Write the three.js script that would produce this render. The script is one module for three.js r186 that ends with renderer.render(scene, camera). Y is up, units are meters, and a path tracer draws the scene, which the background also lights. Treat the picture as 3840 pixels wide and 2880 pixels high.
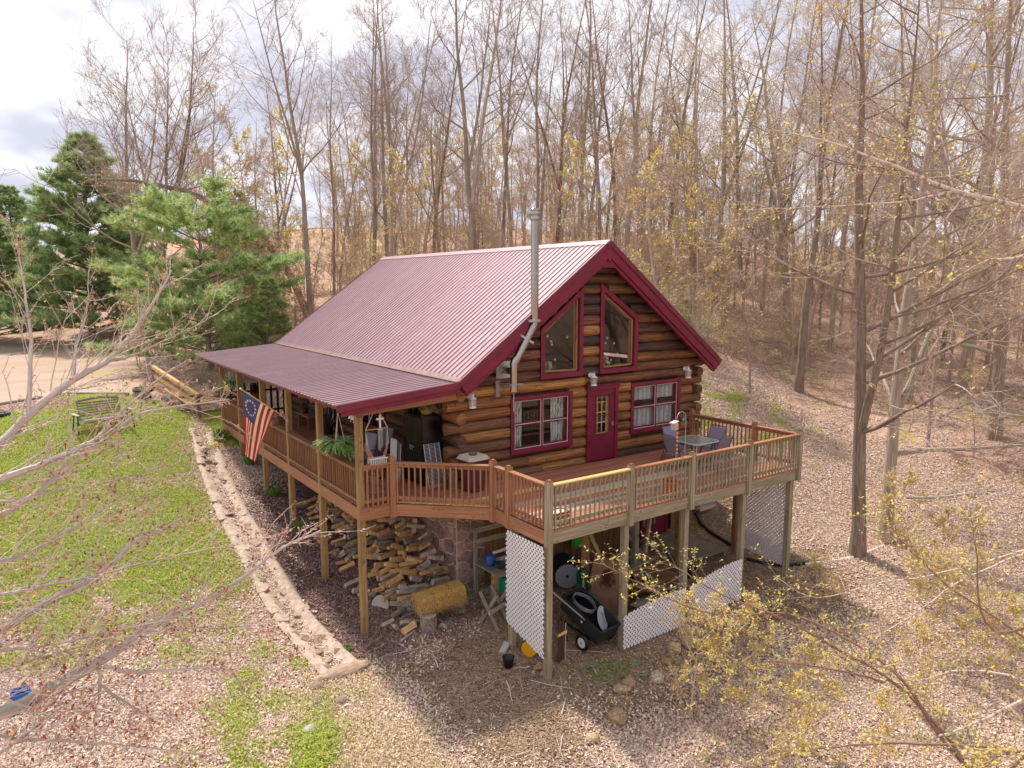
import * as THREE from 'three';

// ------------------------------------------------------------------ camera, sky, sun, exposure
const scene = new THREE.Scene();
const camera = new THREE.PerspectiveCamera(57.03, 4 / 3, 0.1, 900);
const CAM = new THREE.Vector3(-9.213, 5.058, 15.171), YAW = 0.615, PITCH = 0.138;
camera.position.copy(CAM);
camera.lookAt(CAM.x + Math.sin(YAW) * Math.cos(PITCH), CAM.y - Math.sin(PITCH), CAM.z - Math.cos(YAW) * Math.cos(PITCH));
const renderer = new THREE.WebGLRenderer({ antialias: true });
renderer.toneMapping = THREE.LinearToneMapping;
renderer.toneMappingExposure = 2.1;
renderer.shadowMap.enabled = true;
const SUN = new THREE.Vector3(-0.35, 6.16, -3.95).normalize();
scene.background = cloudySky();
scene.environment = scene.background;
const sun = new THREE.DirectionalLight(new THREE.Color(1, 0.93, 0.84), 2.35);
sun.position.copy(SUN).multiplyScalar(80);
sun.castShadow = true;
sun.shadow.radius = 6;
sun.shadow.mapSize.set(4096, 4096);
Object.assign(sun.shadow.camera, { left: -45, right: 45, top: 45, bottom: -45, near: 1, far: 200 });
scene.add(sun, sun.target);

// ------------------------------------------------------------------ numbers and noise
function rng(seed) { let s = seed | 0; return () => { s = (s + 0x6d2b79f5) | 0; let t = Math.imul(s ^ (s >>> 15), 1 | s); t = (t + Math.imul(t ^ (t >>> 7), 61 | t)) ^ t; return ((t ^ (t >>> 14)) >>> 0) / 4294967296; }; }
function hash2(x, y) { let h = Math.imul(x, 374761393) + Math.imul(y, 668265263) | 0; h = Math.imul(h ^ (h >>> 13), 1274126177); return ((h ^ (h >>> 16)) >>> 0) / 4294967296; }
function noise(x, y) {
  const ix = Math.floor(x), iy = Math.floor(y), fx = x - ix, fy = y - iy, u = fx * fx * (3 - 2 * fx), v = fy * fy * (3 - 2 * fy);
  const a = hash2(ix, iy), b = hash2(ix + 1, iy), c = hash2(ix, iy + 1), d = hash2(ix + 1, iy + 1);
  return a + (b - a) * u + (c - a) * v + (a - b - c + d) * u * v;
}
function fbm(x, y, n = 4) { let s = 0, a = 0.5, t = 0; for (let i = 0; i < n; i++) { s += a * noise(x, y); t += a; a *= 0.5; x = x * 2.03 + 17.1; y = y * 2.03 + 5.7; } return s / t; }
function lerp(a, b, t) { return a + (b - a) * t; }
function clamp(x, a = 0, b = 1) { return x < a ? a : x > b ? b : x; }
function smooth(a, b, x) { const t = clamp((x - a) / (b - a)); return t * t * (3 - 2 * t); }

function cloudySky() {
  const W = 2048, H = 1024, d = new Float32Array(W * H * 4);
  for (let j = 0; j < H; j++) {
    const up = ((j + 0.5) / H - 0.5) * Math.PI, y = Math.sin(up), c = Math.cos(up);
    for (let i = 0; i < W; i++) {
      const a = ((i + 0.5) / W - 0.5) * 2 * Math.PI, x = Math.cos(a) * c, z = Math.sin(a) * c, o = (j * W + i) * 4;
      if (y < -0.02) { d[o] = 0.34; d[o + 1] = 0.3; d[o + 2] = 0.26; d[o + 3] = 1; continue; }
      const k = 1.35 / (Math.max(y, 0) + 0.22), px = x * k + 3.1, pz = z * k + 8.4;
      const w1 = fbm(px * 1.1, pz * 1.1, 3), big = fbm(px * 1.5 + w1 * 1.6, pz * 1.5 - w1 * 1.3, 6), fine = fbm(px * 4.2 + big * 2, pz * 4.2, 5);
      const grey = smooth(0.34, 0.57, big * 0.76 + fine * 0.24), lite = smooth(0.52, 0.72, fbm(px * 2.3 + 9, pz * 2.3 + w1 * 2, 5));
      let r = lerp(0.7, 0.45, grey), g = lerp(0.7, 0.46, grey), b = lerp(0.735, 0.54, grey);
      r = lerp(r, 0.82, lite * 0.5); g = lerp(g, 0.82, lite * 0.5); b = lerp(b, 0.84, lite * 0.5);
      d[o] = r * 0.78; d[o + 1] = g * 0.78; d[o + 2] = b * 0.79; d[o + 3] = 1;
    }
  }
  const t = new THREE.DataTexture(d, W, H, THREE.RGBAFormat, THREE.FloatType);
  t.mapping = THREE.EquirectangularReflectionMapping; t.magFilter = THREE.LinearFilter; t.needsUpdate = true;
  return t;
}

// ------------------------------------------------------------------ geometry collector: boxes with chamfers, tubes, turned shapes, leaves; uv in metres
const V = (x, y, z) => new THREE.Vector3(x, y, z);
const UVR = rng(77);
class Acc {
  constructor() { this.p = []; this.n = []; this.t = []; this.i = []; this.c = null; }
  v(x, y, z, nx, ny, nz, u, w) { this.p.push(x, y, z); this.n.push(nx, ny, nz); this.t.push(u, w); return this.p.length / 3 - 1; }
  // a bar from a to b with a w (sideways) by h (upwards) section and chamfered long edges; grain runs along u
  bar(a, b, w, h, { up = null, ch = 0.006, roll = 0, w2 = w, h2 = h } = {}) {
    const d = V().subVectors(b, a), L = d.length(); d.divideScalar(L);
    let U = up ? up.clone() : Math.abs(d.y) > 0.9 ? V(0, 0, 1) : V(0, 1, 0);
    const S = V().crossVectors(d, U).normalize(); U = V().crossVectors(S, d).normalize();
    if (roll) { S.applyAxisAngle(d, roll); U.applyAxisAngle(d, roll); }
    ch = Math.min(ch, w * 0.3, h * 0.3);
    const sec = (W, H) => ch > 0 ? [[-W / 2 + ch, -H / 2], [W / 2 - ch, -H / 2], [W / 2, -H / 2 + ch], [W / 2, H / 2 - ch], [W / 2 - ch, H / 2], [-W / 2 + ch, H / 2], [-W / 2, H / 2 - ch], [-W / 2, -H / 2 + ch]] : [[-W / 2, -H / 2], [W / 2, -H / 2], [W / 2, H / 2], [-W / 2, H / 2]];
    const A = sec(w, h), B = sec(w2, h2), N = A.length, u0 = UVR() * 7, v0 = UVR() * 7;
    let run = v0;
    for (let k = 0; k < N; k++) {
      const k2 = (k + 1) % N, ex = A[k2][0] - A[k][0], ey = A[k2][1] - A[k][1], el = Math.hypot(ex, ey), nx = ey / el, ny = -ex / el;
      const n = V().addScaledVector(S, nx).addScaledVector(U, ny);
      const q = [[a, A[k], u0, run], [a, A[k2], u0, run + el], [b, B[k2], u0 + L, run + el], [b, B[k], u0 + L, run]].map(([o, s, uu, vv]) => this.v(o.x + S.x * s[0] + U.x * s[1], o.y + S.y * s[0] + U.y * s[1], o.z + S.z * s[0] + U.z * s[1], n.x, n.y, n.z, uu, vv));
      this.i.push(q[0], q[2], q[1], q[0], q[3], q[2]);
      run += el;
    }
    for (const [o, P, sg] of [[a, A, -1], [b, B, 1]]) {
      const q = P.map((s) => this.v(o.x + S.x * s[0] + U.x * s[1], o.y + S.y * s[0] + U.y * s[1], o.z + S.z * s[0] + U.z * s[1], d.x * sg, d.y * sg, d.z * sg, u0 + s[0] * 0.15, v0 + s[1]));
      for (let k = 1; k < N - 1; k++) sg < 0 ? this.i.push(q[0], q[k], q[k + 1]) : this.i.push(q[0], q[k + 1], q[k]);
    }
    return this;
  }
  // axis-aligned box by centre and size; grain along its longest side
  box(x, y, z, w, h, d, ch = 0.006) {
    if (w >= h && w >= d) return this.bar(V(x - w / 2, y, z), V(x + w / 2, y, z), d, h, { ch });
    if (h >= d) return this.bar(V(x, y - h / 2, z), V(x, y + h / 2, z), w, d, { ch });
    return this.bar(V(x, y, z - d / 2), V(x, y, z + d / 2), w, h, { ch });
  }
  tube(pts, rad, sides = 6, cap = true, flat = 1) {
    const n = pts.length, r = Array.isArray(rad) ? rad : pts.map(() => rad);
    const T = pts.map((p, k) => V().subVectors(pts[Math.min(n - 1, k + 1)], pts[Math.max(0, k - 1)]).normalize());
    let U = Math.abs(T[0].y) > 0.9 ? V(1, 0, 0) : V(0, 1, 0), run = UVR() * 5; const u0 = UVR() * 3;
    const start = this.p.length / 3;
    for (let k = 0; k < n; k++) {
      const S = V().crossVectors(T[k], U).normalize(); U = V().crossVectors(S, T[k]).normalize();
      if (k) run += pts[k].distanceTo(pts[k - 1]);
      for (let s = 0; s <= sides; s++) {
        const a = (s / sides) * Math.PI * 2, c = Math.cos(a), e = Math.sin(a) * flat, nx = S.x * c + U.x * e, ny = S.y * c + U.y * e, nz = S.z * c + U.z * e;
        this.v(pts[k].x + nx * r[k], pts[k].y + ny * r[k], pts[k].z + nz * r[k], nx, ny, nz, run, u0 + (s / sides) * Math.PI * 2 * r[0]);
      }
    }
    const m = sides + 1;
    for (let k = 0; k < n - 1; k++) for (let s = 0; s < sides; s++) { const q = start + k * m + s; this.i.push(q, q + m, q + 1, q + 1, q + m, q + m + 1); }
    if (cap) for (const [k, sg] of [[0, -1], [n - 1, 1]]) {
      if (r[k] < 0.004) continue;
      const c = this.v(pts[k].x, pts[k].y, pts[k].z, T[k].x * sg, T[k].y * sg, T[k].z * sg, u0, run), o = this.p.length / 3;
      for (let s = 0; s <= sides; s++) { const q = (start + k * m + s) * 3; this.v(this.p[q], this.p[q + 1], this.p[q + 2], T[k].x * sg, T[k].y * sg, T[k].z * sg, u0 + this.n[q] * r[k], run + this.n[q + 1] * r[k]); }
      for (let s = 0; s < sides; s++) sg < 0 ? this.i.push(c, o + s, o + s + 1) : this.i.push(c, o + s + 1, o + s);
    }
    return this;
  }
  // turned shape about the vertical through (x, y, z); profile = [[radius, height], ...]
  lathe(profile, x = 0, y = 0, z = 0, sides = 18) {
    const start = this.p.length / 3, m = sides + 1;
    for (let k = 0; k < profile.length; k++) {
      const a = profile[Math.max(0, k - 1)], b = profile[Math.min(profile.length - 1, k + 1)], dr = b[0] - a[0], dy = b[1] - a[1], l = Math.hypot(dr, dy) || 1;
      for (let s = 0; s <= sides; s++) { const t = (s / sides) * Math.PI * 2, c = Math.cos(t), e = Math.sin(t); this.v(x + c * profile[k][0], y + profile[k][1], z + e * profile[k][0], c * dy / l, -dr / l, e * dy / l, (s / sides) * 6.28 * 0.2, profile[k][1]); }
    }
    for (let k = 0; k < profile.length - 1; k++) for (let s = 0; s < sides; s++) { const q = start + k * m + s; this.i.push(q, q + m, q + 1, q + 1, q + m, q + m + 1); }
    return this;
  }
  quad(a, b, c, d, u = 1, w = 1) {
    const n = V().crossVectors(V().subVectors(b, a), V().subVectors(d, a)).normalize();
    const q = [[a, 0, 0], [b, u, 0], [c, u, w], [d, 0, w]].map(([p, s, t]) => this.v(p.x, p.y, p.z, n.x, n.y, n.z, s, t));
    this.i.push(q[0], q[1], q[2], q[0], q[2], q[3]); return this;
  }
  tri(a, b, c) {
    const n = V().crossVectors(V().subVectors(b, a), V().subVectors(c, a)).normalize();
    const q = [[a, 0, 0], [b, 1, 0], [c, 0.5, 1]].map(([p, s, t]) => this.v(p.x, p.y, p.z, n.x, n.y, n.z, s, t));
    this.i.push(...q); return this;
  }
  // lumpy ball: rocks, clumps
  blob(x, y, z, rx, ry, rz, seed, rough = 0.3, det = 8) {
    const start = this.p.length / 3, rows = det, cols = det * 2, P = [];
    for (let j = 0; j <= rows; j++) for (let i = 0; i <= cols; i++) {
      const t = (j / rows) * Math.PI, a = ((i % cols) / cols) * Math.PI * 2, sx = Math.sin(t) * Math.cos(a), sy = Math.cos(t), sz = Math.sin(t) * Math.sin(a);
      const f = 1 + rough * (fbm(sx * 1.7 + seed * 3.1 + sz, sy * 1.7 + seed + sz * 1.3, 3) - 0.5) * 2;
      P.push(V(x + sx * rx * f, y + sy * ry * f, z + sz * rz * f));
    }
    const N = P.map(() => V()), m = cols + 1, T = [];
    for (let j = 0; j < rows; j++) for (let i = 0; i < cols; i++) { const q = j * m + i; T.push([q, q + 1, q + m], [q + 1, q + m + 1, q + m]); }
    for (const [a, b, c] of T) { const n = V().crossVectors(V().subVectors(P[b], P[a]), V().subVectors(P[c], P[a])); N[a].add(n); N[b].add(n); N[c].add(n); }
    P.forEach((p, k) => { const n = N[k].lengthSq() > 0 ? N[k].normalize() : V().subVectors(p, V(x, y, z)).normalize(); this.v(p.x, p.y, p.z, n.x, n.y, n.z, (k % m) / cols, Math.floor(k / m) / rows); });
    for (const [a, b, c] of T) this.i.push(start + a, start + b, start + c);
    return this;
  }
  geo() {
    const g = new THREE.BufferGeometry();
    g.setAttribute('position', new THREE.Float32BufferAttribute(this.p, 3));
    g.setAttribute('normal', new THREE.Float32BufferAttribute(this.n, 3));
    g.setAttribute('uv', new THREE.Float32BufferAttribute(this.t, 2));
    if (this.c) g.setAttribute('color', new THREE.Float32BufferAttribute(this.c, 3));
    g.setIndex(this.i);
    return g;
  }
}
const acc = () => new Acc();

// ------------------------------------------------------------------ naming
const taken = new Map();
function numbered(n) { const k = taken.get(n) ?? 0; taken.set(n, k + 1); return k ? n + '_' + String(k).padStart(3, '0') : n; }
function tag(o, label, category, group, kind) { if (label) o.userData.label = label; if (category) o.userData.category = category; if (group) o.userData.group = group; if (kind) o.userData.kind = kind; return o; }
function thing(name, label, category, [x, y, z] = [0, 0, 0], turn = 0, group) {
  const o = new THREE.Group(); o.name = numbered(name); o.position.set(x, y, z); o.rotation.y = turn; scene.add(o);
  return tag(o, label, category, group);
}
function part(parent, name, geo, mat, label) {
  const m = new THREE.Mesh(geo.geo ? geo.geo() : geo, mat); m.name = name; m.castShadow = m.receiveShadow = true;
  if (label) m.userData.label = label;
  parent.add(m); return m;
}
function solo(name, geo, mat, label, category, group, [x, y, z] = [0, 0, 0], turn = 0) {
  const m = new THREE.Mesh(geo.geo ? geo.geo() : geo, mat); m.name = numbered(name); m.castShadow = m.receiveShadow = true; m.position.set(x, y, z); m.rotation.y = turn; scene.add(m);
  return tag(m, label, category, group);
}
function dup(root, [x, y, z], turn, label, group, scale = 1) {
  const r = root.clone(); r.name = numbered(root.name.replace(/_\d{3}$/, '')); r.userData = { ...root.userData }; scene.add(r); r.position.set(x, y, z); r.rotation.set(0, turn, 0); r.scale.setScalar(scale);
  if (label) r.userData.label = label; if (group) r.userData.group = group;
  return r;
}
function structure(name, geo, mat) { const m = new THREE.Mesh(geo.geo ? geo.geo() : geo, mat); m.name = name; m.receiveShadow = m.castShadow = true; m.userData.kind = 'structure'; scene.add(m); return m; }

// ------------------------------------------------------------------ materials
function tex(w, h, f, srgb = true, rx = 1, ry = 1) {
  const d = new Uint8Array(w * h * 4);
  for (let j = 0; j < h; j++) for (let i = 0; i < w; i++) { const c = f(i / w, j / h, i, j), o = (j * w + i) * 4; d[o] = clamp(c[0], 0, 255); d[o + 1] = clamp(c[1], 0, 255); d[o + 2] = clamp(c[2], 0, 255); d[o + 3] = 255; }
  const t = new THREE.DataTexture(d, w, h); t.magFilter = THREE.LinearFilter; t.minFilter = THREE.LinearMipmapLinearFilter; t.wrapS = t.wrapT = THREE.RepeatWrapping; t.repeat.set(rx, ry);
  if (srgb) t.colorSpace = THREE.SRGBColorSpace; t.needsUpdate = true; return t;
}
const hex = (h) => [(h >> 16) & 255, (h >> 8) & 255, h & 255];
const mix3 = (a, b, t) => [lerp(a[0], b[0], t), lerp(a[1], b[1], t), lerp(a[2], b[2], t)];
// tileable noise in a square of period p
function tn(x, y, p, q = p) { const ix = Math.floor(x), iy = Math.floor(y), fx = x - ix, fy = y - iy, u = fx * fx * (3 - 2 * fx), v = fy * fy * (3 - 2 * fy), m = (a, n) => ((a % n) + n) % n; const h = (i, j) => hash2(m(i, p) + p * 13, m(j, q) + q * 7); return lerp(lerp(h(ix, iy), h(ix + 1, iy), u), lerp(h(ix, iy + 1), h(ix + 1, iy + 1), u), v); }
function tfbm(u, v, p, q, n = 4) { let s = 0, a = 0.5, t = 0; for (let i = 0; i < n; i++) { s += a * tn(u * p, v * q, p, q); t += a; a *= 0.5; p *= 2; q *= 2; } return s / t; }
// wood: c light, d dark, e a third tone that comes in patches; one tile is 2.4 m by 0.6 m
function wood(seed, c, d, e, { patch = 0.5, knots = 5, rough = 0.75, grain = 1, bump = 0.004, checks = 0 } = {}) {
  c = hex(c); d = hex(d); e = hex(e); const R = rng(seed), K = []; for (let k = 0; k < knots; k++) K.push([R(), R(), 0.6 + R()]);
  const Q = []; for (let k = 0; k < checks; k++) Q.push([R(), R(), 0.1 + R() * 0.25, R() * 9]);   // drying cracks: start, height, length
  const val = (u, v) => {
    let w = 0, kn = 0;
    for (const [a, b, s] of K) { let du = Math.abs(u - a), dv = Math.abs(v - b); du = Math.min(du, 1 - du) * 2.4; dv = Math.min(dv, 1 - dv) * 0.6; const r2 = (du * du * 0.16 + dv * dv) / (s * s); w += Math.exp(-r2 / 0.0016) * 0.09; kn = Math.max(kn, Math.exp(-(du * du * 0.5 + dv * dv) / (0.00022 * s))); }
    const g = tfbm(u, (v + w) % 1, 3, 34, 4), f = tfbm(u, v, 10, 90, 2);
    for (const [a, b, l, w2] of Q) { const du = (u - a + 1) % 1; if (du < l) { const dv = Math.abs(v - b - (noise(u * 14 + w2, 2) - 0.5) * 0.03); if (dv < 0.012 * Math.sin(du / l * 3.14)) kn = Math.max(kn, 0.9); } }
    return [clamp((g - 0.5) * 1.5 * grain + (f - 0.5) * 0.7 * grain + 0.42), kn];
  };
  const t = tex(512, 256, (u, v) => { const [g, kn] = val(u, v), pt = smooth(0.38, 0.68, tfbm(u + seed * 0.13, v, 4, 3, 4)) * patch; let q = mix3(mix3(c, e, pt), d, g * 0.75); q = mix3(q, mix3(d, [30, 18, 10], 0.4), kn * 0.85); return q; }, true, 1 / 2.4, 1 / 0.6);
  const b = tex(256, 128, (u, v) => { const [g, kn] = val(u, v); const x = 255 * (1 - g * 0.8 - kn * 0.2); return [x, x, x]; }, false, 1 / 2.4, 1 / 0.6);
  return new THREE.MeshStandardMaterial({ map: t, bumpMap: b, bumpScale: bump, roughness: rough });
}
function plain(h, rough = 0.6, extra = {}) { return new THREE.MeshStandardMaterial({ color: h, roughness: rough, ...extra }); }
// paint or plastic with faint mottling; tile of 1.5 m
function mottled(seed, c, d, { rough = 0.6, amount = 1, extra = {}, scale = 1.5, p = 8 } = {}) {
  c = hex(c); d = hex(d);
  const f = (u, v) => clamp((tfbm(u + seed * 0.37, v + seed * 0.11, p, p, 5) - 0.3) * 2 * amount);
  return new THREE.MeshStandardMaterial({ map: tex(256, 256, (u, v) => mix3(c, d, f(u, v)), true, 1 / scale, 1 / scale), roughness: rough, ...extra });
}
const M = {
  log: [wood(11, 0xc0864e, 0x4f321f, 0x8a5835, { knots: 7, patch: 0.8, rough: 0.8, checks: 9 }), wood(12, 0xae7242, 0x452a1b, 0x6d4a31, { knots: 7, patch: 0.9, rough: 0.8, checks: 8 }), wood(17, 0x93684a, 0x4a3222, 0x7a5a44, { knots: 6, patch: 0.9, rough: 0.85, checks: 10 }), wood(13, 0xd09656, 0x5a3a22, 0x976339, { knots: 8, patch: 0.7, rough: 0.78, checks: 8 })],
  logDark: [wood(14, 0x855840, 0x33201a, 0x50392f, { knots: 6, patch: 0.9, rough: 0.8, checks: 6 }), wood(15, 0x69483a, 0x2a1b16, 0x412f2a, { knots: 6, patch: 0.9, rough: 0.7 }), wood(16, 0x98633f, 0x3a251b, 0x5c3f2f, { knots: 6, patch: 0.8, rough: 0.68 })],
  logEnd: mottled(3, 0x8f6238, 0x5e3f25, { rough: 0.85, scale: 0.4 }),
  stain: wood(21, 0xb8835f, 0x7a5038, 0xa0704f, { knots: 4, grain: 0.8 }),
  stainDark: wood(22, 0xa37350, 0x64452f, 0x875c3e, { knots: 4, grain: 0.9 }),
  weathered: wood(23, 0xb0a388, 0x746955, 0x938d68, { knots: 5, patch: 0.8 }),
  post: wood(24, 0xb08f5e, 0x715636, 0x94794c, { knots: 5, patch: 0.6 }),
  newWood: wood(25, 0xe6c583, 0xb58b4c, 0xd8b273, { knots: 3, grain: 0.6 }),
  greyWood: wood(26, 0xa89c8a, 0x5c5347, 0x857a69, { knots: 4 }),
  greyBoard: wood(27, 0xc4bcb0, 0x8d847a, 0xb0a79c, { knots: 2, grain: 0.5 }),
  deck: [wood(31, 0xb5765a, 0x84503c, 0xa0654c, { knots: 2, grain: 0.55, rough: 0.66 }), wood(32, 0xae6f54, 0x7d4b38, 0x985d46, { knots: 2, grain: 0.55, rough: 0.66 }), wood(33, 0xbd8065, 0x8b5743, 0xa76c53, { knots: 2, grain: 0.5, rough: 0.66 })],
  batten: wood(34, 0xa07a48, 0x5c4025, 0x86643a, { knots: 5, patch: 0.7 }),
  trim: mottled(5, 0x7d1436, 0x6a0f2d, { rough: 0.5, p: 6 }),
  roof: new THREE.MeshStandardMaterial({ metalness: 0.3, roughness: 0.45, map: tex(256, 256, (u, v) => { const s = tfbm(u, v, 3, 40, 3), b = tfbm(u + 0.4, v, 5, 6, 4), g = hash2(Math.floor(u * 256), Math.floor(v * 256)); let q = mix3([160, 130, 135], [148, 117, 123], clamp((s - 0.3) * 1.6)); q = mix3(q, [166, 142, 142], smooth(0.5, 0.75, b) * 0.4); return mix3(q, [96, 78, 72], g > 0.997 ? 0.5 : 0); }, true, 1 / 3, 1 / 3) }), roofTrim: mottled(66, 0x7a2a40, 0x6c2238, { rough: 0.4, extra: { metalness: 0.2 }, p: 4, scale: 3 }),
  soffit: plain(0x5a3a28, 0.8),
  dark: plain(0x1b1613, 0.9), black: plain(0x121214, 0.45), white: plain(0xe4e2df, 0.5), vinyl: plain(0xe9e6ea, 0.45),
  steel: new THREE.MeshStandardMaterial({ color: 0xa8a49c, metalness: 1, roughness: 0.13 }), galv: mottled(7, 0xb9bcbd, 0x9ea3a6, { rough: 0.45, extra: { metalness: 0.7 } }),
  glass: new THREE.MeshPhysicalMaterial({ color: 0xffffff, transmission: 1, thickness: 0, roughness: 0.0, ior: 1.6, specularIntensity: 1 }),
  tableGlass: new THREE.MeshPhysicalMaterial({ color: 0xd8e6dd, transmission: 0.75, thickness: 0, roughness: 0.12, ior: 1.5 }),
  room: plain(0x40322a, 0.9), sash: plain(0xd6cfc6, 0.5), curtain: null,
  mortar: mottled(8, 0xd0bca6, 0xae9b87, { rough: 0.95, scale: 0.5 }),
};
// ------------------------------------------------------------------ terrain: a smooth sheet through surveyed points (x, z, height); the deck floor is height 0
const SURVEY = [
  [-3, 0.33, -3.18], [-3, -2.3, -2.75], [-3, -4.75, -1.95], [-3, -7.3, -1.5], [-3, -12.4, -0.6], [0, 0, -2.9], [0, 3.9, -3.45], [2, 3.9, -3.5], [4, 3.9, -3.45], [6.2, 3.9, -3.25], [8.4, 3.9, -3.3], [4, 0, -2.9], [8.7, 0, -2.75],
  [-4.1, -3.5, -2.1], [-4, -12, -0.35], [-4, 1, -3.25], [-5.7, -2.4, -2.45], [-7.5, -11.2, 0.3], [-6.4, -10.5, 0.15], [-5.85, -13.9, 0.9], [-9.8, -15.4, 0.8], [-7.2, -18, 0.95], [-5.4, -15.6, 0.85], [-3.4, -14.4, -0.2], [-4.6, -18, 0.85], [-2.2, -31, 1.1], [-5, -46, 1.3], [-9.5, -4, -2.2], [-9.5, 2, -3.3], [-14, -6, -1.6], [-14, 4, -3.2], [-5, 4, -3.55], [-5.5, 8, -4.1], [-12, 10, -3.9],
  [0, 6.5, -3.85], [3.5, 6.5, -3.9], [0, 9, -4.5], [5, 9, -4.6], [9, 9, -4.1], [11, 5, -2.9], [14, 8, -2.9], [14, 3, -1.8], [20.5, 5, -0.3], [21, 10, -1.2], [13, -3, 0.55], [10, -3, -0.9], [9.6, -8, 0.6], [15.3, -4, 0.95], [18.5, -2, 0.1], [19.5, -7.2, 1.9], [26, -14, 3.9], [34, -26, 7], [32, -55, 10.3], [36, -6.6, 2.5], [46, -4.6, 3.8], [40, 10, 1.2], [7, -32, 3.6], [-1.3, -23, 0.9], [4, -18, 1.1], [0, -14, -0.1], [12, -22, 3], [20, -75, 11.5], [60, -50, 11.5], [-25, -40, 1.2], [-30, 0, -1.5], [80, -10, 7], [-40, -90, 2], [0, -95, 9.5], [60, 30, 0], [0, 30, -7], [-30, 30, -6], [30, 30, -4], [110, -110, 13], [-110, -110, 2],
];
const TPS = (() => {
  const n = SURVEY.length, k = (r2) => (r2 > 0 ? 0.5 * r2 * Math.log(r2) : 0), A = [], N = n + 3;
  for (let i = 0; i < N; i++) A.push(new Float64Array(N + 1));
  SURVEY.forEach(([x, z, y], i) => { SURVEY.forEach(([a, b], j) => { A[i][j] = k((x - a) ** 2 + (z - b) ** 2); }); A[i][i] += 2.5; A[i][n] = A[n][i] = 1; A[i][n + 1] = A[n + 1][i] = x; A[i][n + 2] = A[n + 2][i] = z; A[i][N] = y; });
  for (let c = 0; c < N; c++) {
    let p = c; for (let r = c + 1; r < N; r++) if (Math.abs(A[r][c]) > Math.abs(A[p][c])) p = r; [A[c], A[p]] = [A[p], A[c]];
    for (let r = 0; r < N; r++) if (r !== c && A[r][c]) { const f = A[r][c] / A[c][c]; for (let q = c; q <= N; q++) A[r][q] -= f * A[c][q]; }
  }
  const w = A.map((r, i) => r[N] / r[i]);
  return (x, z) => { let s = w[n] + w[n + 1] * x + w[n + 2] * z; for (let i = 0; i < n; i++) { const a = x - SURVEY[i][0], b = z - SURVEY[i][1]; s += w[i] * k(a * a + b * b); } return s; };
})();
// heights on a grid for quick look-up
const GX0 = -120, GZ0 = -130, GS = 0.5, GNX = 480, GNZ = 340, GH = new Float32Array((GNX + 1) * (GNZ + 1));
for (let j = 0; j <= GNZ; j++) for (let i = 0; i <= GNX; i++) {
  const x = GX0 + i * GS, z = GZ0 + j * GS; GH[j * (GNX + 1) + i] = TPS(x, z) + (fbm(x * 0.35 + 40, z * 0.35 + 11, 3) - 0.5) * 0.22;
}
function H(x, z) {
  const fx = clamp((x - GX0) / GS, 0, GNX - 0.001), fz = clamp((z - GZ0) / GS, 0, GNZ - 0.001), i = Math.floor(fx), j = Math.floor(fz), u = fx - i, v = fz - j, m = GNX + 1, q = j * m + i;
  return lerp(lerp(GH[q], GH[q + 1], u), lerp(GH[q + m], GH[q + m + 1], u), v);
}
function slopeQuat(x, z, turn = 0) {
  const n = V(H(x - 0.4, z) - H(x + 0.4, z), 0.8, H(x, z - 0.4) - H(x, z + 0.4)).normalize();
  return new THREE.Quaternion().setFromUnitVectors(V(0, 1, 0), n).multiply(new THREE.Quaternion().setFromAxisAngle(V(0, 1, 0), turn));
}
// the stone drain runs downhill beside the porch
const DRAIN = [[-3.85, -12.2], [-4.2, -9], [-4.35, -6], [-4.35, -3.2], [-4.2, -0.8], [-3.95, 1.1]];
function drainX(z) { for (let k = 0; k < DRAIN.length - 1; k++) if (z <= DRAIN[k + 1][1]) { const t = (z - DRAIN[k][1]) / (DRAIN[k + 1][1] - DRAIN[k][1]); return lerp(DRAIN[k][0], DRAIN[k + 1][0], t); } return -3.95; }
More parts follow.
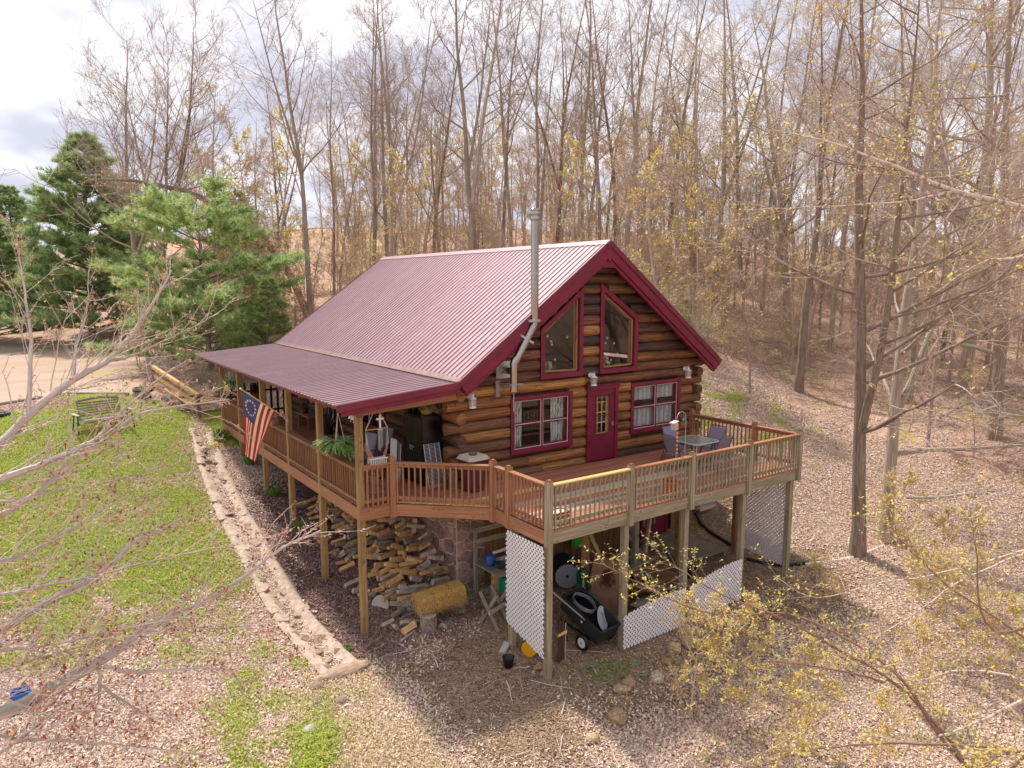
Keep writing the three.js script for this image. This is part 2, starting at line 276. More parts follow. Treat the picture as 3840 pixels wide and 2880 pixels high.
// what covers the ground: shares of grass, fallen leaves, bark mulch, trodden earth with chips, dry turf paled to look sunlit
function cover(x, z) {
  const n1 = fbm(x * 0.5 + 3, z * 0.5 + 9, 4), n2 = fbm(x * 1.9, z * 1.9, 4), e = (n1 - 0.5) * 3 + (n2 - 0.5) * 1.6;
  let grass = 0, mulch = 0, earth = 0, dry = 0;
  const dl = drainX(z) - 0.55 - x;                       // metres left of the drain
  if (dl > -0.2 && z > -14 && z < 5) {
    grass = smooth(-0.2, 0.5, dl + e * 0.25) * smooth(-13.6, -11.6, z + e * 0.6 + dl * 0.18) * smooth(1.0, -4.2, z + e * 2.2 + Math.max(0, dl - 3.5) * 0.8);
    grass *= smooth(0.4, 0.56, n2 * 0.7 + n1 * 0.3 + smooth(-2.5, -8, z) * 0.24) * (0.55 + 0.45 * smooth(0.35, 0.6, n1)) * 0.95;
  }
  if (z < -11 && x > -8 && x < -2.5 && z > -15) grass = Math.max(grass, smooth(0.45, 0.6, n1 + 0.12) * 0.8);
  grass = Math.max(grass, smooth(0.46, 0.64, n2) * smooth(2.2, 0.6, Math.hypot((x + 5.5) / 1.0, (z - 2.6) / 1.6) + e * 0.2) * 0.85);
  grass = Math.max(grass, smooth(0.5, 0.66, n2) * smooth(3.4, 1.2, Math.hypot((x - 12) / 1.8, z + 1.2)) * 0.7);
  dry = smooth(1.25, 0.6, Math.abs(x + 4.15 + (z - 1.5) * 0.1) / (0.85 + Math.max(0, z - 1.5) * 0.12) + e * 0.16) * smooth(0.9, 1.7, z) * smooth(9, 7, z);  // dry turf strip, shaped to the sunlit ground between shadow edge and grass
  const under = smooth(-3.9, -3.5, x + e * 0.1);
  mulch = under * smooth(-0.2, -1.2, x + e * 0.3) * smooth(1.9, 0.8, z + e * 0.35) * smooth(-9, -6.5, z);
  earth = smooth(-3.5, -2.6, x + e * 0.3) * smooth(11.2, 9.4, x + e * 0.5) * smooth(6.4, 5.2, z + e * 0.5) * smooth(-1.5, 0.4, z + x * 0.06) * (1 - mulch);
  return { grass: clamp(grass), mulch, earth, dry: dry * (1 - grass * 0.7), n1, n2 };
}
const NEAR = { x0: -22, z0: -32, s: 52 };
function groundColour(x, z, i, j) {
  const c = cover(x, z), h = hash2(i * 3 + 1, j * 5 + 2), h2 = hash2(i >> 1, (j >> 1) + 9000), sp = fbm(x * 7, z * 7, 3);
  const leaf = [[208, 178, 162], [184, 148, 130], [222, 196, 180], [154, 118, 104], [196, 160, 136]][Math.floor(h2 * 5)];
  let q = mix3(leaf, mix3([176, 142, 120], [140, 108, 84], smooth(0.52, 0.64, c.n1)), 0.3 + sp * 0.35);
  q = mix3(q, mix3([108, 78, 54], [150, 114, 82], clamp(h * 0.7 + sp * 0.4)), c.earth * 0.92);
  q = mix3(q, mix3([82, 60, 54], [124, 92, 82], h), c.mulch * 0.92);
  q = mix3(q, mix3([206, 180, 140], [232, 210, 174], h), c.dry * 0.85);  // straw turf colour, lightened so the strip has sunlight painted in
  q = mix3(q, mix3([150, 162, 58], [196, 204, 88], clamp(h * 0.6 + sp * 0.5)), c.grass * 0.95);
  const moss = smooth(0.62, 0.72, fbm(x * 0.9 + 50, z * 0.9 + 20, 4)) * smooth(8, 11, x) * 0.6; q = mix3(q, [150, 142, 70], moss);
  const k = 0.86 + h * 0.28; return [q[0] * k, q[1] * k, q[2] * k];
}
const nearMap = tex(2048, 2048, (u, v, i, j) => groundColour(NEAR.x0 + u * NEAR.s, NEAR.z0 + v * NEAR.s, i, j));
nearMap.wrapS = nearMap.wrapT = THREE.ClampToEdgeWrapping;
const farMap = tex(512, 512, (u, v, i, j) => {
  const h2 = hash2(i >> 1, j >> 1), s = tfbm(u, v, 6, 6, 5), leaf = [[200, 168, 150], [172, 136, 116], [216, 188, 170], [152, 118, 100], [194, 158, 130]][Math.floor(h2 * 5)];
  return mix3(mix3(leaf, [174, 140, 116], 0.4), [150, 128, 74], smooth(0.5, 0.66, s) * 0.6);
}, true, 1 / 16, 1 / 16);
{
  // one sheet out to the horizon; two materials share it, the near ground and the woods floor
  const xs = [], zs = [], line = (a, b, s) => { const r = []; for (let q = a; q < b - 1e-6; q += s) r.push(q); return r; };
  xs.push(...line(-400, -120, 40), ...line(-120, -22, 3.5), ...line(-22, 30, 0.25), ...line(30, 120, 3), ...line(120, 441, 40));
  zs.push(...line(-420, -130, 29), ...line(-130, -32, 3.5), ...line(-32, 20, 0.25), ...line(20, 40, 2), ...line(40, 241, 40));
  const a = acc(), nx = xs.length, near = [], far = [];
  for (const z of zs) for (const x of xs) { const e = 0.25; a.v(x, H(x, z), z, ...V(H(x - e, z) - H(x + e, z), 2 * e, H(x, z - e) - H(x, z + e)).normalize().toArray(), x, z); }
  for (let j = 0; j < zs.length - 1; j++) for (let i = 0; i < nx - 1; i++) {
    const q = j * nx + i, inside = xs[i] >= -22 && xs[i + 1] <= 30.01 && zs[j] >= -32 && zs[j + 1] <= 20.01;
    (inside ? near : far).push(q, q + nx, q + 1, q + 1, q + nx, q + nx + 1);
  }
  for (const k of near) a.i.push(k); for (const k of far) a.i.push(k);
  const g = a.geo(); g.addGroup(0, near.length, 0); g.addGroup(near.length, far.length, 1);
  nearMap.repeat.set(1 / NEAR.s, 1 / NEAR.s); nearMap.offset.set(-NEAR.x0 / NEAR.s, -NEAR.z0 / NEAR.s);
  structure('ground', g, [new THREE.MeshStandardMaterial({ map: nearMap, roughness: 0.95 }), new THREE.MeshStandardMaterial({ map: farMap, roughness: 0.95 })]);
}
// gravel turning place behind the timber edge
{
  const a = acc(), cols = 36, rows = 60, edge = [];
  for (let j = 0; j <= rows; j++) {
    const z = lerp(-15.6, -47, j / rows), w = fbm(j * 0.2, 4, 2) * 1.5, xl = -24, xr = lerp(-5.4, -3.2, smooth(0, 0.5, j / rows)) - w * (j < 3 ? 0.3 : 1) + 0.5;
    for (let i = 0; i <= cols; i++) { const x = lerp(xl, xr, i / cols), y = H(x, z) + 0.02 + 0.03 * Math.sin(Math.PI * i / cols); a.v(x, y, z, 0, 1, 0, x, z); }
  }
  for (let j = 0; j < rows; j++) for (let i = 0; i < cols; i++) { const q = j * (cols + 1) + i; a.i.push(q, q + 1, q + cols + 1, q + 1, q + cols + 2, q + cols + 1); }
  const gm = tex(512, 512, (u, v, i, j) => { const h = hash2(i, j), s = tfbm(u, v, 5, 5, 4), q = mix3([190, 164, 146], [150, 126, 110], h * 0.7 + (s - 0.5) * 0.6); return mix3(q, [168, 156, 104], smooth(0.54, 0.66, s) * 0.6); }, true, 1 / 9, 1 / 9);
  structure('driveway', a, new THREE.MeshStandardMaterial({ map: gm, roughness: 0.95 }));
}
// ploughed stubble field on the rise beyond the woods
{
  const a = acc(), n = 24; for (let j = 0; j <= 6; j++) for (let i = 0; i <= n; i++) { const x = 8 + i * 6, z = -80 - j * 9; a.v(x, H(x, z) + 0.08, z, 0, 1, 0, x, z); }
  for (let j = 0; j < 6; j++) for (let i = 0; i < n; i++) { const q = j * (n + 1) + i; a.i.push(q, q + 1, q + n + 1, q + 1, q + n + 2, q + n + 1); }
  structure('stubble_field', a, mottled(9, 0xcf9f68, 0xb3834f, { rough: 0.95, scale: 12 }));
}
// ------------------------------------------------------------------ loose cover: leaves and grass, far too many to count
function leafPatch(seed, n, size, big, tones = [[0.66, 0.49, 0.39], [0.54, 0.37, 0.28], [0.78, 0.62, 0.5], [0.38, 0.25, 0.19], [0.68, 0.49, 0.33], [0.84, 0.74, 0.63], [0.54, 0.34, 0.25]]) {
  const R = rng(seed), a = acc(); a.c = [];
  for (let k = 0; k < n; k++) {
    const x = (R() - 0.5) * size, z = (R() - 0.5) * size, y = 0.008 + R() * 0.03, t = R() * 6.28, L = big * (0.6 + R() * 0.7), w = L * (0.35 + R() * 0.3), tilt = (R() - 0.5) * 0.9, cu = 0.2 + R() * 0.5;
    const d = V(Math.cos(t), tilt, Math.sin(t)), s = V(-Math.sin(t), (R() - 0.5) * 0.6, Math.cos(t)), o = V(x, y, z), up = V(0, L * cu * 0.5, 0);
    const A = o.clone().addScaledVector(d, -L / 2).add(up), B = o.clone().addScaledVector(s, w / 2), C = o.clone().addScaledVector(d, L / 2).add(up), D = o.clone().addScaledVector(s, -w / 2);
    const before = a.p.length / 3; a.tri(A, B, D); a.tri(C, D, B);
    const c = tones[Math.floor(R() * tones.length)], f = 0.8 + R() * 0.4; for (let q = before; q < a.p.length / 3; q++) a.c.push(c[0] * f, c[1] * f, c[2] * f);
  }
  return a.geo();
}
function grassPatch(seed, n, size, hgt, tones) {
  const R = rng(seed), a = acc(); a.c = [];
  for (let k = 0; k < n; k++) {
    const x = (R() - 0.5) * size, z = (R() - 0.5) * size, t = R() * 6.28, h = hgt * (0.5 + R() * 0.8), l = h * (0.3 + R() * 0.6), w = 0.006 + R() * 0.006, b = before();
    const s = V(-Math.sin(t) * w, 0, Math.cos(t) * w), o = V(x, -0.01, z), mid = V(x + Math.cos(t) * l * 0.4, h * 0.7, z + Math.sin(t) * l * 0.4), tip = V(x + Math.cos(t) * l, h * (0.75 + R() * 0.25), z + Math.sin(t) * l);
    a.quad(o.clone().sub(s), o.clone().add(s), mid.clone().addScaledVector(s, 0.7), mid.clone().addScaledVector(s, -0.7)); a.tri(mid.clone().addScaledVector(s, -0.7), mid.clone().addScaledVector(s, 0.7), tip);
    const c = tones[Math.floor(R() * tones.length)], f = 0.8 + R() * 0.4; for (let q = b; q < a.p.length / 3; q++) a.c.push(c[0] * f, c[1] * f, c[2] * f);
    function before() { return a.p.length / 3; }
  }
  return a.geo();
}
function scatter(name, geos, mat, spots, label, category) {
  geos.forEach((g, k) => {
    const mine = spots.filter((_, q) => q % geos.length === k), m = new THREE.InstancedMesh(g, mat, mine.length), X = new THREE.Matrix4();
    mine.forEach(([x, z, t, s], q) => m.setMatrixAt(q, X.compose(V(x, H(x, z), z), slopeQuat(x, z, t), V(s, s, s))));
    m.name = numbered(name); m.castShadow = m.receiveShadow = true; scene.add(m); tag(m, label, category, undefined, 'stuff');
  });
}
{
  const R = rng(501), leaves = [], grass = [], dry = [], barkMulch = [];
  const inHouse = (x, z) => x > -0.05 && x < 8.9 && z < 0.05 && z > -13.6;
  for (let k = 0; k < 26000; k++) {
    const near = R() < 0.8, x = near ? lerp(-16, 17, R()) : lerp(-8, 44, R()), z = near ? lerp(-16, 12, R()) : lerp(-26, 12, R());
    if (inHouse(x, z) || (x < -5 && z < -15.4)) continue;
    const c = cover(x, z), onDrain = Math.abs(x - drainX(z)) < 0.55 && z > -12.4 && z < 1.4, p = onDrain ? 0.3 : (1 - c.grass * 0.8) * (1 - c.earth * 0.985) * (1 - c.dry * 0.75) * (1 - 0.65 * smooth(0.52, 0.66, c.n1 * 0.6 + c.n2 * 0.4));
    if (R() < p) (R() < c.mulch * 1.1 ? barkMulch : leaves).push([x, z, R() * 6.28, 0.8 + R() * 0.5]);
  }
  for (let k = 0; k < 16000; k++) {
    const x = lerp(-16, 2, R()), z = lerp(-16, 7, R()); if (inHouse(x, z) || (Math.abs(x - drainX(z)) < 0.5 && z < 1.4) || (x < -5 && z < -15.3)) continue;
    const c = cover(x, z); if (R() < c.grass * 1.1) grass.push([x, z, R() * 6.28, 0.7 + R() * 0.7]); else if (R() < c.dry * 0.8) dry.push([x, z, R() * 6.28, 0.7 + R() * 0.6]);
  }
  for (let k = 0; k < 900; k++) { const x = lerp(8.5, 16, R()), z = lerp(-5, 3, R()), c = cover(x, z); if (R() < c.grass * 1.2) grass.push([x, z, R() * 6.28, 0.7 + R() * 0.7]); }
  const two = { side: THREE.DoubleSide };
  scatter('leaf_litter', [leafPatch(1, 95, 0.72, 0.068)], new THREE.MeshStandardMaterial({ vertexColors: true, roughness: 0.85, ...two }), leaves, 'brown fallen leaves covering the yard and the woods floor', 'leaves');
  scatter('bark_mulch', [leafPatch(7, 70, 0.66, 0.07, [[0.2, 0.11, 0.1], [0.13, 0.07, 0.06], [0.28, 0.17, 0.14], [0.34, 0.22, 0.18]])], new THREE.MeshStandardMaterial({ vertexColors: true, roughness: 0.9, ...two }), barkMulch, 'dark purple brown bark mulch on the slope beside the porch', 'mulch');
  const greens = [[0.42, 0.54, 0.03], [0.54, 0.62, 0.05], [0.66, 0.68, 0.12], [0.3, 0.45, 0.03], [0.66, 0.6, 0.22]];
  scatter('lawn_grass', [grassPatch(4, 120, 0.5, 0.09, greens)], new THREE.MeshPhysicalMaterial({ vertexColors: true, roughness: 0.9, transmission: 0.3, thickness: 0, ...two }), grass, 'bright green spring grass of the side lawn', 'grass');
  scatter('sunlit_dry_grass', [grassPatch(6, 90, 0.45, 0.07, [[0.7, 0.55, 0.34], [0.8, 0.66, 0.46], [0.56, 0.47, 0.22]])], new THREE.MeshStandardMaterial({ vertexColors: true, roughness: 0.85, ...two }), dry, 'straw coloured dry turf below the drain, paled to look sunlit', 'grass');
  // bark chips, sticks and stubble on the trodden earth
  const ca = acc(); ca.c = [];
  for (let k = 0; k < 60; k++) { const x = (R() - 0.5) * 0.8, z = (R() - 0.5) * 0.8, t = R() * 6.28, L = 0.03 + R() * R() * 0.12, b = ca.p.length / 3; ca.bar(V(x - Math.cos(t) * L / 2, 0.008, z - Math.sin(t) * L / 2), V(x + Math.cos(t) * L / 2, 0.012 + R() * 0.012, z + Math.sin(t) * L / 2), 0.008 + R() * 0.014, 0.006, { ch: 0 }); const f = 0.5 + R() * 0.7, c = R() < 0.3 ? [0.56, 0.4, 0.26] : [0.3, 0.2, 0.125]; for (let q = b; q < ca.p.length / 3; q++) ca.c.push(c[0] * f, c[1] * f, c[2] * f); }
  const chips = []; for (let k = 0; k < 4000; k++) { const x = lerp(-4, 12, R()), z = lerp(-1, 7, R()), c = cover(x, z); if (R() < c.earth + c.mulch * 0.5) chips.push([x, z, R() * 6.28, 0.7 + R() * 0.8]); }
  scatter('wood_chip_litter', [ca.geo()], new THREE.MeshStandardMaterial({ vertexColors: true, roughness: 0.9 }), chips, 'wood chips and splinters on the bare earth by the deck', 'wood chips');
}
// ------------------------------------------------------------------ the log cabin
const W0 = -0.25, W1 = 8.65, ZB = -13.4, RX = 4.38, RY = 6.28, KX = -0.488, KY = 2.73, ZO = 0.58, ZE = -13.94, SLOPE = (RY - KY) / (RX - KX), EX = -3.589, EY = 2.458;
const cabin = thing('log_cabin', 'two storey log cabin with plum metal roof and maroon trim', 'house');
const LR = rng(900), CH = 0.291, Y00 = -0.125, LH = 0.149, LD = 0.14;
function logPiece(a, b, dark) {
  const ac = acc(), L = a.distanceTo(b), n = Math.max(2, Math.ceil(L / 1.2)), pts = [], w = LR() * 9;
  for (let k = 0; k <= n; k++) { const p = a.clone().lerp(b, k / n); p.y += (noise(w + k * 0.8, 3) - 0.5) * 0.012; pts.push(p); }
  ac.tube(pts, pts.map((_, k) => LD * (0.985 + noise(w + k, 9) * 0.04)), 14, true, LH / LD);
  const set = dark ? M.logDark : M.log;
  return part(cabin, 'log', ac, set[Math.floor(LR() * set.length)]);
}
const OPEN = { // outer edges of the trim: x0, x1, y0 and the height along x
  wl: [1.358, 3.463, 0.585, () => 2.15], door: [4.009, 5.209, -0.2, () => 2.22], wr: [5.767, 7.918, 0.628, () => 2.179],
  ul: [2.339, 3.83, 2.549, (x) => lerp(3.907, 5.029, (x - 2.339) / 1.491)], ur: [4.475, 5.969, 2.549, (x) => lerp(5.126, 4.174, (x - 4.475) / 1.494)],
};
function cut(y, x0, x1, holes, inset) {
  let spans = [[x0, x1]];
  for (const [a, b, lo, top] of holes) {
    let i0 = null, i1 = null;
    for (let s = 0; s <= 40; s++) { const x = lerp(a + inset, b - inset, s / 40); if (y + 0.09 > lo + inset && y - 0.11 < top(x) - inset) { if (i0 === null) i0 = x; i1 = x; } }
    if (i0 === null) continue;
    spans = spans.flatMap(([p, q]) => (i1 <= p || i0 >= q ? [[p, q]] : [[p, Math.max(p, i0)], [Math.min(q, i1), q]].filter(([m, n]) => n - m > 0.03)));
  }
  return spans;
}
const under = (x) => RY - 0.26 - SLOPE * Math.abs(x - RX);
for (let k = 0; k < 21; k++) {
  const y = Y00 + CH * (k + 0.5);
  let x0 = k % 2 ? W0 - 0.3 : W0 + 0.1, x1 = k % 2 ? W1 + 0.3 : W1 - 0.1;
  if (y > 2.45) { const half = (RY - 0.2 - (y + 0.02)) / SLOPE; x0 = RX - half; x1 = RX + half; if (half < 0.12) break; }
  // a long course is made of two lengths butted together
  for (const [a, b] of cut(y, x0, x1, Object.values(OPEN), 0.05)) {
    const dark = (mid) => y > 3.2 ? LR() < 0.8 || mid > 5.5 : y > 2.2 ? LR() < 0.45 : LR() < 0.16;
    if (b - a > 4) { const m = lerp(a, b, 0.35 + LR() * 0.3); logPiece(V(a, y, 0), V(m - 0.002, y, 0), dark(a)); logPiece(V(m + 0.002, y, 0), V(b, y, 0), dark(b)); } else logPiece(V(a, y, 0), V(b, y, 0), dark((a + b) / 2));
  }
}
// side walls (porch side has two windows and a door), back wall
const SIDE = [[-6.15, -3.85, 0.72, () => 2.1], [-8.6, -7.5, -0.2, () => 2.15], [-11.9, -10.6, 0.8, () => 2.05]];
for (let k = 0; k < 9; k++) {
  const y = Y00 + CH * (k + 0.5), f = k % 2 ? -0.14 : 0.31;
  for (const [a, b] of cut(y, ZB - (k % 2 ? 0 : 0.3), f, SIDE, 0.05)) {
    if (b - a > 5) { const m = lerp(a, b, 0.4); logPiece(V(W0, y, a), V(W0, y, m), LR() < 0.6); logPiece(V(W0, y, m + 0.003), V(W0, y, b), LR() < 0.4); } else logPiece(V(W0, y, a), V(W0, y, b), LR() < 0.5);
  }
  logPiece(V(W1, y, ZB - (k % 2 ? 0 : 0.3)), V(W1, y, f), LR() < 0.8);
}
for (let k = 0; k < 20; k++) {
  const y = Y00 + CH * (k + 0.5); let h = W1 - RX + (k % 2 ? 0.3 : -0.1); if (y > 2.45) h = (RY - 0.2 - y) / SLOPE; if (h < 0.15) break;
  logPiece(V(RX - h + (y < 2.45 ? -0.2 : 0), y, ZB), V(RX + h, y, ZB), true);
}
// sheathing behind the logs of the gable, with the window openings cut out
{
  const P = (q) => q.map(([x, y]) => new THREE.Vector2(x, y)), sh = new THREE.Shape(P([[W0, -0.1], [W1, -0.1], [W1, 2.6], [RX, 6.0], [W0, 2.6]])), i = 0.09;
  for (const k of ['wl', 'wr', 'ul', 'ur']) { const [a, b, lo, top] = OPEN[k]; sh.holes.push(new THREE.Path(P([[a + i, lo + i], [a + i, top(a) - i - 0.02], [b - i, top(b) - i - 0.02], [b - i, lo + i]]))); }
  sh.holes.push(new THREE.Path(P([[4.12, 0.02], [4.12, 2.1], [5.1, 2.1], [5.1, 0.02]])));
  const g = new THREE.ExtrudeGeometry(sh, { depth: 0.05, bevelEnabled: false }); g.translate(0, 0, -0.1); part(cabin, 'gable_sheathing', g, M.soffit);
}
// rooms behind the glass: floor, partition and loft edge
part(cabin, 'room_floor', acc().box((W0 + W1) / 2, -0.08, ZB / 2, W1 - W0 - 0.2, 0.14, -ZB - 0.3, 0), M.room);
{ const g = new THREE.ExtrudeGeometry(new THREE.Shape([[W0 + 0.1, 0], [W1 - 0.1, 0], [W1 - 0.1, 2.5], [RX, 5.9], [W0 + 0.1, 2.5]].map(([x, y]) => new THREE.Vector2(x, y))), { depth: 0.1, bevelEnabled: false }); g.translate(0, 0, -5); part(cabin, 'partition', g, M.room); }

// windows: casing boards, sash bars, panes, curtains
function lace(seed, floral) {
  return new THREE.MeshStandardMaterial({ roughness: 0.95, side: THREE.DoubleSide, map: tex(256, 256, (u, v) => {
    const f = 0.9 + 0.1 * Math.sin(u * 60), n = tfbm(u + seed, v, 9, 9, 3), s = floral ? smooth(0.52, 0.6, n) * 0.55 : smooth(0.5, 0.7, n) * 0.15, b = floral ? [206, 214, 206] : [196, 200, 200];
    return mix3(b, [92, 100, 92], s).map((c) => c * f);
  }) });
}
const laceFloral = lace(1, true), lacePlain = lace(2, false);
function drape(x0, x1, y0, y1, z, folds) { const a = acc(), n = folds * 6; for (let k = 0; k < n; k++) { const p = k / n, q = (k + 1) / n, zz = (t) => z + 0.025 * Math.sin(t * folds * 6.28); a.quad(V(lerp(x0, x1, p), y0, zz(p)), V(lerp(x0, x1, q), y0, zz(q)), V(lerp(x0, x1, q), y1, zz(q)), V(lerp(x0, x1, p), y1, zz(p)), 1, 1); for (let t = 0; t < 4; t++) { a.t[a.t.length - 8 + t * 2] = t === 0 || t === 3 ? p : q; } } return a; }
function group(parent, name, label) { const g = new THREE.Group(); g.name = name; if (label) g.userData.label = label; parent.add(g); return g; }
function pairWindow(x0, x1, y0, y1, label) {
  const w = group(cabin, 'window', label), t = 0.115, z = 0.155, xm = (x0 + x1) / 2;
  part(w, 'casing', acc().box(xm, y1 - t / 2, z, x1 - x0, t, 0.04), M.trim); part(w, 'casing', acc().box(xm, y0 + t / 2, z + 0.012, x1 - x0 + 0.04, t, 0.06), M.trim);
  for (const x of [x0 + t / 2, x1 - t / 2]) part(w, 'casing', acc().box(x, (y0 + y1) / 2, z, t, y1 - y0 - 2 * t, 0.04), M.trim);
  // deep box that lines the opening
  for (const [x, y, a, b] of [[xm, y1 - t - 0.008, x1 - x0 - 2 * t, 0.016], [xm, y0 + t + 0.008, x1 - x0 - 2 * t, 0.016]]) part(w, 'jamb', acc().box(x, y, 0.02, a, b, 0.26, 0), M.trim);
  for (const x of [x0 + t + 0.008, x1 - t - 0.008]) part(w, 'jamb', acc().box(x, (y0 + y1) / 2, 0.02, 0.016, y1 - y0 - 2 * t - 0.04, 0.26, 0), M.trim);
  part(w, 'mullion', acc().box(xm, (y0 + y1) / 2, 0.1, 0.05, y1 - y0 - 2 * t - 0.034, 0.1), M.trim);
  for (const [a, b] of [[x0 + t + 0.018, xm - 0.027], [xm + 0.027, x1 - t - 0.018]]) {
    const ya = y0 + t + 0.018, yb = y1 - t - 0.018, ym = (ya + yb) / 2, s = 0.018;
    part(w, 'screen_frame', acc().box(a + s / 2, ym, 0.128, s, yb - ya, 0.014, 0.002).box(b - s / 2, ym, 0.128, s, yb - ya, 0.014, 0.002).box((a + b) / 2, yb - s / 2, 0.128, b - a - 2 * s, s, 0.012, 0.002).box((a + b) / 2, ya + s / 2, 0.128, b - a - 2 * s, s, 0.012, 0.002).box((a + b) / 2, ym + 0.02, 0.126, b - a - 2 * s, s, 0.012, 0.002), M.sash);
    for (const [p, q, zz] of [[ya, ym, 0.085], [ym, yb, 0.068]]) {
      part(w, 'sash', acc().box((a + b) / 2, p + 0.03, zz, b - a, 0.05, 0.03, 0.003).box((a + b) / 2, q - 0.018, zz, b - a, 0.03, 0.03, 0.003).box(a + 0.02, (p + q) / 2, zz, 0.034, q - p - 0.1, 0.028, 0.003).box(b - 0.02, (p + q) / 2, zz, 0.034, q - p - 0.1, 0.028, 0.003), M.trim);
      part(w, 'pane', acc().quad(V(a + 0.03, p + 0.04, zz + 0.002), V(b - 0.03, p + 0.04, zz + 0.002), V(b - 0.03, q - 0.03, zz + 0.002), V(a + 0.03, q - 0.03, zz + 0.002)), M.glass);
    }
  }
  return w;
}
{
  const a = pairWindow(1.358, 3.463, 0.585, 2.15, 'double window with floral lace curtains drawn to the sides');
  part(a, 'curtain', drape(1.52, 1.86, 0.72, 2.02, -0.06, 4), laceFloral); part(a, 'curtain', drape(2.86, 3.3, 0.72, 2.02, -0.06, 5), laceFloral);
  const b = pairWindow(5.767, 7.918, 0.628, 2.179, 'double window with grey cafe curtains and a short valance');
  part(b, 'valance', drape(5.9, 7.78, 1.6, 2.06, -0.05, 16), lacePlain); part(b, 'curtain', drape(5.9, 7.78, 0.74, 1.4, -0.06, 16), lacePlain);
}
function gableWindow(pts, label) { // outer corners counter-clockwise from the lower left
  const w = group(cabin, 'gable_window', label), t = 0.13, z = 0.155, inn = pts.map((p, k) => {
    const q = pts[(k + pts.length - 1) % pts.length], r = pts[(k + 1) % pts.length], n = (a, b) => { const dx = b[0] - a[0], dy = b[1] - a[1], l = Math.hypot(dx, dy); return [-dy / l, dx / l]; }, n1 = n(q, p), n2 = n(p, r), m = [n1[0] + n2[0], n1[1] + n2[1]], s = t / (1 + n1[0] * n2[0] + n1[1] * n2[1]);
    return [p[0] + m[0] * s, p[1] + m[1] * s];
  });
  pts.forEach((p, k) => {
    const r = pts[(k + 1) % 4], i = inn[k], j = inn[(k + 1) % 4], sh = new THREE.Shape([p, r, j, i].map(([x, y]) => new THREE.Vector2(x, y))), g = new THREE.ExtrudeGeometry(sh, { depth: 0.04, bevelEnabled: true, bevelThickness: 0.004, bevelSize: 0.004, bevelSegments: 1 }); g.translate(0, 0, z - 0.02);
    part(w, 'casing', g, M.trim);
    const c = [(i[0] + j[0]) / 2, (i[1] + j[1]) / 2];
    part(w, 'jamb', acc().bar(V(i[0], i[1], 0.02), V(j[0], j[1], 0.02), 0.26, 0.02, { ch: 0, up: V(0, 0, 1).cross(V(j[0] - i[0], j[1] - i[1], 0)).normalize() }), M.trim);
    // pale inner stop
    const m = [RX, 3.6], f = 0.05, a = [lerp(i[0], inn[(k + 2) % 4][0], f * 0.6), lerp(i[1], inn[(k + 2) % 4][1], f * 0.6)], b = [lerp(j[0], inn[(k + 3) % 4][0], f * 0.6), lerp(j[1], inn[(k + 3) % 4][1], f * 0.6)];
    part(w, 'stop', acc().bar(V(a[0], a[1], 0.03), V(b[0], b[1], 0.03), 0.12, 0.05, { ch: 0.004, up: V(0, 0, 1).cross(V(b[0] - a[0], b[1] - a[1], 0)).normalize() }), M.post);
  });
  part(w, 'pane', acc().quad(...inn.map(([x, y]) => V(x, y, 0.07))), M.glass);
  // small white frosted stickers on the glass
  const R = rng(pts[0][0] * 100), minX = Math.min(...inn.map((q) => q[0])), maxX = Math.max(...inn.map((q) => q[0]));
  for (let k = 0; k < 5; k++) { const x = lerp(minX + 0.15, maxX - 0.15, R()), y = lerp(2.8, 3.8, R()), a = acc(); for (let s = 0; s < 6; s++) { const t0 = s * 1.047; a.tri(V(x, y, 0.078), V(x + 0.05 * Math.cos(t0), y + 0.05 * Math.sin(t0), 0.078), V(x + 0.022 * Math.cos(t0 + 0.5), y + 0.022 * Math.sin(t0 + 0.5), 0.078)); } part(w, 'window_sticker', a, M.white); }
}
gableWindow([[2.339, 2.549], [3.83, 2.549], [3.83, 5.029], [2.339, 3.907]], 'tall slant topped gable window beside the stove pipe');
gableWindow([[4.475, 2.549], [5.969, 2.549], [5.969, 4.174], [4.475, 5.126]], 'tall slant topped gable window away from the stove pipe');
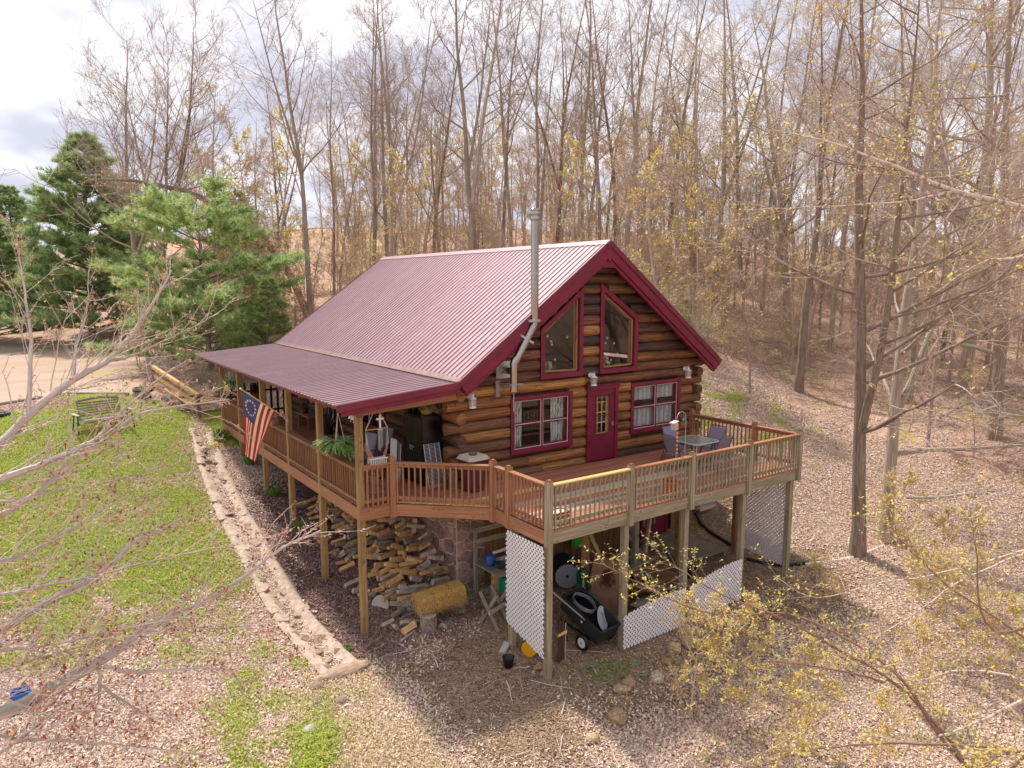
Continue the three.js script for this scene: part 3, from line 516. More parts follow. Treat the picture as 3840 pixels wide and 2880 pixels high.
// storm door with a long light, wooden door behind
function stormDoor() {
  const d = group(cabin, 'storm_door', 'maroon storm door with tall glass'), [x0, x1] = [4.009, 5.209], t = 0.13, z = 0.165, h = 2.22;
  for (const x of [x0 + t / 2, x1 - t / 2]) part(d, 'casing', acc().box(x, (h - t) / 2, z, t, h - t, 0.07), M.trim);
  part(d, 'casing', acc().box((x0 + x1) / 2, h - t / 2, z, x1 - x0 + 0.05, t, 0.1), M.trim); part(d, 'drip_cap', acc().box((x0 + x1) / 2, h + 0.02, z + 0.02, x1 - x0 + 0.12, 0.035, 0.16), M.trim);
  const a = x0 + t + 0.01, b = x1 - t - 0.01, gx0 = a + 0.17, gx1 = b - 0.17, gy0 = 0.78, gy1 = 1.92, zz = 0.15;
  part(d, 'door_rail', acc().box((a + b) / 2, (gy0 + 0.02) / 2, zz, b - a, gy0 - 0.02, 0.04), M.trim); part(d, 'door_rail', acc().box((a + b) / 2, (gy1 + h - t) / 2, zz, b - a, h - t - gy1 - 0.01, 0.04), M.trim);
  for (const [p, q] of [[a, gx0], [gx1, b]]) part(d, 'door_stile', acc().box((p + q) / 2, (gy0 + gy1) / 2, zz, q - p, gy1 - gy0 - 0.004, 0.04), M.trim);
  for (const [x, y, w, hh] of [[(gx0 + gx1) / 2, gy0 + 0.012, gx1 - gx0, 0.024], [(gx0 + gx1) / 2, gy1 - 0.012, gx1 - gx0, 0.024], [gx0 + 0.012, (gy0 + gy1) / 2, 0.024, gy1 - gy0 - 0.05], [gx1 - 0.012, (gy0 + gy1) / 2, 0.024, gy1 - gy0 - 0.05], [(gx0 + gx1) / 2, 1.34, gx1 - gx0 - 0.05, 0.02]]) part(d, 'glass_bead', acc().box(x, y, zz + 0.024, w, hh, 0.016, 0.003), M.trim);
  for (const [p, q] of [[gy0 + 0.02, 1.33], [1.35, gy1 - 0.02]]) part(d, 'pane', acc().quad(V(gx0 + 0.02, p, zz), V(gx1 - 0.02, p, zz), V(gx1 - 0.02, q, zz), V(gx0 + 0.02, q, zz)), M.glass);
  part(d, 'handle', acc().bar(V(b - 0.06, 1.06, zz + 0.05), V(b - 0.16, 1.07, zz + 0.06), 0.025, 0.02).box(b - 0.06, 1.05, zz + 0.03, 0.03, 0.12, 0.03), M.galv);
  // inner door of pale wood with small lights
  const inner = acc().box((a + b) / 2, 0.4, 0.03, b - a, 0.8, 0.04); for (const x of [a + 0.11, b - 0.11]) inner.box(x, 1.45, 0.03, 0.2, 1.3, 0.04); inner.box((a + b) / 2, 2.03, 0.03, b - a - 0.4, 0.12, 0.04);
  for (const x of [a + 0.37, b - 0.37]) inner.box(x, 1.4, 0.03, 0.028, 1.14, 0.03); for (const y of [1.1, 1.4, 1.7]) inner.box((a + b) / 2, y, 0.034, b - a - 0.4, 0.028, 0.03);
  part(d, 'inner_door', inner, M.newWood);
}
stormDoor();
// porch side windows and door
for (const [z0, z1, y0, top] of SIDE) {
  const isDoor = y0 < 0, w = group(cabin, isDoor ? 'porch_door' : 'porch_window'), x = W0 - 0.155, t = 0.11, y1 = top(), lo = Math.max(y0, 0), zm = (z0 + z1) / 2;
  for (const z of [z0 + t / 2, z1 - t / 2]) part(w, 'casing', acc().box(x, (lo + y1 - t) / 2, z, 0.05, y1 - lo - t, t), M.trim);
  part(w, 'casing', acc().box(x, y1 - t / 2, zm, 0.054, t, z1 - z0), M.trim); if (!isDoor) part(w, 'casing', acc().box(x, lo + t / 2, zm, 0.06, t, z1 - z0 - 2 * t), M.trim);
  part(w, 'mullion', acc().box(x + 0.06, (lo + y1) / 2, zm, 0.05, y1 - lo - 2 * t, 0.05), M.trim);
  for (const [a, b] of [[z0 + t, zm - 0.03], [zm + 0.03, z1 - t]]) {
    part(w, 'screen_frame', acc().box(x + 0.02, (lo + y1) / 2, a + 0.012, 0.014, y1 - lo - 2 * t, 0.02, 0.002).box(x + 0.02, (lo + y1) / 2, b - 0.012, 0.014, y1 - lo - 2 * t, 0.02, 0.002).box(x + 0.02, (lo + y1) / 2 + 0.1, (a + b) / 2, 0.012, 0.02, b - a - 0.05, 0.002), M.sash);
    part(w, 'pane', acc().quad(V(x + 0.06, lo + t, a), V(x + 0.06, lo + t, b), V(x + 0.06, y1 - t, b), V(x + 0.06, y1 - t, a)), M.glass);
  }
}

// roof: ribbed metal panels on a board deck
{
  const P = 16, pw = (ZO - ZE) / P, rib = 0.028;
  const PR = rng(555), panel = (a, b) => { // from upper edge a to lower edge b, spanning pw in z from 0 to -pw
    const ac = acc(), n = V(b.y - a.y, -(b.x - a.x), 0).normalize(); if (n.y < 0) n.negate(); const prof = [], shift = [PR() * 3, PR() * 3];
    for (let k = 0; k < 4; k++) { const c = -(k + 0.5) * pw / 4; prof.push([-k * pw / 4, 0]); prof.push([c + 0.036, 0], [c + 0.017, rib], [c - 0.017, rib], [c - 0.036, 0]); } prof.push([-pw, 0]);
    for (let k = 0; k < prof.length - 1; k++) { const at = (p, [z, h]) => V(p.x + n.x * h, p.y + n.y * h, z); if (Math.abs(prof[k][0] - prof[k + 1][0]) < 1e-6) continue; ac.quad(at(a, prof[k]), at(b, prof[k]), at(b, prof[k + 1]), at(a, prof[k + 1]), a.distanceTo(b), 1); const L8 = ac.t.length - 8, w0 = prof[k][0] + shift[0], w1 = prof[k + 1][0] + shift[0]; [w0, w0, w1, w1].forEach((w, q) => { ac.t[L8 + q * 2 + 1] = w; ac.t[L8 + q * 2] += shift[1]; }); }
    return ac.geo();
  };
  const five = (a, b) => [0, 1, 2, 3, 4].map(() => panel(a, b)), main = five(V(RX, RY, 0), V(KX, KY, 0)), low = five(V(KX, KY - 0.012, 0), V(EX, EY, 0)), right = five(V(0, 0, 0), V(KX - RX, KY - RY, 0));
  for (let k = 0; k < P; k++) {
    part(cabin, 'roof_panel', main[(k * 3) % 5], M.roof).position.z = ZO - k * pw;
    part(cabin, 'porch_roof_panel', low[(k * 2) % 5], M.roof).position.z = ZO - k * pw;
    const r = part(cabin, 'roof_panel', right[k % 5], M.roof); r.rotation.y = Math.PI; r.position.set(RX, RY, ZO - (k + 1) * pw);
  }
  const zc = (ZO + ZE) / 2, zl = ZO - ZE - 0.06, nl = V(-SLOPE, 1, 0).normalize(), nr = V(SLOPE, 1, 0).normalize(), drop = (p, n, h) => p.clone().addScaledVector(n, -h);
  const slab = (a, b, n, h, th, m, nm) => part(cabin, nm, acc().bar(drop(a, n, h), drop(b, n, h), zl, th, { ch: 0, up: n }), m).position.z = zc;
  slab(V(RX, RY, 0), V(KX, KY, 0), nl, 0.085, 0.15, M.soffit, 'roof_deck'); slab(V(RX, RY, 0), V(2 * RX - KX, KY, 0), nr, 0.085, 0.15, M.soffit, 'roof_deck');
  slab(V(KX + 0.05, KY - 0.01, 0), V(EX + 0.02, EY + 0.002, 0), V(-0.088, 1, 0).normalize(), 0.03, 0.03, M.stainDark, 'porch_roof_deck');
  // ridge cap, flashing where the pitch changes, eave trims
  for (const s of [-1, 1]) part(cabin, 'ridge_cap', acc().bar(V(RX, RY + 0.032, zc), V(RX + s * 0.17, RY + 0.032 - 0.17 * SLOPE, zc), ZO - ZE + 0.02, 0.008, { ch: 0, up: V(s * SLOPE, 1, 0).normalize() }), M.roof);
  const flash = mottled(61, 0x8d7069, 0x795e58, { rough: 0.5, extra: { metalness: 0.3 } });
  part(cabin, 'flashing', acc().bar(V(KX + 0.1, KY + 0.1 * SLOPE + 0.034, zc), V(KX, KY + 0.034, zc), ZO - ZE, 0.008, { ch: 0, up: nl }).bar(V(KX, KY + 0.034, zc), V(KX - 0.09, KY + 0.026, zc), ZO - ZE, 0.008, { ch: 0, up: V(-0.088, 1, 0).normalize() }), flash);
  part(cabin, 'eave_trim', acc().box(2 * RX - KX + 0.015, KY - 0.1, zc, 0.03, 0.2, ZO - ZE), M.trim);
  // rakes: metal edge and two boards on each slope, front and back
  for (const zf of [ZO, ZE]) {
    const o = zf === ZO ? 1 : -1;
    for (const [a, b, n] of [[V(RX, RY, 0), V(KX, KY, 0), nl], [V(RX, RY, 0), V(2 * RX - KX + 0.05, KY - 0.05 * SLOPE, 0), nr]]) {
      const at = (p, h, z) => drop(p, n, h).setZ(z);
      part(cabin, 'rake_trim', acc().bar(at(a, 0.045, zf + o * 0.03), at(b, 0.045, zf + o * 0.03), 0.05, 0.15, { up: n, ch: 0.008 }), M.roofTrim);
      part(cabin, 'rake_board', acc().bar(at(a, 0.225, zf - o * 0.0), at(b, 0.225, zf - o * 0.0), 0.045, 0.25, { up: n }), M.trim);
      part(cabin, 'rake_frieze', acc().bar(at(a, 0.36, zf - o * 0.075), at(b, 0.36, zf - o * 0.075), 0.1, 0.17, { up: n }), M.trim);
      part(cabin, 'rake_soffit', acc().bar(at(a, 0.2, zf - o * 0.33), at(b, 0.2, zf - o * 0.33), 0.5, 0.03, { up: n, ch: 0 }), M.soffit);
    }
    const sh = new THREE.Shape([[RX - 0.62, RY - 0.72], [RX + 0.62, RY - 0.72], [RX, RY - 0.22]].map(([x, y]) => new THREE.Vector2(x, y))), g = new THREE.ExtrudeGeometry(sh, { depth: 0.05, bevelEnabled: false }); g.translate(0, 0, zf - o * 0.052 - 0.025);
    part(cabin, 'peak_plate', g, M.trim);
    const fill = new THREE.ExtrudeGeometry(new THREE.Shape([[RX - 0.26, RY - 0.2], [RX, RY - 0.57], [RX + 0.26, RY - 0.2], [RX, RY - 0.01]].map(([x, y]) => new THREE.Vector2(x, y))), { depth: 0.05, bevelEnabled: false }); fill.translate(0, 0, zf + o * 0.004 - 0.025); part(cabin, 'peak_filler', fill, M.trim);
    const pk = new THREE.ExtrudeGeometry(new THREE.Shape([[RX - 0.16, RY - 0.12], [RX - 0.09, RY - 0.2], [RX + 0.09, RY - 0.2], [RX + 0.16, RY - 0.12], [RX, RY + 0.03]].map(([x, y]) => new THREE.Vector2(x, y))), { depth: 0.08, bevelEnabled: false }); pk.translate(0, 0, zf + o * 0.03 - 0.04); part(cabin, 'peak_cap', pk, M.roofTrim);
  }
  const pn = V(-0.088, 1, 0).normalize(), a = V(KX + 0.02, KY, 0), b = V(EX - 0.01, EY, 0);
  part(cabin, 'porch_rake_trim', acc().bar(drop(a, pn, 0.055).setZ(ZO + 0.03), drop(b, pn, 0.055).setZ(ZO + 0.03), 0.05, 0.16, { up: pn }), M.roofTrim);
  part(cabin, 'porch_rake_board', acc().bar(drop(a, pn, 0.19).setZ(ZO - 0.01), drop(V(EX + 0.1, EY, 0), pn, 0.19).setZ(ZO - 0.01), 0.04, 0.13, { up: pn }), M.trim);
  part(cabin, 'porch_eave_trim', acc().box(EX + 0.01, EY - 0.035, zc, 0.012, 0.07, ZO - ZE), M.roofTrim);
  for (let k = 0; k < 17; k++) { const z = ZO - 0.25 - k * 0.86; part(cabin, 'rafter', acc().bar(V(W0 - 0.1, KY - 0.13, z), V(EX + 0.12, EY - 0.13, z), 0.045, 0.14), M.stainDark); }
}
// basement: field stone at the corner, boards and battens along the front
{
  const mortar = M.mortar, tones = [0xa38580, 0x927470, 0xb09488, 0x9c8070, 0x8a6f6c].map((h, k) => mottled(70 + k, h, [0x80665f, 0x755c58, 0x8f7569, 0x7c6552, 0x6d5553][k], { rough: 0.9, scale: 0.6, p: 6 }));
  function stones(name, w, h, seed, cell, place) {
    const wall = group(cabin, name); place(wall);
    part(wall, 'mortar', acc().box(w / 2, h / 2, -0.1, w, h, 0.2, 0), mortar);
    const R = rng(seed), S = []; for (let y = cell * 0.4; y < h + cell * 0.4; y += cell * 0.86) for (let x = cell * 0.3; x < w + cell * 0.4; x += cell) S.push([x + (R() - 0.5) * cell * 0.9, y + (R() - 0.5) * cell * 0.85]);
    S.forEach(([sx, sy], k) => {
      let poly = [[0, 0], [w, 0], [w, h], [0, h]];
      S.forEach(([tx, ty], q) => {
        if (q === k || Math.hypot(tx - sx, ty - sy) > cell * 3) return; const mx = (sx + tx) / 2, my = (sy + ty) / 2, l = Math.hypot(tx - sx, ty - sy), nx = (tx - sx) / l, ny = (ty - sy) / l, out = [];
        for (let i = 0; i < poly.length; i++) { const a = poly[i], b = poly[(i + 1) % poly.length], da = (a[0] - mx) * nx + (a[1] - my) * ny + 0.014, db = (b[0] - mx) * nx + (b[1] - my) * ny + 0.014; if (da <= 0) out.push(a); if (da * db < 0) { const t = da / (da - db); out.push([lerp(a[0], b[0], t), lerp(a[1], b[1], t)]); } }
        poly = out;
      });
      if (poly.length < 3) return; const area = Math.abs(poly.reduce((s, a, i) => { const b = poly[(i + 1) % poly.length]; return s + a[0] * b[1] - b[0] * a[1]; }, 0)) / 2; if (area < 0.006) return;
      const cx = poly.reduce((s, p) => s + p[0], 0) / poly.length, cy = poly.reduce((s, p) => s + p[1], 0) / poly.length, ac = acc(), d = 0.018 + R() * 0.014;
      const top = poly.map(([x, y]) => V(lerp(x, cx, 0.07), lerp(y, cy, 0.07), d)), bot = poly.map(([x, y]) => V(x, y, -0.01)), mid = V(cx, cy, d + 0.006);
      for (let i = 0; i < poly.length; i++) { const j = (i + 1) % poly.length; ac.quad(bot[i], bot[j], top[j], top[i], 0.3, 0.05); ac.tri(top[i], top[j], mid); }
      for (let i = 0; i < ac.p.length / 3; i++) { ac.t[2 * i] = ac.p[3 * i]; ac.t[2 * i + 1] = ac.p[3 * i + 1]; }
      part(wall, 'stone', ac, tones[Math.floor(R() * tones.length)]);
    });
  }
  const yb = -3.1, h = 2.85;
  stones('stone_facing', 0.85, h, 31, 0.3, (g) => g.position.set(W0, yb, 0.02));
  stones('stone_facing', 6.2, h, 32, 0.36, (g) => { g.position.set(W0 - 0.02, yb, -6.2); g.rotation.y = -Math.PI / 2; });
  part(cabin, 'foundation', acc().box(W0 + 0.1, yb + h / 2, -9.9, 0.2, h, 7.2, 0).box(W1 - 0.05, yb + h / 2, ZB / 2, 0.2, h, -ZB, 0).box((W0 + W1) / 2, yb + h / 2, ZB, W1 - W0, h, 0.2, 0), M.mortar);
  const R = rng(41), bm = [M.batten, M.stainDark, M.batten];
  let x = W0 + 0.86; const door = [6.45, 7.62];
  part(cabin, 'sheathing', acc().box((x + W1) / 2, yb + h / 2, -0.06, W1 - x, h, 0.06, 0), M.dark);
  while (x < W1 - 0.1) {
    const w = Math.min(0.24 + R() * 0.02, W1 - x), overDoor = x + w > door[0] && x < door[1], lo = overDoor ? -0.85 : yb, c = x + w / 2;
    part(cabin, 'wall_board', acc().box(c, (lo + yb + h) / 2, -0.015, w - 0.008, yb + h - lo, 0.03, 0.003), bm[Math.floor(R() * 3)]);
    part(cabin, 'batten', acc().box(x, (lo + yb + h) / 2, 0.012, 0.05, yb + h - lo, 0.022, 0.004), bm[Math.floor(R() * 3)]);
    x += w;
  }
  const bd = group(cabin, 'basement_door', 'maroon basement door under the deck'); part(bd, 'leaf', acc().box((door[0] + door[1]) / 2, -1.86, 0.02, door[1] - door[0] - 0.2, 1.98, 0.045), M.trim); for (const q of [door[0] + 0.05, door[1] - 0.05]) part(bd, 'casing', acc().box(q, -1.86, 0.035, 0.1, 2.02, 0.06), M.trim); part(bd, 'casing', acc().box((door[0] + door[1]) / 2, -0.82, 0.035, door[1] - door[0], 0.1, 0.06), M.trim); part(bd, 'knob', acc().blob(door[0] + 0.2, -1.85, 0.08, 0.03, 0.03, 0.03, 1, 0, 6), M.galv);
}
// stove pipe on the gable wall
{
  const o = thing('stove_pipe', 'tall stainless steel stove pipe with a dog-leg on the gable wall', 'chimney', [1.1, 2.4, 0.15]), z = 0.62, r = 0.1, L = (x, y, zz) => V(x - 1.1, y - 2.4, zz - 0.15);
  part(o, 'flue', acc().tube([L(1.777, 4.1, z), L(1.777, 6.72, z)], r, 20), M.steel);
  part(o, 'flue', acc().tube([L(1.16, 3.12, z), L(1.777, 4.1, z)], r, 20), M.steel); part(o, 'tee', acc().tube([L(1.12, 2.42, z), L(1.12, 3.12, z)], r, 20), M.steel);
  part(o, 'elbow', acc().tube([L(1.12, 3.0, z), L(1.12, 3.09, z), L(1.15, 3.17, z), L(1.2, 3.23, z)], r * 1.03, 20), M.steel); part(o, 'elbow', acc().tube([L(1.7, 3.98, z), L(1.75, 4.07, z), L(1.777, 4.16, z), L(1.777, 4.26, z)], r * 1.03, 20), M.steel);
  for (const y of [5.35]) part(o, 'band', acc().tube([L(1.777, y, z), L(1.777, y + 0.05, z)], r * 1.06, 20), M.galv);
  part(o, 'cap', acc().lathe([[r * 1.02, 0], [r * 1.25, 0.02], [r * 1.25, 0.08], [r * 1.05, 0.1], [r * 1.05, 0.14], [r * 1.3, 0.15], [r * 1.3, 0.2], [r * 1.1, 0.215], [r * 1.1, 0.25], [r * 1.3, 0.26], [r * 1.22, 0.3], [0.001, 0.33]], ...L(1.777, 6.68, z).toArray(), 20), M.steel);
  part(o, 'tee_cap', acc().tube([L(1.12, 2.38, z), L(1.12, 2.43, z)], r * 1.06, 20), M.steel);
  part(o, 'snout', acc().tube([L(1.12, 2.9, z - 0.06), L(1.12, 2.9, 0.14)], r * 0.9, 18), M.steel); part(o, 'thimble', acc().box(0.02, 0.5, 0.01, 0.46, 0.46, 0.02).tube([L(1.12, 2.9, 0.16), L(1.12, 2.9, 0.2)], r * 1.35, 20), M.galv);
  part(o, 'support_plate', acc().box(0.02, 0.18, 0.47, 0.4, 0.02, 0.3), M.galv);
  for (const s of [-0.17, 0.2]) part(o, 'bracket', acc().bar(V(s, 0.17, 0.58), V(s, 0.17, 0), 0.02, 0.04).bar(V(s, -0.14, 0.02), V(s, 0.16, 0.46), 0.02, 0.03), M.galv);
  part(o, 'bracket_board', acc().box(-0.17, 0.02, 0.03, 0.14, 0.42, 0.04), M.weathered);
  part(o, 'wall_band', acc().bar(L(1.36, 3.8, 0.62), L(1.66, 3.6, 0.74), 0.02, 0.06).bar(L(1.36, 3.8, 0.62), L(1.3, 3.86, 0.5), 0.02, 0.06), M.galv); part(o, 'wall_band', acc().box(0.6, 1.77, 0.47, 0.34, 0.06, 0.24).bar(L(1.6, 4.17, 0.6), L(1.56, 4.17, 0.45), 0.02, 0.05), M.galv);
  for (const [x, y, zz] of [[0.25, 3.42, 0.3], [1.0, 5.0, -1.6]]) part(o, 'guy_rod', acc().tube([L(1.72, 5.38, z - 0.05), L(x, y, zz)], 0.008, 5), M.galv);
  part(o, 'bead_chain', (() => { const a = acc(); for (let k = 0; k < 14; k++) a.blob(...L(1.12, 2.34 - k * 0.035, z).toArray(), 0.012, 0.014, 0.012, 1, 0, 4); return a; })(), M.white);
}
// ship's lantern wall lamps
{
  const make = () => {
    const o = thing('wall_lantern', '', 'lamp', [0, 0, 0], 0, 'lanterns on the gable wall');
    part(o, 'wall_plate', acc().tube([V(0, 0.1, -0.1), V(0, 0.1, -0.07)], 0.075, 14), M.white); part(o, 'arm', acc().tube([V(0, 0.1, -0.08), V(0, 0.16, -0.03), V(0, 0.17, 0.04), V(0, 0.13, 0.06)], 0.012, 6), M.white);
    part(o, 'cap', acc().lathe([[0.02, 0.16], [0.035, 0.12], [0.03, 0.1], [0.1, 0.06], [0.11, 0.045], [0.06, 0.04]], 0, 0, 0.06, 14), M.white);
    part(o, 'globe', acc().lathe([[0.055, 0.04], [0.075, -0.01], [0.075, -0.09], [0.06, -0.13]], 0, 0, 0.06, 14), new THREE.MeshPhysicalMaterial({ color: 0xe8e4dc, transmission: 0.6, roughness: 0.15, thickness: 0 }));
    for (let k = 0; k < 4; k++) { const t = k * 1.571 + 0.7; part(o, 'guard_wire', acc().tube([V(0.085 * Math.cos(t), 0.05, 0.06 + 0.085 * Math.sin(t)), V(0.088 * Math.cos(t), -0.04, 0.06 + 0.088 * Math.sin(t)), V(0.08 * Math.cos(t), -0.13, 0.06 + 0.08 * Math.sin(t))], 0.005, 4), M.white); }
    part(o, 'base', acc().lathe([[0.001, -0.13], [0.07, -0.13], [0.095, -0.17], [0.1, -0.185], [0.001, -0.185]], 0, 0, 0.06, 14), M.white);
    part(o, 'bail', acc().tube([V(-0.05, 0.12, 0.06), V(-0.03, 0.2, 0.06), V(0, 0.225, 0.06), V(0.03, 0.2, 0.06), V(0.05, 0.12, 0.06)], 0.006, 4), M.white);
    return o;
  };
  const a = make(); a.position.set(0.08, 2.2, 0.24); a.userData.label = 'white lantern lamp on the log wall below the porch roof join';
  dup(a, [4.13, 2.44, 0.24], 0, 'white lantern lamp on the log wall above the storm door'); dup(a, [8.1, 2.36, 0.24], 0, 'white lantern lamp at the far log corner above the patio set');
}
// lamp with an orange glass shade and a hanging dried bunch seen through the gable windows
{
  const o = thing('pendant_lamp', 'orange glass pendant lamp behind the gable window', 'lamp', [3.1, 3.1, -0.9]);
  part(o, 'shade', acc().lathe([[0.03, 0.14], [0.1, 0.11], [0.15, 0.03], [0.16, 0]], 0, 0, 0, 18), new THREE.MeshStandardMaterial({ color: 0xf0901c, emissive: 0xff8a14, emissiveIntensity: 0.5, roughness: 0.3, side: THREE.DoubleSide })); part(o, 'stem', acc().tube([V(0, 0.14, 0), V(0, 1.6, 0)], 0.008, 5), M.dark);
  const pl = new THREE.PointLight(0xffb060, 0.25, 6); pl.position.set(3.1, 3.04, -0.9); pl.castShadow = true; pl.shadow.radius = 2; scene.add(pl);
  for (const [x, lab] of [[2.95, 'dried flower bunch hanging behind the gable window with the orange lamp'], [5.1, 'dried flower bunch hanging behind the gable window over the door']]) { const a = acc(), R = rng(x * 10); for (let k = 0; k < 40; k++) { const t = R() * 6.28, y = -R() * 0.45, r = 0.12 * (0.4 + R()); a.tri(V(0, y + 0.05, 0), V(r * Math.cos(t), y, r * Math.sin(t)), V(r * Math.cos(t + 0.5), y - 0.06, r * Math.sin(t + 0.5))); } solo('dried_bunch', a, plain(0xb9b58c, 0.9, { side: THREE.DoubleSide }), lab, 'dried flowers', 'dried bunches in the gable windows', [x, 2.98, -0.3]); }
}
// ------------------------------------------------------------------ deck and porch
const PX = -2.97, DZ = 3.96, DX0 = -0.4, DX1 = 8.49, CUT = [[-2.2, 0.3], [-0.4, 2.0]];
const deck = thing('deck', 'raised timber deck and side porch with baluster railings', 'deck');
{
  const R = rng(71), pick = () => M.deck[Math.floor(R() * 3)], th = 0.035, gap = 0.007, pitch = 0.146;
  const plank = (a, b, w, m, name = 'deck_board') => part(deck, name, acc().bar(a, b, w, th, { ch: 0.004 }), m);
  // gable side: boards along x
  for (let z = 0.22; z < DZ - 0.05; z += pitch) {
    const zc = z + pitch / 2; let x0 = zc < 0.3 ? PX + 0.02 : zc < 2 ? -2.2 + (zc - 0.3) * 1.059 + 0.16 : DX0 + 0.02; const x1 = DX1 - 0.02;
    if (zc < 0.3) x0 = PX + 0.02;
    const row = Math.round((z - 0.22) / pitch), y = -th / 2 + (R() - 0.5) * 0.003;
    const joints = [x0]; let q = x0 + 1.6 + R() * 2.4; while (q < x1 - 1) { joints.push(q); q += 3.66; } joints.push(x1);
    for (let k = 0; k < joints.length - 1; k++) {
      const mid = (joints[k] + joints[k + 1]) / 2; let m = pick();
      if (row === 7 || row === 8) m = M.newWood; if (row === 13 || row === 14) m = M.greyBoard; if (row === 15) m = mid < 6 ? M.newWood : m; if (row === 18) m = M.greyBoard; if (row === 20 && mid < 2.2) m = M.greyBoard;
      plank(V(joints[k] + 0.002, y, zc), V(joints[k + 1] - 0.002, y, zc), pitch - gap, m);
    }
  }
  { const n = V(1, 0, -1.06).normalize(), a = V(CUT[0][0], -th / 2, CUT[0][1]), b = V(CUT[1][0], -th / 2, CUT[1][1]); plank(a.clone().addScaledVector(n, 0.06).add(V(0.05, 0, 0)), b.clone().addScaledVector(n, 0.06), 0.13, M.newWood); }
  // porch: boards along the house
  for (let x = PX + 0.02; x < W0 - 0.2; x += pitch) { const y = -th / 2 + (R() - 0.5) * 0.003; let z = -12.62, e; while (z < 0.2) { e = Math.min(0.21, z + 2.6 + R() * 2); plank(V(x + pitch / 2, y, z + 0.002), V(x + pitch / 2, y, e - 0.002), pitch - gap, pick()); z = e; } }
  // rim boards
  const rim = (x0, z0, x1, z1, m) => part(deck, 'rim_board', acc().bar(V(x0, -0.19, z0), V(x1, -0.19, z1), 0.045, 0.29), m);
  rim(PX - 0.02, -12.65, PX - 0.02, 0.3, M.stain); rim(PX - 0.04, 0.32, CUT[0][0], 0.32, M.stain); rim(CUT[0][0], 0.32, CUT[1][0] - 0.02, 2.0, M.stain); rim(DX0 - 0.02, 2.02, DX0 - 0.02, DZ, M.stain);
  rim(DX0 - 0.04, DZ + 0.022, 1.3, DZ + 0.022, M.weathered); rim(1.305, DZ + 0.022, 5, DZ + 0.022, M.weathered); rim(5.005, DZ + 0.022, DX1 + 0.04, DZ + 0.022, M.weathered); rim(DX1 + 0.02, 0.1, DX1 + 0.02, DZ, M.stain);
  for (let x = 0.4; x < 8.3; x += 0.61) part(deck, 'joist', acc().bar(V(x, -0.16, 0.18), V(x, -0.16, DZ), 0.04, 0.22), M.greyWood);
  for (let z = -12.3; z < 0.2; z += 0.8) part(deck, 'joist', acc().bar(V(PX, -0.16, z), V(W0 - 0.2, -0.16, z), 0.04, 0.22), M.greyWood);
  // posts that carry the deck, down to the ground
  const foot = (x, z, w, top, m, name = 'support_post') => { const g = H(x, z) - 0.25; return part(deck, name, acc().bar(V(x, g, z), V(x, top, z), w, w, { ch: 0.01 }), m); };
  for (const z of [0.22, -2.3, -4.8, -7.35, -10.1, -12.55]) foot(PX + 0.03, z, 0.155, 2.12, M.post, 'porch_post');
  for (const x of [-0.28, 1.96, 4.02, 6.27, 8.4]) foot(x, DZ - 0.1, 0.15, -0.05, M.weathered);
  foot(-0.3, 2.55, 0.14, -0.05, M.weathered); foot(8.38, 2.1, 0.15, -0.05, M.stainDark); foot(2.46, 1.95, 0.16, -0.05, M.post); foot(6.0, 1.95, 0.16, -0.05, M.post); foot(4.25, 1.95, 0.16, -0.05, M.greyWood); foot(7.0, 3.3, 0.14, -0.05, M.stainDark);
  part(deck, 'girder', acc().bar(V(-0.3, -0.36, 1.95), V(8.4, -0.36, 1.95), 0.1, 0.2), M.greyWood);
  part(deck, 'brace', acc().bar(V(2.2, -0.5, 1.9), V(2.75, -2.0, 2.3), 0.09, 0.05), M.weathered); part(deck, 'brace', acc().bar(V(5.0, -0.5, 1.9), V(4.5, -2.2, 2.1), 0.09, 0.09), M.weathered);
  part(deck, 'porch_beam', acc().bar(V(PX + 0.03, 2.2, 0.4), V(PX + 0.03, 2.2, -12.8), 0.1, 0.19), M.stainDark); part(deck, 'porch_beam', acc().bar(V(PX - 0.05, 2.22, 0.24), V(W0 - 0.1, 2.36, 0.24), 0.09, 0.2), M.stain);
  part(deck, 'porch_plate', acc().box(W0 - 0.06, 2.47, -6.5, 0.12, 0.12, 13.2), M.stainDark);
  // railings
  const balG = new Map(); const bal = (h, m) => { const key = h.toFixed(2) + m.uuid; if (!balG.has(key)) balG.set(key, [0, 1, 2].map(() => acc().bar(V(0, 0, 0), V(0, h, 0), 0.036, 0.036, { ch: 0.003 }).geo())); return balG.get(key)[Math.floor(R() * 3)]; };
  function rail(a, b, { cap = M.stain, body = M.stain, out = 1, top = 0.985, capW = 0.135, low = 0.09, name = 'railing', drop = 0, pad = 0.07 } = {}) {
    const g = group(deck, name), d = V(b[0] - a[0], 0, b[1] - a[1]), L = d.length(); d.normalize(); const n = V(-d.z, 0, d.x).multiplyScalar(out), p = (t, y, o) => V(a[0] + d.x * t + n.x * o, y, a[1] + d.z * t + n.z * o);
    part(g, 'rail_cap', acc().bar(p(pad, top - 0.019, 0.01), p(L - pad, top - 0.019, 0.01), capW, 0.038, { ch: 0.006 }), cap);
    part(g, 'top_rail', acc().bar(p(pad, top - 0.085, 0), p(L - pad, top - 0.085, 0), 0.038, 0.088), body); part(g, 'bottom_rail', acc().bar(p(pad, low + 0.03, 0), p(L - pad, low + 0.03, 0), 0.038, 0.085), body);
    const nB = Math.max(2, Math.round((L - 2 * pad) / 0.137));
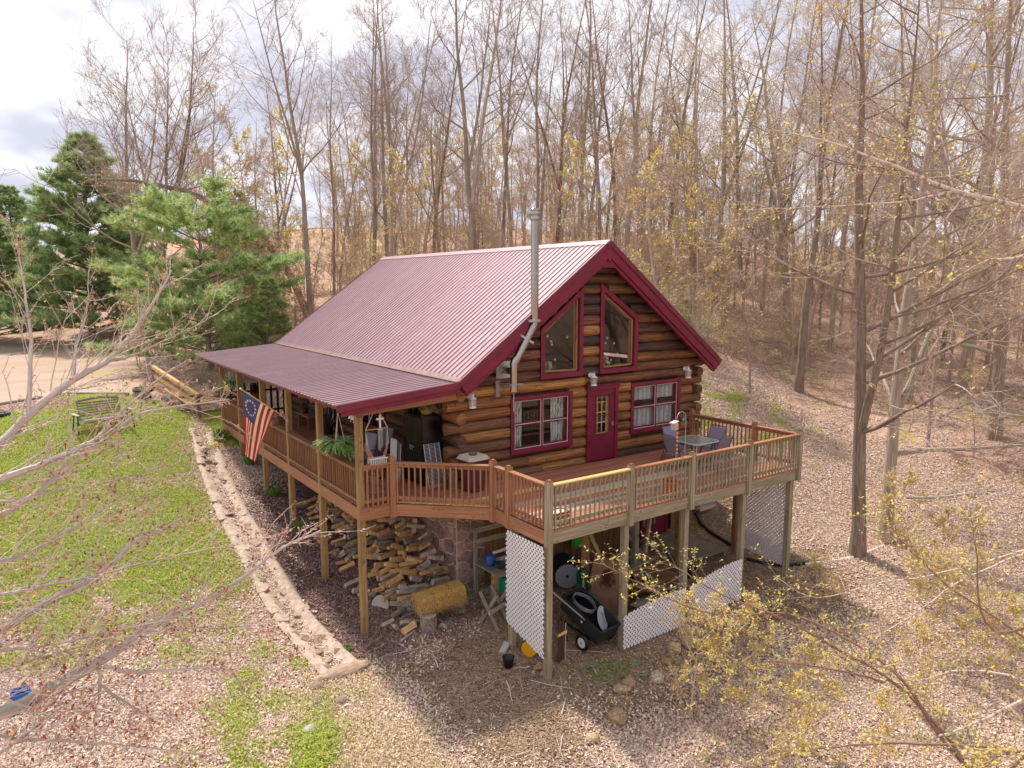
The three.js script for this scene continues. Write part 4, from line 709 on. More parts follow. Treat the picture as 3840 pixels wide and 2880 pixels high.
    for (let k = 0; k < nB; k++) { const t = pad + (k + 0.5) * (L - 2 * pad) / nB + (R() - 0.5) * 0.012, m = part(g, 'baluster', bal(top - 0.05 - low + 0.075 + drop, body), body); m.position.copy(p(t, low - 0.075 - drop, 0.039)); m.rotation.set((R() - 0.5) * 0.012, Math.atan2(-d.z, d.x), (R() - 0.5) * 0.012); }
    return g;
  }
  function railPost(x, z, m, capm, y1 = 1.05, w = 0.14) { const g = group(deck, 'railing_post'); part(g, 'shaft', acc().bar(V(x, -0.36, z), V(x, y1, z), w, w, { ch: 0.008 }), m); part(g, 'post_top', acc().bar(V(x, y1 + 0.0005, z), V(x, y1 + 0.035, z), w, w, { ch: 0.01, w2: w * 0.5, h2: w * 0.5 }), capm); for (const y of [-0.1, -0.24]) part(g, 'bolt', acc().tube([V(x + 0.03, y, z + w / 2), V(x + 0.03, y, z + w / 2 + 0.012)], 0.011, 6), M.galv); }
  const zf = DZ + 0.06, fx = [-0.4, 1.96, 4.02, 6.27, 8.49];
  fx.forEach((x, k) => railPost(x, zf, M.weathered, M.stain));
  for (let k = 0; k < 4; k++) rail([fx[k], zf], [fx[k + 1], zf], { body: M.weathered, cap: k === 0 ? M.newWood : M.stain });
  railPost(DX1, 2.55, M.stain, M.stain); railPost(DX1, 0.18, M.stain, M.stain, 1.12);
  rail([DX1, zf], [DX1, 2.55], { out: -1 }); rail([DX1, 2.55], [DX1, 0.18], { out: -1 });
  railPost(DX0, 2.57, M.stain, M.stain); railPost(CUT[1][0] - 0.05, 2.0, M.stain, M.stain, 1.08); railPost(CUT[0][0], 0.36, M.stain, M.stain, 1.08);
  rail([DX0, 2.57], [DX0, zf], { out: 1 }); rail([DX0 - 0.03, 2.0], [DX0, 2.57], { out: 1 }); rail([CUT[0][0], 0.36], [CUT[1][0] - 0.05, 2.0], { out: 1 }); rail([PX, 0.34], [CUT[0][0], 0.36], { out: 1 });
  const zp = [0.22, -2.3, -4.8, -7.35, -10.1, -12.55];
  for (let k = 0; k < 5; k++) rail([PX - 0.02, zp[k + 1]], [PX - 0.02, zp[k]], { out: -1, top: 0.93, capW: 0.2, cap: M.stainDark, body: M.stainDark, name: 'porch_railing', pad: 0.085 });
  rail([PX, -12.6], [W0 - 1.2, -12.6], { out: -1, top: 0.93, cap: M.stainDark, body: M.stainDark, name: 'porch_railing' });
}
// white plastic lattice screens below the deck
const latticeGeo = new THREE.BoxGeometry(1, 1, 1);
function lattice(label, place, w, h, bottom, topCurve, pitch = 0.079, sw = 0.04) { // panel in its own xy plane; bottom(x) and topCurve(x) are its edges
  const o = thing('lattice_screen', label, 'lattice', place.at, place.turn, 'white lattice screens under the deck');
  for (const s of [-1, 1]) for (let c = -h - w; c < w + h; c += pitch * 1.414) {
    let t0 = null, t1 = null; const N = 140;
    for (let k = 0; k <= N; k++) { const y = lerp(-0.5, h + 0.6, k / N), x = s > 0 ? c + y : w - c - y; if (x >= 0 && x <= w && y >= bottom(x) && y <= topCurve(x)) { if (t0 === null) t0 = [x, y]; t1 = [x, y]; } }
    if (!t0 || !t1) continue; const L = Math.hypot(t1[0] - t0[0], t1[1] - t0[1]); if (L < 0.05) continue;
    const m = part(o, 'slat', latticeGeo, M.vinyl); m.position.set((t0[0] + t1[0]) / 2, (t0[1] + t1[1]) / 2, s * 0.003); m.rotation.z = Math.atan2(t1[1] - t0[1], t1[0] - t0[0]); m.scale.set(L, sw, 0.005);
  }
  return o;
}
{
  lattice('tall white lattice screen hanging beside the workbench', { at: [-0.47, -3.0, 2.55], turn: -Math.PI / 2 }, 1.42, 2.62, (x) => 0.42 - x * 0.22, () => 2.62);
  lattice('low white lattice screen leaning behind the pair of middle posts, nearest the garden cart', { at: [1.85, -3.5, 4.0], turn: 0 }, 2.15, 1.3, (x) => 0.12, (x) => 0.95 + 0.09 * x + 0.06 * Math.sin(x * 1.7));
  lattice('low white lattice screen with an arched top beyond the middle posts', { at: [4.1, -3.4, 4.0], turn: 0 }, 2.1, 1.4, (x) => 0.08 + 0.02 * x, (x) => 0.98 + 0.28 * Math.sin(x / 2.1 * 1.75));
  lattice('tall white lattice screen at the far corner of the deck', { at: [8.5, -3.2, 2.15], turn: -Math.PI / 2 }, 1.75, 2.8, (x) => 0.35 - x * 0.1, () => 2.72);
}
// ------------------------------------------------------------------ trees and shrubs
const barkMap = (seed, c, d) => tex(256, 256, (u, v) => { const n = tfbm(u, v + seed * 0.1, 6, 40, 4), p = tfbm(u + seed * 0.3, v, 5, 5, 4); return mix3(mix3(hex(c), hex(d), clamp((n - 0.25) * 1.7)), [150, 150, 128], smooth(0.58, 0.7, p) * 0.5); }, true, 0.5, 1.2);
const bark = [new THREE.MeshStandardMaterial({ map: barkMap(1, 0xb1a093, 0x756456), roughness: 0.95 }), new THREE.MeshStandardMaterial({ map: barkMap(2, 0xa08c7f, 0x635145), roughness: 0.95 }), new THREE.MeshStandardMaterial({ map: barkMap(3, 0xc4b3a4, 0x8a796a), roughness: 0.95 })];
const twigM = [plain(0xb9a59a, 0.9), plain(0xc0a999, 0.9), plain(0xa8948b, 0.9)];
const maple = new THREE.MeshStandardMaterial({ map: barkMap(4, 0xd9cdc3, 0xa6998f), roughness: 0.9 });
const birchBark = new THREE.MeshStandardMaterial({ map: tex(256, 256, (u, v) => { const n = tfbm(u, v, 30, 4, 3); return mix3([206, 190, 178], [150, 128, 114], smooth(0.55, 0.68, n)); }, true, 1.2, 1), roughness: 0.8 });
const foliage = new THREE.MeshPhysicalMaterial({ vertexColors: true, roughness: 0.9, side: THREE.DoubleSide, transmission: 0.45, thickness: 0 });
const BUDS = { yellow: [[0.8, 0.64, 0.13], [0.86, 0.7, 0.2], [0.66, 0.62, 0.12], [0.84, 0.58, 0.18]], orange: [[0.6, 0.36, 0.2], [0.52, 0.27, 0.15], [0.66, 0.46, 0.22]], red: [[0.42, 0.12, 0.06], [0.5, 0.2, 0.08], [0.34, 0.08, 0.05]], green: [[0.2, 0.28, 0.04], [0.28, 0.34, 0.06], [0.36, 0.36, 0.08]] };
function paint(a, from, c, R) { const f = 0.75 + R() * 0.5; for (let q = from; q < a.p.length / 3; q++) a.c.push(c[0] * f, c[1] * f, c[2] * f); }
function bud(a, p, s, set, R) {
  const b = a.p.length / 3, t = R() * 6.28, e = R() * 2 - 1, d = V(Math.cos(t), e, Math.sin(t)).multiplyScalar(s), n = V(-Math.sin(t), (R() - 0.5), Math.cos(t)).multiplyScalar(s * 0.45);
  a.tri(p, p.clone().add(d).add(n), p.clone().addScaledVector(d, 1.5)); a.tri(p, p.clone().addScaledVector(d, 1.5), p.clone().add(d).sub(n)); paint(a, b, set[Math.floor(R() * set.length)], R);
}
function bend(p, dir, L, n, wander, lift, R) {
  const pts = [p.clone()], d = dir.clone(), q = p.clone();
  for (let k = 0; k < n; k++) { d.x += (R() - 0.5) * wander; d.y += (R() - 0.5) * wander + lift; d.z += (R() - 0.5) * wander; d.normalize(); q.addScaledVector(d, L / n); pts.push(q.clone()); }
  return pts;
}
function side(dir, ang, R) { const a = V(R() - 0.5, R() - 0.5, R() - 0.5).cross(dir).normalize(); return dir.clone().applyAxisAngle(a, ang); }
const at = (pts, t) => { const f = t * (pts.length - 1), i = Math.min(pts.length - 2, Math.floor(f)); return pts[i].clone().lerp(pts[i + 1], f - i); };
const dirAt = (pts, t) => { const i = Math.min(pts.length - 2, Math.floor(t * (pts.length - 1))); return V().subVectors(pts[i + 1], pts[i]).normalize(); };
// ------------------------------------------------------------------ things on the porch and deck
function canvas(w, h, draw) { const c = document.createElement('canvas'); c.width = w; c.height = h; draw(c.getContext('2d'), w, h); const t = new THREE.CanvasTexture(c); t.colorSpace = THREE.SRGBColorSpace; t.magFilter = THREE.LinearFilter; return t; }
{ // flag with a ring of stars
  const base = [-3.06, 1.34, -4.62], o = thing('flag', 'faded red and cream striped flag with a ring of stars hanging from a slanted pole', 'flag', base), tip = V(-1.12, 0.89, -0.28);
  part(o, 'pole', acc().tube([V(0.02, -0.02, 0), tip], [0.016, 0.014], 8), M.newWood); part(o, 'finial', acc().blob(tip.x * 1.02, tip.y * 1.02, tip.z * 1.02, 0.03, 0.03, 0.03, 1, 0, 6), M.white); part(o, 'bracket', acc().tube([V(0.03, -0.06, 0), V(-0.06, 0.02, -0.01)], 0.026, 8).box(0.03, -0.04, 0, 0.02, 0.14, 0.06), M.galv);
  const t = canvas(512, 300, (g, w, h) => {
    for (let k = 0; k < 13; k++) { g.fillStyle = k % 2 ? '#e9cda2' : '#a8203a'; g.fillRect(0, (k * h) / 13, w, h / 13 + 1); }
    g.fillStyle = '#4d4b72'; g.fillRect(0, 0, w * 0.4, (h * 7) / 13 + 1); g.fillStyle = '#d8d0c8';
    for (let k = 0; k < 13; k++) { const a = (k / 13) * 6.283, cx = w * 0.2 + h * 0.19 * Math.cos(a), cy = (h * 3.5) / 13 + h * 0.19 * Math.sin(a); g.beginPath(); for (let s = 0; s < 10; s++) { const r = s % 2 ? 5 : 13, b = a + s * 0.6283; g.lineTo(cx + r * Math.cos(b), cy + r * Math.sin(b)); } g.fill(); }
  });
  const a = acc(), n = 24, m = 34, fly = 1.85;
  const pos = (s, f) => { const p = tip.clone().multiplyScalar(lerp(0.97, 0.22, s)), q = tip.clone().multiplyScalar(0.93), c = 1 - 0.62 * Math.pow(f, 0.75), x = q.clone().lerp(p, s === 0 ? 1 : c); x.y = lerp(p.y, lerp(q.y, p.y, 0.55), f) - fly * f * 0.985; const w = Math.sin(s * 9 + f * 1.5) * 0.07 * Math.min(1, f * 2.4) + Math.sin(s * 17 + 2) * 0.02 * f; x.x += w * 0.35; x.z += w - 0.42 * f; return x; };
  for (let j = 0; j <= m; j++) for (let i = 0; i <= n; i++) { const s = i / n, f = j / m, p = pos(s, f), e = 0.01, du = pos(Math.min(1, s + e), f).sub(pos(Math.max(0, s - e), f)), dv = pos(s, Math.min(1, f + e)).sub(pos(s, Math.max(0, f - e))), nn = du.cross(dv).normalize(); a.v(p.x, p.y, p.z, nn.x, nn.y, nn.z, f, 1 - s); }
  for (let j = 0; j < m; j++) for (let i = 0; i < n; i++) { const q = j * (n + 1) + i; a.i.push(q, q + 1, q + n + 1, q + 1, q + n + 2, q + n + 1); }
  part(o, 'cloth', a, new THREE.MeshPhysicalMaterial({ map: t, roughness: 0.9, side: THREE.DoubleSide, transmission: 0.18, thickness: 0 }));
}
function fern(label, p, drop, s = 1) {
  const o = thing('hanging_fern', label, 'fern', p, 0, 'hanging ferns under the porch eave'), R = rng(p[2] * 100), a = acc(); a.c = [];
  for (let k = 0; k < 130; k++) {
    const t = R() * 6.28, e = 0.3 + R() * 1.0, L = (0.3 + R() * 0.18) * s, pts = bend(V(Math.cos(t) * 0.05, 0, Math.sin(t) * 0.05), V(Math.cos(t), e, Math.sin(t)).normalize(), L, 7, 0.08, -0.2, R), tone = [[0.14, 0.32, 0.04], [0.21, 0.42, 0.06], [0.3, 0.5, 0.09]][Math.floor(R() * 3)];
    for (let q = 0; q < 7; q++) { const b = a.p.length / 3, d = V().subVectors(pts[q + 1], pts[q]).normalize(), sd = V().crossVectors(d, V(0, 1, 0)).normalize().multiplyScalar(0.055 * s * (1 - q / 8)); for (const g of [-1, 1]) { a.tri(pts[q], pts[q].clone().lerp(pts[q + 1], 0.7), pts[q].clone().lerp(pts[q + 1], 0.6).addScaledVector(sd, g)); a.tri(pts[q].clone().lerp(pts[q + 1], 0.5), pts[q + 1], pts[q + 1].clone().addScaledVector(sd, g * 0.8)); } paint(a, b, tone, R); }
  }
  part(o, 'pot', acc().lathe([[0.001, -0.2], [0.09, -0.2], [0.125, 0], [0.135, 0.02], [0.11, 0.02]], 0, 0, 0, 14), M.black); part(o, 'fronds', a, foliage);
  for (let k = 0; k < 3; k++) { const t = k * 2.094 + 0.5; part(o, 'hanger_cord', acc().tube([V(0.12 * Math.cos(t), -0.22, 0.12 * Math.sin(t)), V(0.14 * Math.cos(t), 0.05, 0.14 * Math.sin(t)), V(0.02 * Math.cos(t), drop * 0.7, 0.02 * Math.sin(t)), V(0, drop, 0)], 0.007, 5), plain(0xd8d2c4, 0.9)); }
  return o;
}
fern('lush fern in a rope hanger beside the near porch corner post', [-3.1, 1.33, -0.6], 1.0, 1.5); fern('darker fern hanging at the far end of the porch', [-3.0, 1.6, -11.0], 0.72, 1.35);
{ // hammock chair
  const o = thing('hammock_chair', 'red and white woven hammock chair hung from a wooden spreader bar', 'hammock chair', [-2.28, 0, -0.25]), rope = plain(0xd9cfbb, 0.9);
  part(o, 'spreader_bar', acc().tube([V(-0.36, 1.7, 0.16), V(0.36, 1.64, -0.16)], 0.018, 8), M.newWood);
  for (const s of [-1, 1]) part(o, 'rope', acc().tube([V(0, 2.22, 0), V(s * 0.35, 1.68 - s * 0.03, -s * 0.155)], 0.013, 6), rope);
  const a = acc(), n = 20, m = 14, pos = (u, v) => { const e = Math.abs(u), y = 0.62 + 0.62 * Math.pow(e, 1.6) + v * 0.22 * (1 - e * 0.5), x = u * (0.3 + 0.04 * e), z = -u * 0.13 + (v - 0.4) * 0.5 * (1 - e * 0.75); return V(x, y, z); };
  for (let j = 0; j <= m; j++) for (let i = 0; i <= n; i++) { const u = (i / n) * 2 - 1, v = j / m, p = pos(u, v), q = pos(Math.min(1, u + 0.02), v).sub(p.clone()), w = pos(u, Math.min(1.02, v + 0.02)).sub(p), nn = q.cross(w).normalize(); a.v(p.x, p.y, p.z, nn.x || 0, nn.y || 1, nn.z || 0, u * 2, v * 2); }
  for (let j = 0; j < m; j++) for (let i = 0; i < n; i++) { const q = j * (n + 1) + i; a.i.push(q, q + 1, q + n + 1, q + 1, q + n + 2, q + n + 1); }
  part(o, 'seat', a, new THREE.MeshStandardMaterial({ roughness: 0.95, side: THREE.DoubleSide, map: tex(128, 128, (u, v) => { const s = Math.sin(v * 50), n = tfbm(u, v, 12, 12, 2); return mix3([206, 92, 88], [236, 208, 196], smooth(-0.1, 0.5, s + n - 0.5)); }) }));
  const c = acc(); for (const s of [-1, 1]) for (let k = 0; k <= 12; k++) { const v = k / 12; c.tube([V(s * 0.35, 1.68 - s * 0.03, -s * 0.155), pos(s * 0.93, v)], 0.005, 3, false); } part(o, 'cord_fan', c, rope).userData.kind = 'stuff';
  const f = acc(), R = rng(9); for (let k = 0; k < 40; k++) { const u = -0.8 + k * 0.04, p = pos(u, 0); f.tube([p, p.clone().add(V((R() - 0.5) * 0.05, -0.25 - R() * 0.1, 0))], 0.004, 3, false); } part(o, 'fringe', f, plain(0xc46a62, 0.95)).userData.kind = 'stuff';
}
{ // cross wind chime
  const o = thing('wind_chime', 'white cross wind chime hanging beside the hammock chair', 'wind chime', [-2.36, 1.3, 0.12]);
  part(o, 'cross', acc().box(0, 0.62, 0, 0.05, 0.3, 0.015).box(0, 0.68, 0.001, 0.19, 0.05, 0.016), M.white); part(o, 'disc', acc().tube([V(0, 0.42, 0), V(0, 0.435, 0)], 0.06, 12), M.white); for (let k = 0; k < 5; k++) { const t = k * 1.257; part(o, 'chime_tube', acc().tube([V(0.045 * Math.cos(t), 0.4, 0.045 * Math.sin(t)), V(0.045 * Math.cos(t), 0.02 - k * 0.03, 0.045 * Math.sin(t))], 0.009, 6), M.galv); } part(o, 'string', acc().tube([V(0, 0.77, 0), V(0, 0.95, 0)], 0.004, 4), M.white);
}
{ // black locker and what stands on and against it
  const o = thing('metal_cabinet', 'tall glossy black two door cabinet against the porch wall', 'cabinet', [-0.72, 0, -0.9]), blk = mottled(91, 0x16161a, 0x0e0e11, { rough: 0.25 }), w = 0.6, d = 1.0, h = 1.78;
  part(o, 'carcass', acc().box(0.02, h / 2, 0, w - 0.04, h, d, 0.01), blk); for (const s of [-1, 1]) part(o, 'door', acc().box(-w / 2 + 0.01, h / 2 + 0.02, s * d / 4, 0.022, h - 0.1, d / 2 - 0.01, 0.004), blk);
  for (const s of [-1, 1]) part(o, 'handle', acc().tube([V(-w / 2 - 0.01, 0.86, s * 0.05), V(-w / 2 - 0.03, 0.9, s * 0.05), V(-w / 2 - 0.03, 1.0, s * 0.05)], 0.01, 6).box(-w / 2 - 0.012, 0.96, s * 0.07, 0.02, 0.02, 0.09), M.galv);
  const R = rng(92), a = acc(); a.c = []; for (let k = 0; k < 160; k++) { const b = a.p.length / 3, t = R() * 6.28, q = V((R() - 0.5) * 0.3, 0.03, (R() - 0.5) * 0.4), e = q.clone().add(V(Math.cos(t) * 0.16, R() * 0.2, Math.sin(t) * 0.2)); a.tri(q, e, e.clone().add(V(0.02, 0.03, 0.02))); paint(a, b, [[0.4, 0.34, 0.14], [0.3, 0.28, 0.1], [0.46, 0.36, 0.2]][k % 3], R); }
  const g = thing('dried_plant_basket', 'wicker basket of dried stems on top of the black cabinet', 'basket', [-0.66, 1.79, -0.75]); part(g, 'basket', acc().lathe([[0.001, 0], [0.13, 0], [0.17, 0.12], [0.15, 0.12], [0.12, 0.03]], 0, 0, 0, 16), M.newWood); const st = part(g, 'stems', a, foliage); st.position.set(0.1, 0.06, 0.16); st.userData.kind = 'stuff';
  for (const [k, x, z] of [[0, -0.85, -1.05], [1, -0.76, -1.16], [2, -0.88, -1.25]]) solo('small_pot', acc().lathe([[0.001, 0], [0.045, 0], [0.06, 0.1], [0.05, 0.1], [0.04, 0.02]], 0, 0, 0, 12), M.black, ['black nursery pot on the cabinet nearest the dried basket', 'black nursery pot on the cabinet between two others', 'black nursery pot on the cabinet farthest from the basket'][k], 'pot', 'pots on the cabinet', [x, 1.79, z]);
  const r = thing('wire_rack', 'white wire shelf rack leaning on the black cabinet', 'rack', [-0.76, 0.01, -0.08]); r.rotation.x = -0.24; const wm = plain(0xdfe0e6, 0.4); for (const x of [-0.22, 0.22]) part(r, 'side_wire', acc().tube([V(x, 0, 0), V(x, 1.12, 0)], 0.008, 6), wm); for (let k = 0; k < 34; k++) part(r, 'cross_wire', acc().tube([V(-0.22, 0.02 + k * 0.033, 0.004), V(0.22, 0.02 + k * 0.033, 0.004)], 0.0045, 4), wm); for (const x of [-0.08, 0.08]) part(r, 'middle_wire', acc().tube([V(x, 0, 0.008), V(x, 1.12, 0.008)], 0.006, 5), wm);
  const pn = thing('folded_panels', 'white folded panels leaning beside the black cabinet', 'panels', [-1.12, 0, -1.62]); for (let k = 0; k < 3; k++) { const m = part(pn, 'panel', acc().box(-k * 0.06, 0.46 + k * 0.03, 0, 0.025, 0.92 + k * 0.06, 0.36), k === 1 ? M.galv : M.white); m.rotation.z = -0.06; }
  solo('green_bucket', acc().lathe([[0.001, 0], [0.13, 0], [0.16, 0.3], [0.17, 0.31], [0.15, 0.31], [0.12, 0.02]], 0, 0, 0, 18), plain(0x1f5a3c, 0.5), 'dark green bucket on the deck beside the cabinet', 'bucket', null, [-1.62, 0, -1.75]); solo('white_bucket', acc().lathe([[0.001, 0], [0.12, 0], [0.145, 0.28], [0.155, 0.29], [0.135, 0.29], [0.11, 0.02]], 0, 0, 0, 18), plain(0xc8ccca, 0.5), 'pale bucket on the deck in front of the folded panels', 'bucket', null, [-1.28, 0, -1.3]);
}
{ // bin with a stone on its lid
  const o = thing('storage_bin', 'maroon rubbish bin with a beige lid against the log wall', 'bin', [-0.12, 0, 0.62], 0.1), mar = plain(0x5b2334, 0.6); part(o, 'body', acc().bar(V(0, 0, 0), V(0, 0.78, 0), 0.42, 0.42, { ch: 0.05, w2: 0.54, h2: 0.54 }), mar); part(o, 'rim', acc().box(0, 0.79, 0, 0.6, 0.06, 0.6, 0.02), mar); part(o, 'lid', acc().bar(V(0, 0.82, 0), V(0, 0.9, 0), 0.66, 0.66, { ch: 0.07, w2: 0.56, h2: 0.56 }), plain(0xcfc3b4, 0.6));
  solo('lid_stone', acc().blob(0, 0, 0, 0.11, 0.045, 0.1, 4, 0.3, 8), plain(0x6e5c50, 0.9), 'flat brown stone on the beige bin lid', 'stone', null, [-0.12, 0.94, 0.62]);
  for (const [k, x, z, h] of [[0, -0.56, 0.34, 0.5], [1, -0.42, 0.22, 0.42]]) solo('wood_offcut', acc().box(0, h / 2, 0, 0.17, h, 0.09, 0.01), k ? M.log[0] : M.greyWood, k ? 'short brown timber offcut standing against the bin' : 'grey timber offcut standing beside the wire rack', 'wood', 'offcuts by the bin', [x, 0, z], 0.3);
}
function porchChair(label, p, turn) {
  const o = thing('plastic_chair', label, 'chair', p, turn, 'grey resin chairs on the porch'), g = plain(0x6d7079, 0.5), cu = plain(0x8d8f99, 0.9);
  part(o, 'seat', acc().box(0, 0.4, 0, 0.52, 0.04, 0.5, 0.015), g); for (const [x, z] of [[-0.24, 0.22], [0.24, 0.22], [-0.24, -0.22], [0.24, -0.22]]) part(o, 'leg', acc().bar(V(x * 1.1, 0, z * 1.1), V(x, 0.4, z), 0.05, 0.06), g);
  part(o, 'backrest', acc().bar(V(0, 0.42, -0.24), V(0, 1.0, -0.42), 0.5, 0.035, { ch: 0.012, w2: 0.36 }), g); for (const s of [-1, 1]) part(o, 'armrest', acc().bar(V(s * 0.28, 0.62, 0.24), V(s * 0.28, 0.64, -0.28), 0.06, 0.03).bar(V(s * 0.28, 0.4, 0.22), V(s * 0.28, 0.61, 0.24), 0.05, 0.05), g); part(o, 'cushion', acc().box(0, 0.46, 0.02, 0.46, 0.08, 0.44, 0.03).bar(V(0, 0.5, -0.2), V(0, 1.02, -0.37), 0.44, 0.08, { ch: 0.03 }), cu);
}
porchChair('grey resin chair with a cushion on the porch behind the near fern', [-1.65, 0, -2.6], -1.3); porchChair('grey resin chair farther back behind the hammock chair', [-0.95, 0, -2.95], -1.0);
{ // bits along the porch
  const t = thing('porch_bench', 'plain wooden bench against the far porch wall', 'bench', [-0.78, 0, -9.5]); part(t, 'seat', acc().box(0, 0.47, 0, 0.42, 0.05, 1.3), M.stain); for (const z of [-0.5, 0.5]) part(t, 'leg', acc().box(0, 0.22, z, 0.36, 0.44, 0.05), M.stainDark);
  const pp = (label, p, s, col, tone) => { const o = thing('potted_plant', label, 'plant', p), R = rng(p[2] * 50 + 3), a = acc(); a.c = []; for (let k = 0; k < 60; k++) { const b = a.p.length / 3, e = V((R() - 0.5) * 0.35 * s, (0.15 + R() * 0.3) * s, (R() - 0.5) * 0.35 * s), f = e.clone().add(V((R() - 0.5) * 0.1, 0.05, (R() - 0.5) * 0.1).multiplyScalar(s)); a.tri(V(e.x * 0.3, 0.1 * s, e.z * 0.3), e, f); paint(a, b, tone, R); } part(o, 'pot', acc().lathe([[0.001, 0], [0.08 * s, 0], [0.11 * s, 0.16 * s], [0.1 * s, 0.17 * s], [0.08 * s, 0.04 * s]], 0, 0, 0, 14), plain(col, 0.7)); part(o, 'leaves', a, foliage); };
  pp('maroon potted plant on the porch bench', [-0.78, 0.5, -9.7], 0.9, 0x4a1c24, [0.1, 0.07, 0.06]); pp('dark bushy plant in a black pot on the porch plant stool', [-1.55, 0.56, -5.4], 1.5, 0x17171a, [0.04, 0.045, 0.04]);
  const st = thing('plant_stool', 'small wooden stool under the dark bushy plant', 'stool', [-1.55, 0, -5.4]); part(st, 'top', acc().box(0, 0.54, 0, 0.4, 0.035, 0.4), M.stain); for (const [x, z] of [[-1, -1], [1, -1], [-1, 1], [1, 1]]) part(st, 'leg', acc().box(x * 0.16, 0.26, z * 0.16, 0.04, 0.52, 0.04), M.stainDark);
  const fb = thing('flower_box', 'wooden flower box with pale blooms on the porch railing', 'planter', [-3.0, 0.935, -6.15]); const wood2 = plain(0xa5745c, 0.8); part(fb, 'side_panel', acc().box(-0.09, 0.09, 0, 0.02, 0.18, 0.5).box(0.09, 0.09, 0, 0.02, 0.18, 0.5), wood2); part(fb, 'end_panel', acc().box(0, 0.09, 0.24, 0.16, 0.18, 0.02).box(0, 0.09, -0.24, 0.16, 0.18, 0.02), wood2); part(fb, 'soil', acc().box(0, 0.12, 0, 0.16, 0.02, 0.46, 0), M.dark); const R = rng(5), a = acc(); a.c = []; for (let k = 0; k < 90; k++) bud(a, V((R() - 0.5) * 0.2, 0.15 + R() * 0.12, (R() - 0.5) * 0.5), 0.03, k % 2 ? [[0.12, 0.2, 0.1]] : [[0.62, 0.66, 0.7]], R); part(fb, 'flowers', a, foliage).userData.kind = 'stuff';
  const cr = thing('rail_crate', 'small grey slatted crate on the railing under the hammock chair', 'crate', [-2.55, 0.987, 0.35]); for (let k = 0; k < 8; k++) part(cr, 'slat', acc().box(-0.19 + k * 0.054, 0.07, 0.07, 0.03, 0.14, 0.012, 0.002), M.greyBoard); part(cr, 'back', acc().box(0, 0.07, -0.07, 0.44, 0.14, 0.012), M.greyBoard); part(cr, 'bottom', acc().box(0, 0.01, 0, 0.42, 0.02, 0.12), M.greyBoard); part(cr, 'edge_rail', acc().box(0, 0.135, 0.082, 0.44, 0.02, 0.012), M.white);
  for (const [k, z] of [[0, -0.15], [1, -0.32]]) { const b = thing('wind_bell', k ? 'white porch bell hanging farther from the corner post' : 'white porch bell hanging beside the corner post', 'bell', [-2.9, 1.98, z], 0, 'white bells by the porch post'); part(b, 'bell', acc().lathe([[0.012, 0.1], [0.045, 0.08], [0.05, 0.02], [0.06, 0]], 0, 0, 0, 12), M.white); part(b, 'clapper', acc().tube([V(0, 0.08, 0), V(0, -0.06, 0)], 0.004, 4).blob(0, -0.07, 0, 0.014, 0.014, 0.014, 1, 0, 5), M.white); part(b, 'cord', acc().tube([V(0, 0.1, 0), V(0, 0.16, 0)], 0.003, 4), M.white); }
  const ws = thing('wire_plant_stand', 'thin wire plant stand with a clay pot by the porch corner', 'plant stand', [-2.5, 0, 0.02]); for (let k = 0; k < 4; k++) { const q = k * 1.571 + 0.4; part(ws, 'wire_leg', acc().tube([V(0.2 * Math.cos(q), 0, 0.2 * Math.sin(q)), V(0.17 * Math.cos(q), 0.6, 0.17 * Math.sin(q)), V(0.08 * Math.cos(q), 0.95, 0.08 * Math.sin(q)), V(0, 1.0, 0)], 0.006, 4), M.galv); } for (const y of [0.25, 0.62]) part(ws, 'wire_ring', new THREE.TorusGeometry(0.17, 0.006, 5, 20).rotateX(Math.PI / 2).translate(0, y, 0), M.galv);
  solo('clay_pot', acc().lathe([[0.001, 0], [0.08, 0], [0.12, 0.18], [0.135, 0.19], [0.135, 0.23], [0.11, 0.23], [0.09, 0.03]], 0, 0, 0, 16), plain(0xb0785c, 0.85), 'terracotta pot held in the wire plant stand', 'pot', null, [-2.5, 0.4, 0.02]);
  const pf = thing('picket_gate', 'dark picket gate with pointed finials at the far porch end', 'gate', [-1.55, -0.1, -12.9]), dk = plain(0x2c1c14, 0.8); for (let k = 0; k < 9; k++) part(pf, 'picket', acc().bar(V(-1 + k * 0.25, 0, 0), V(-1 + k * 0.25, 1.3, 0), 0.09, 0.03).bar(V(-1 + k * 0.25, 1.3, 0), V(-1 + k * 0.25, 1.46, 0), 0.09, 0.03, { w2: 0.01, ch: 0 }), dk); for (const y of [0.3, 1.1]) part(pf, 'gate_rail', acc().box(0, y, -0.04, 2.2, 0.08, 0.04), dk); for (const x of [-0.1, 1.1]) part(pf, 'gate_post', acc().box(x, 0.65, -0.1, 0.14, 1.5, 0.1), dk);
}
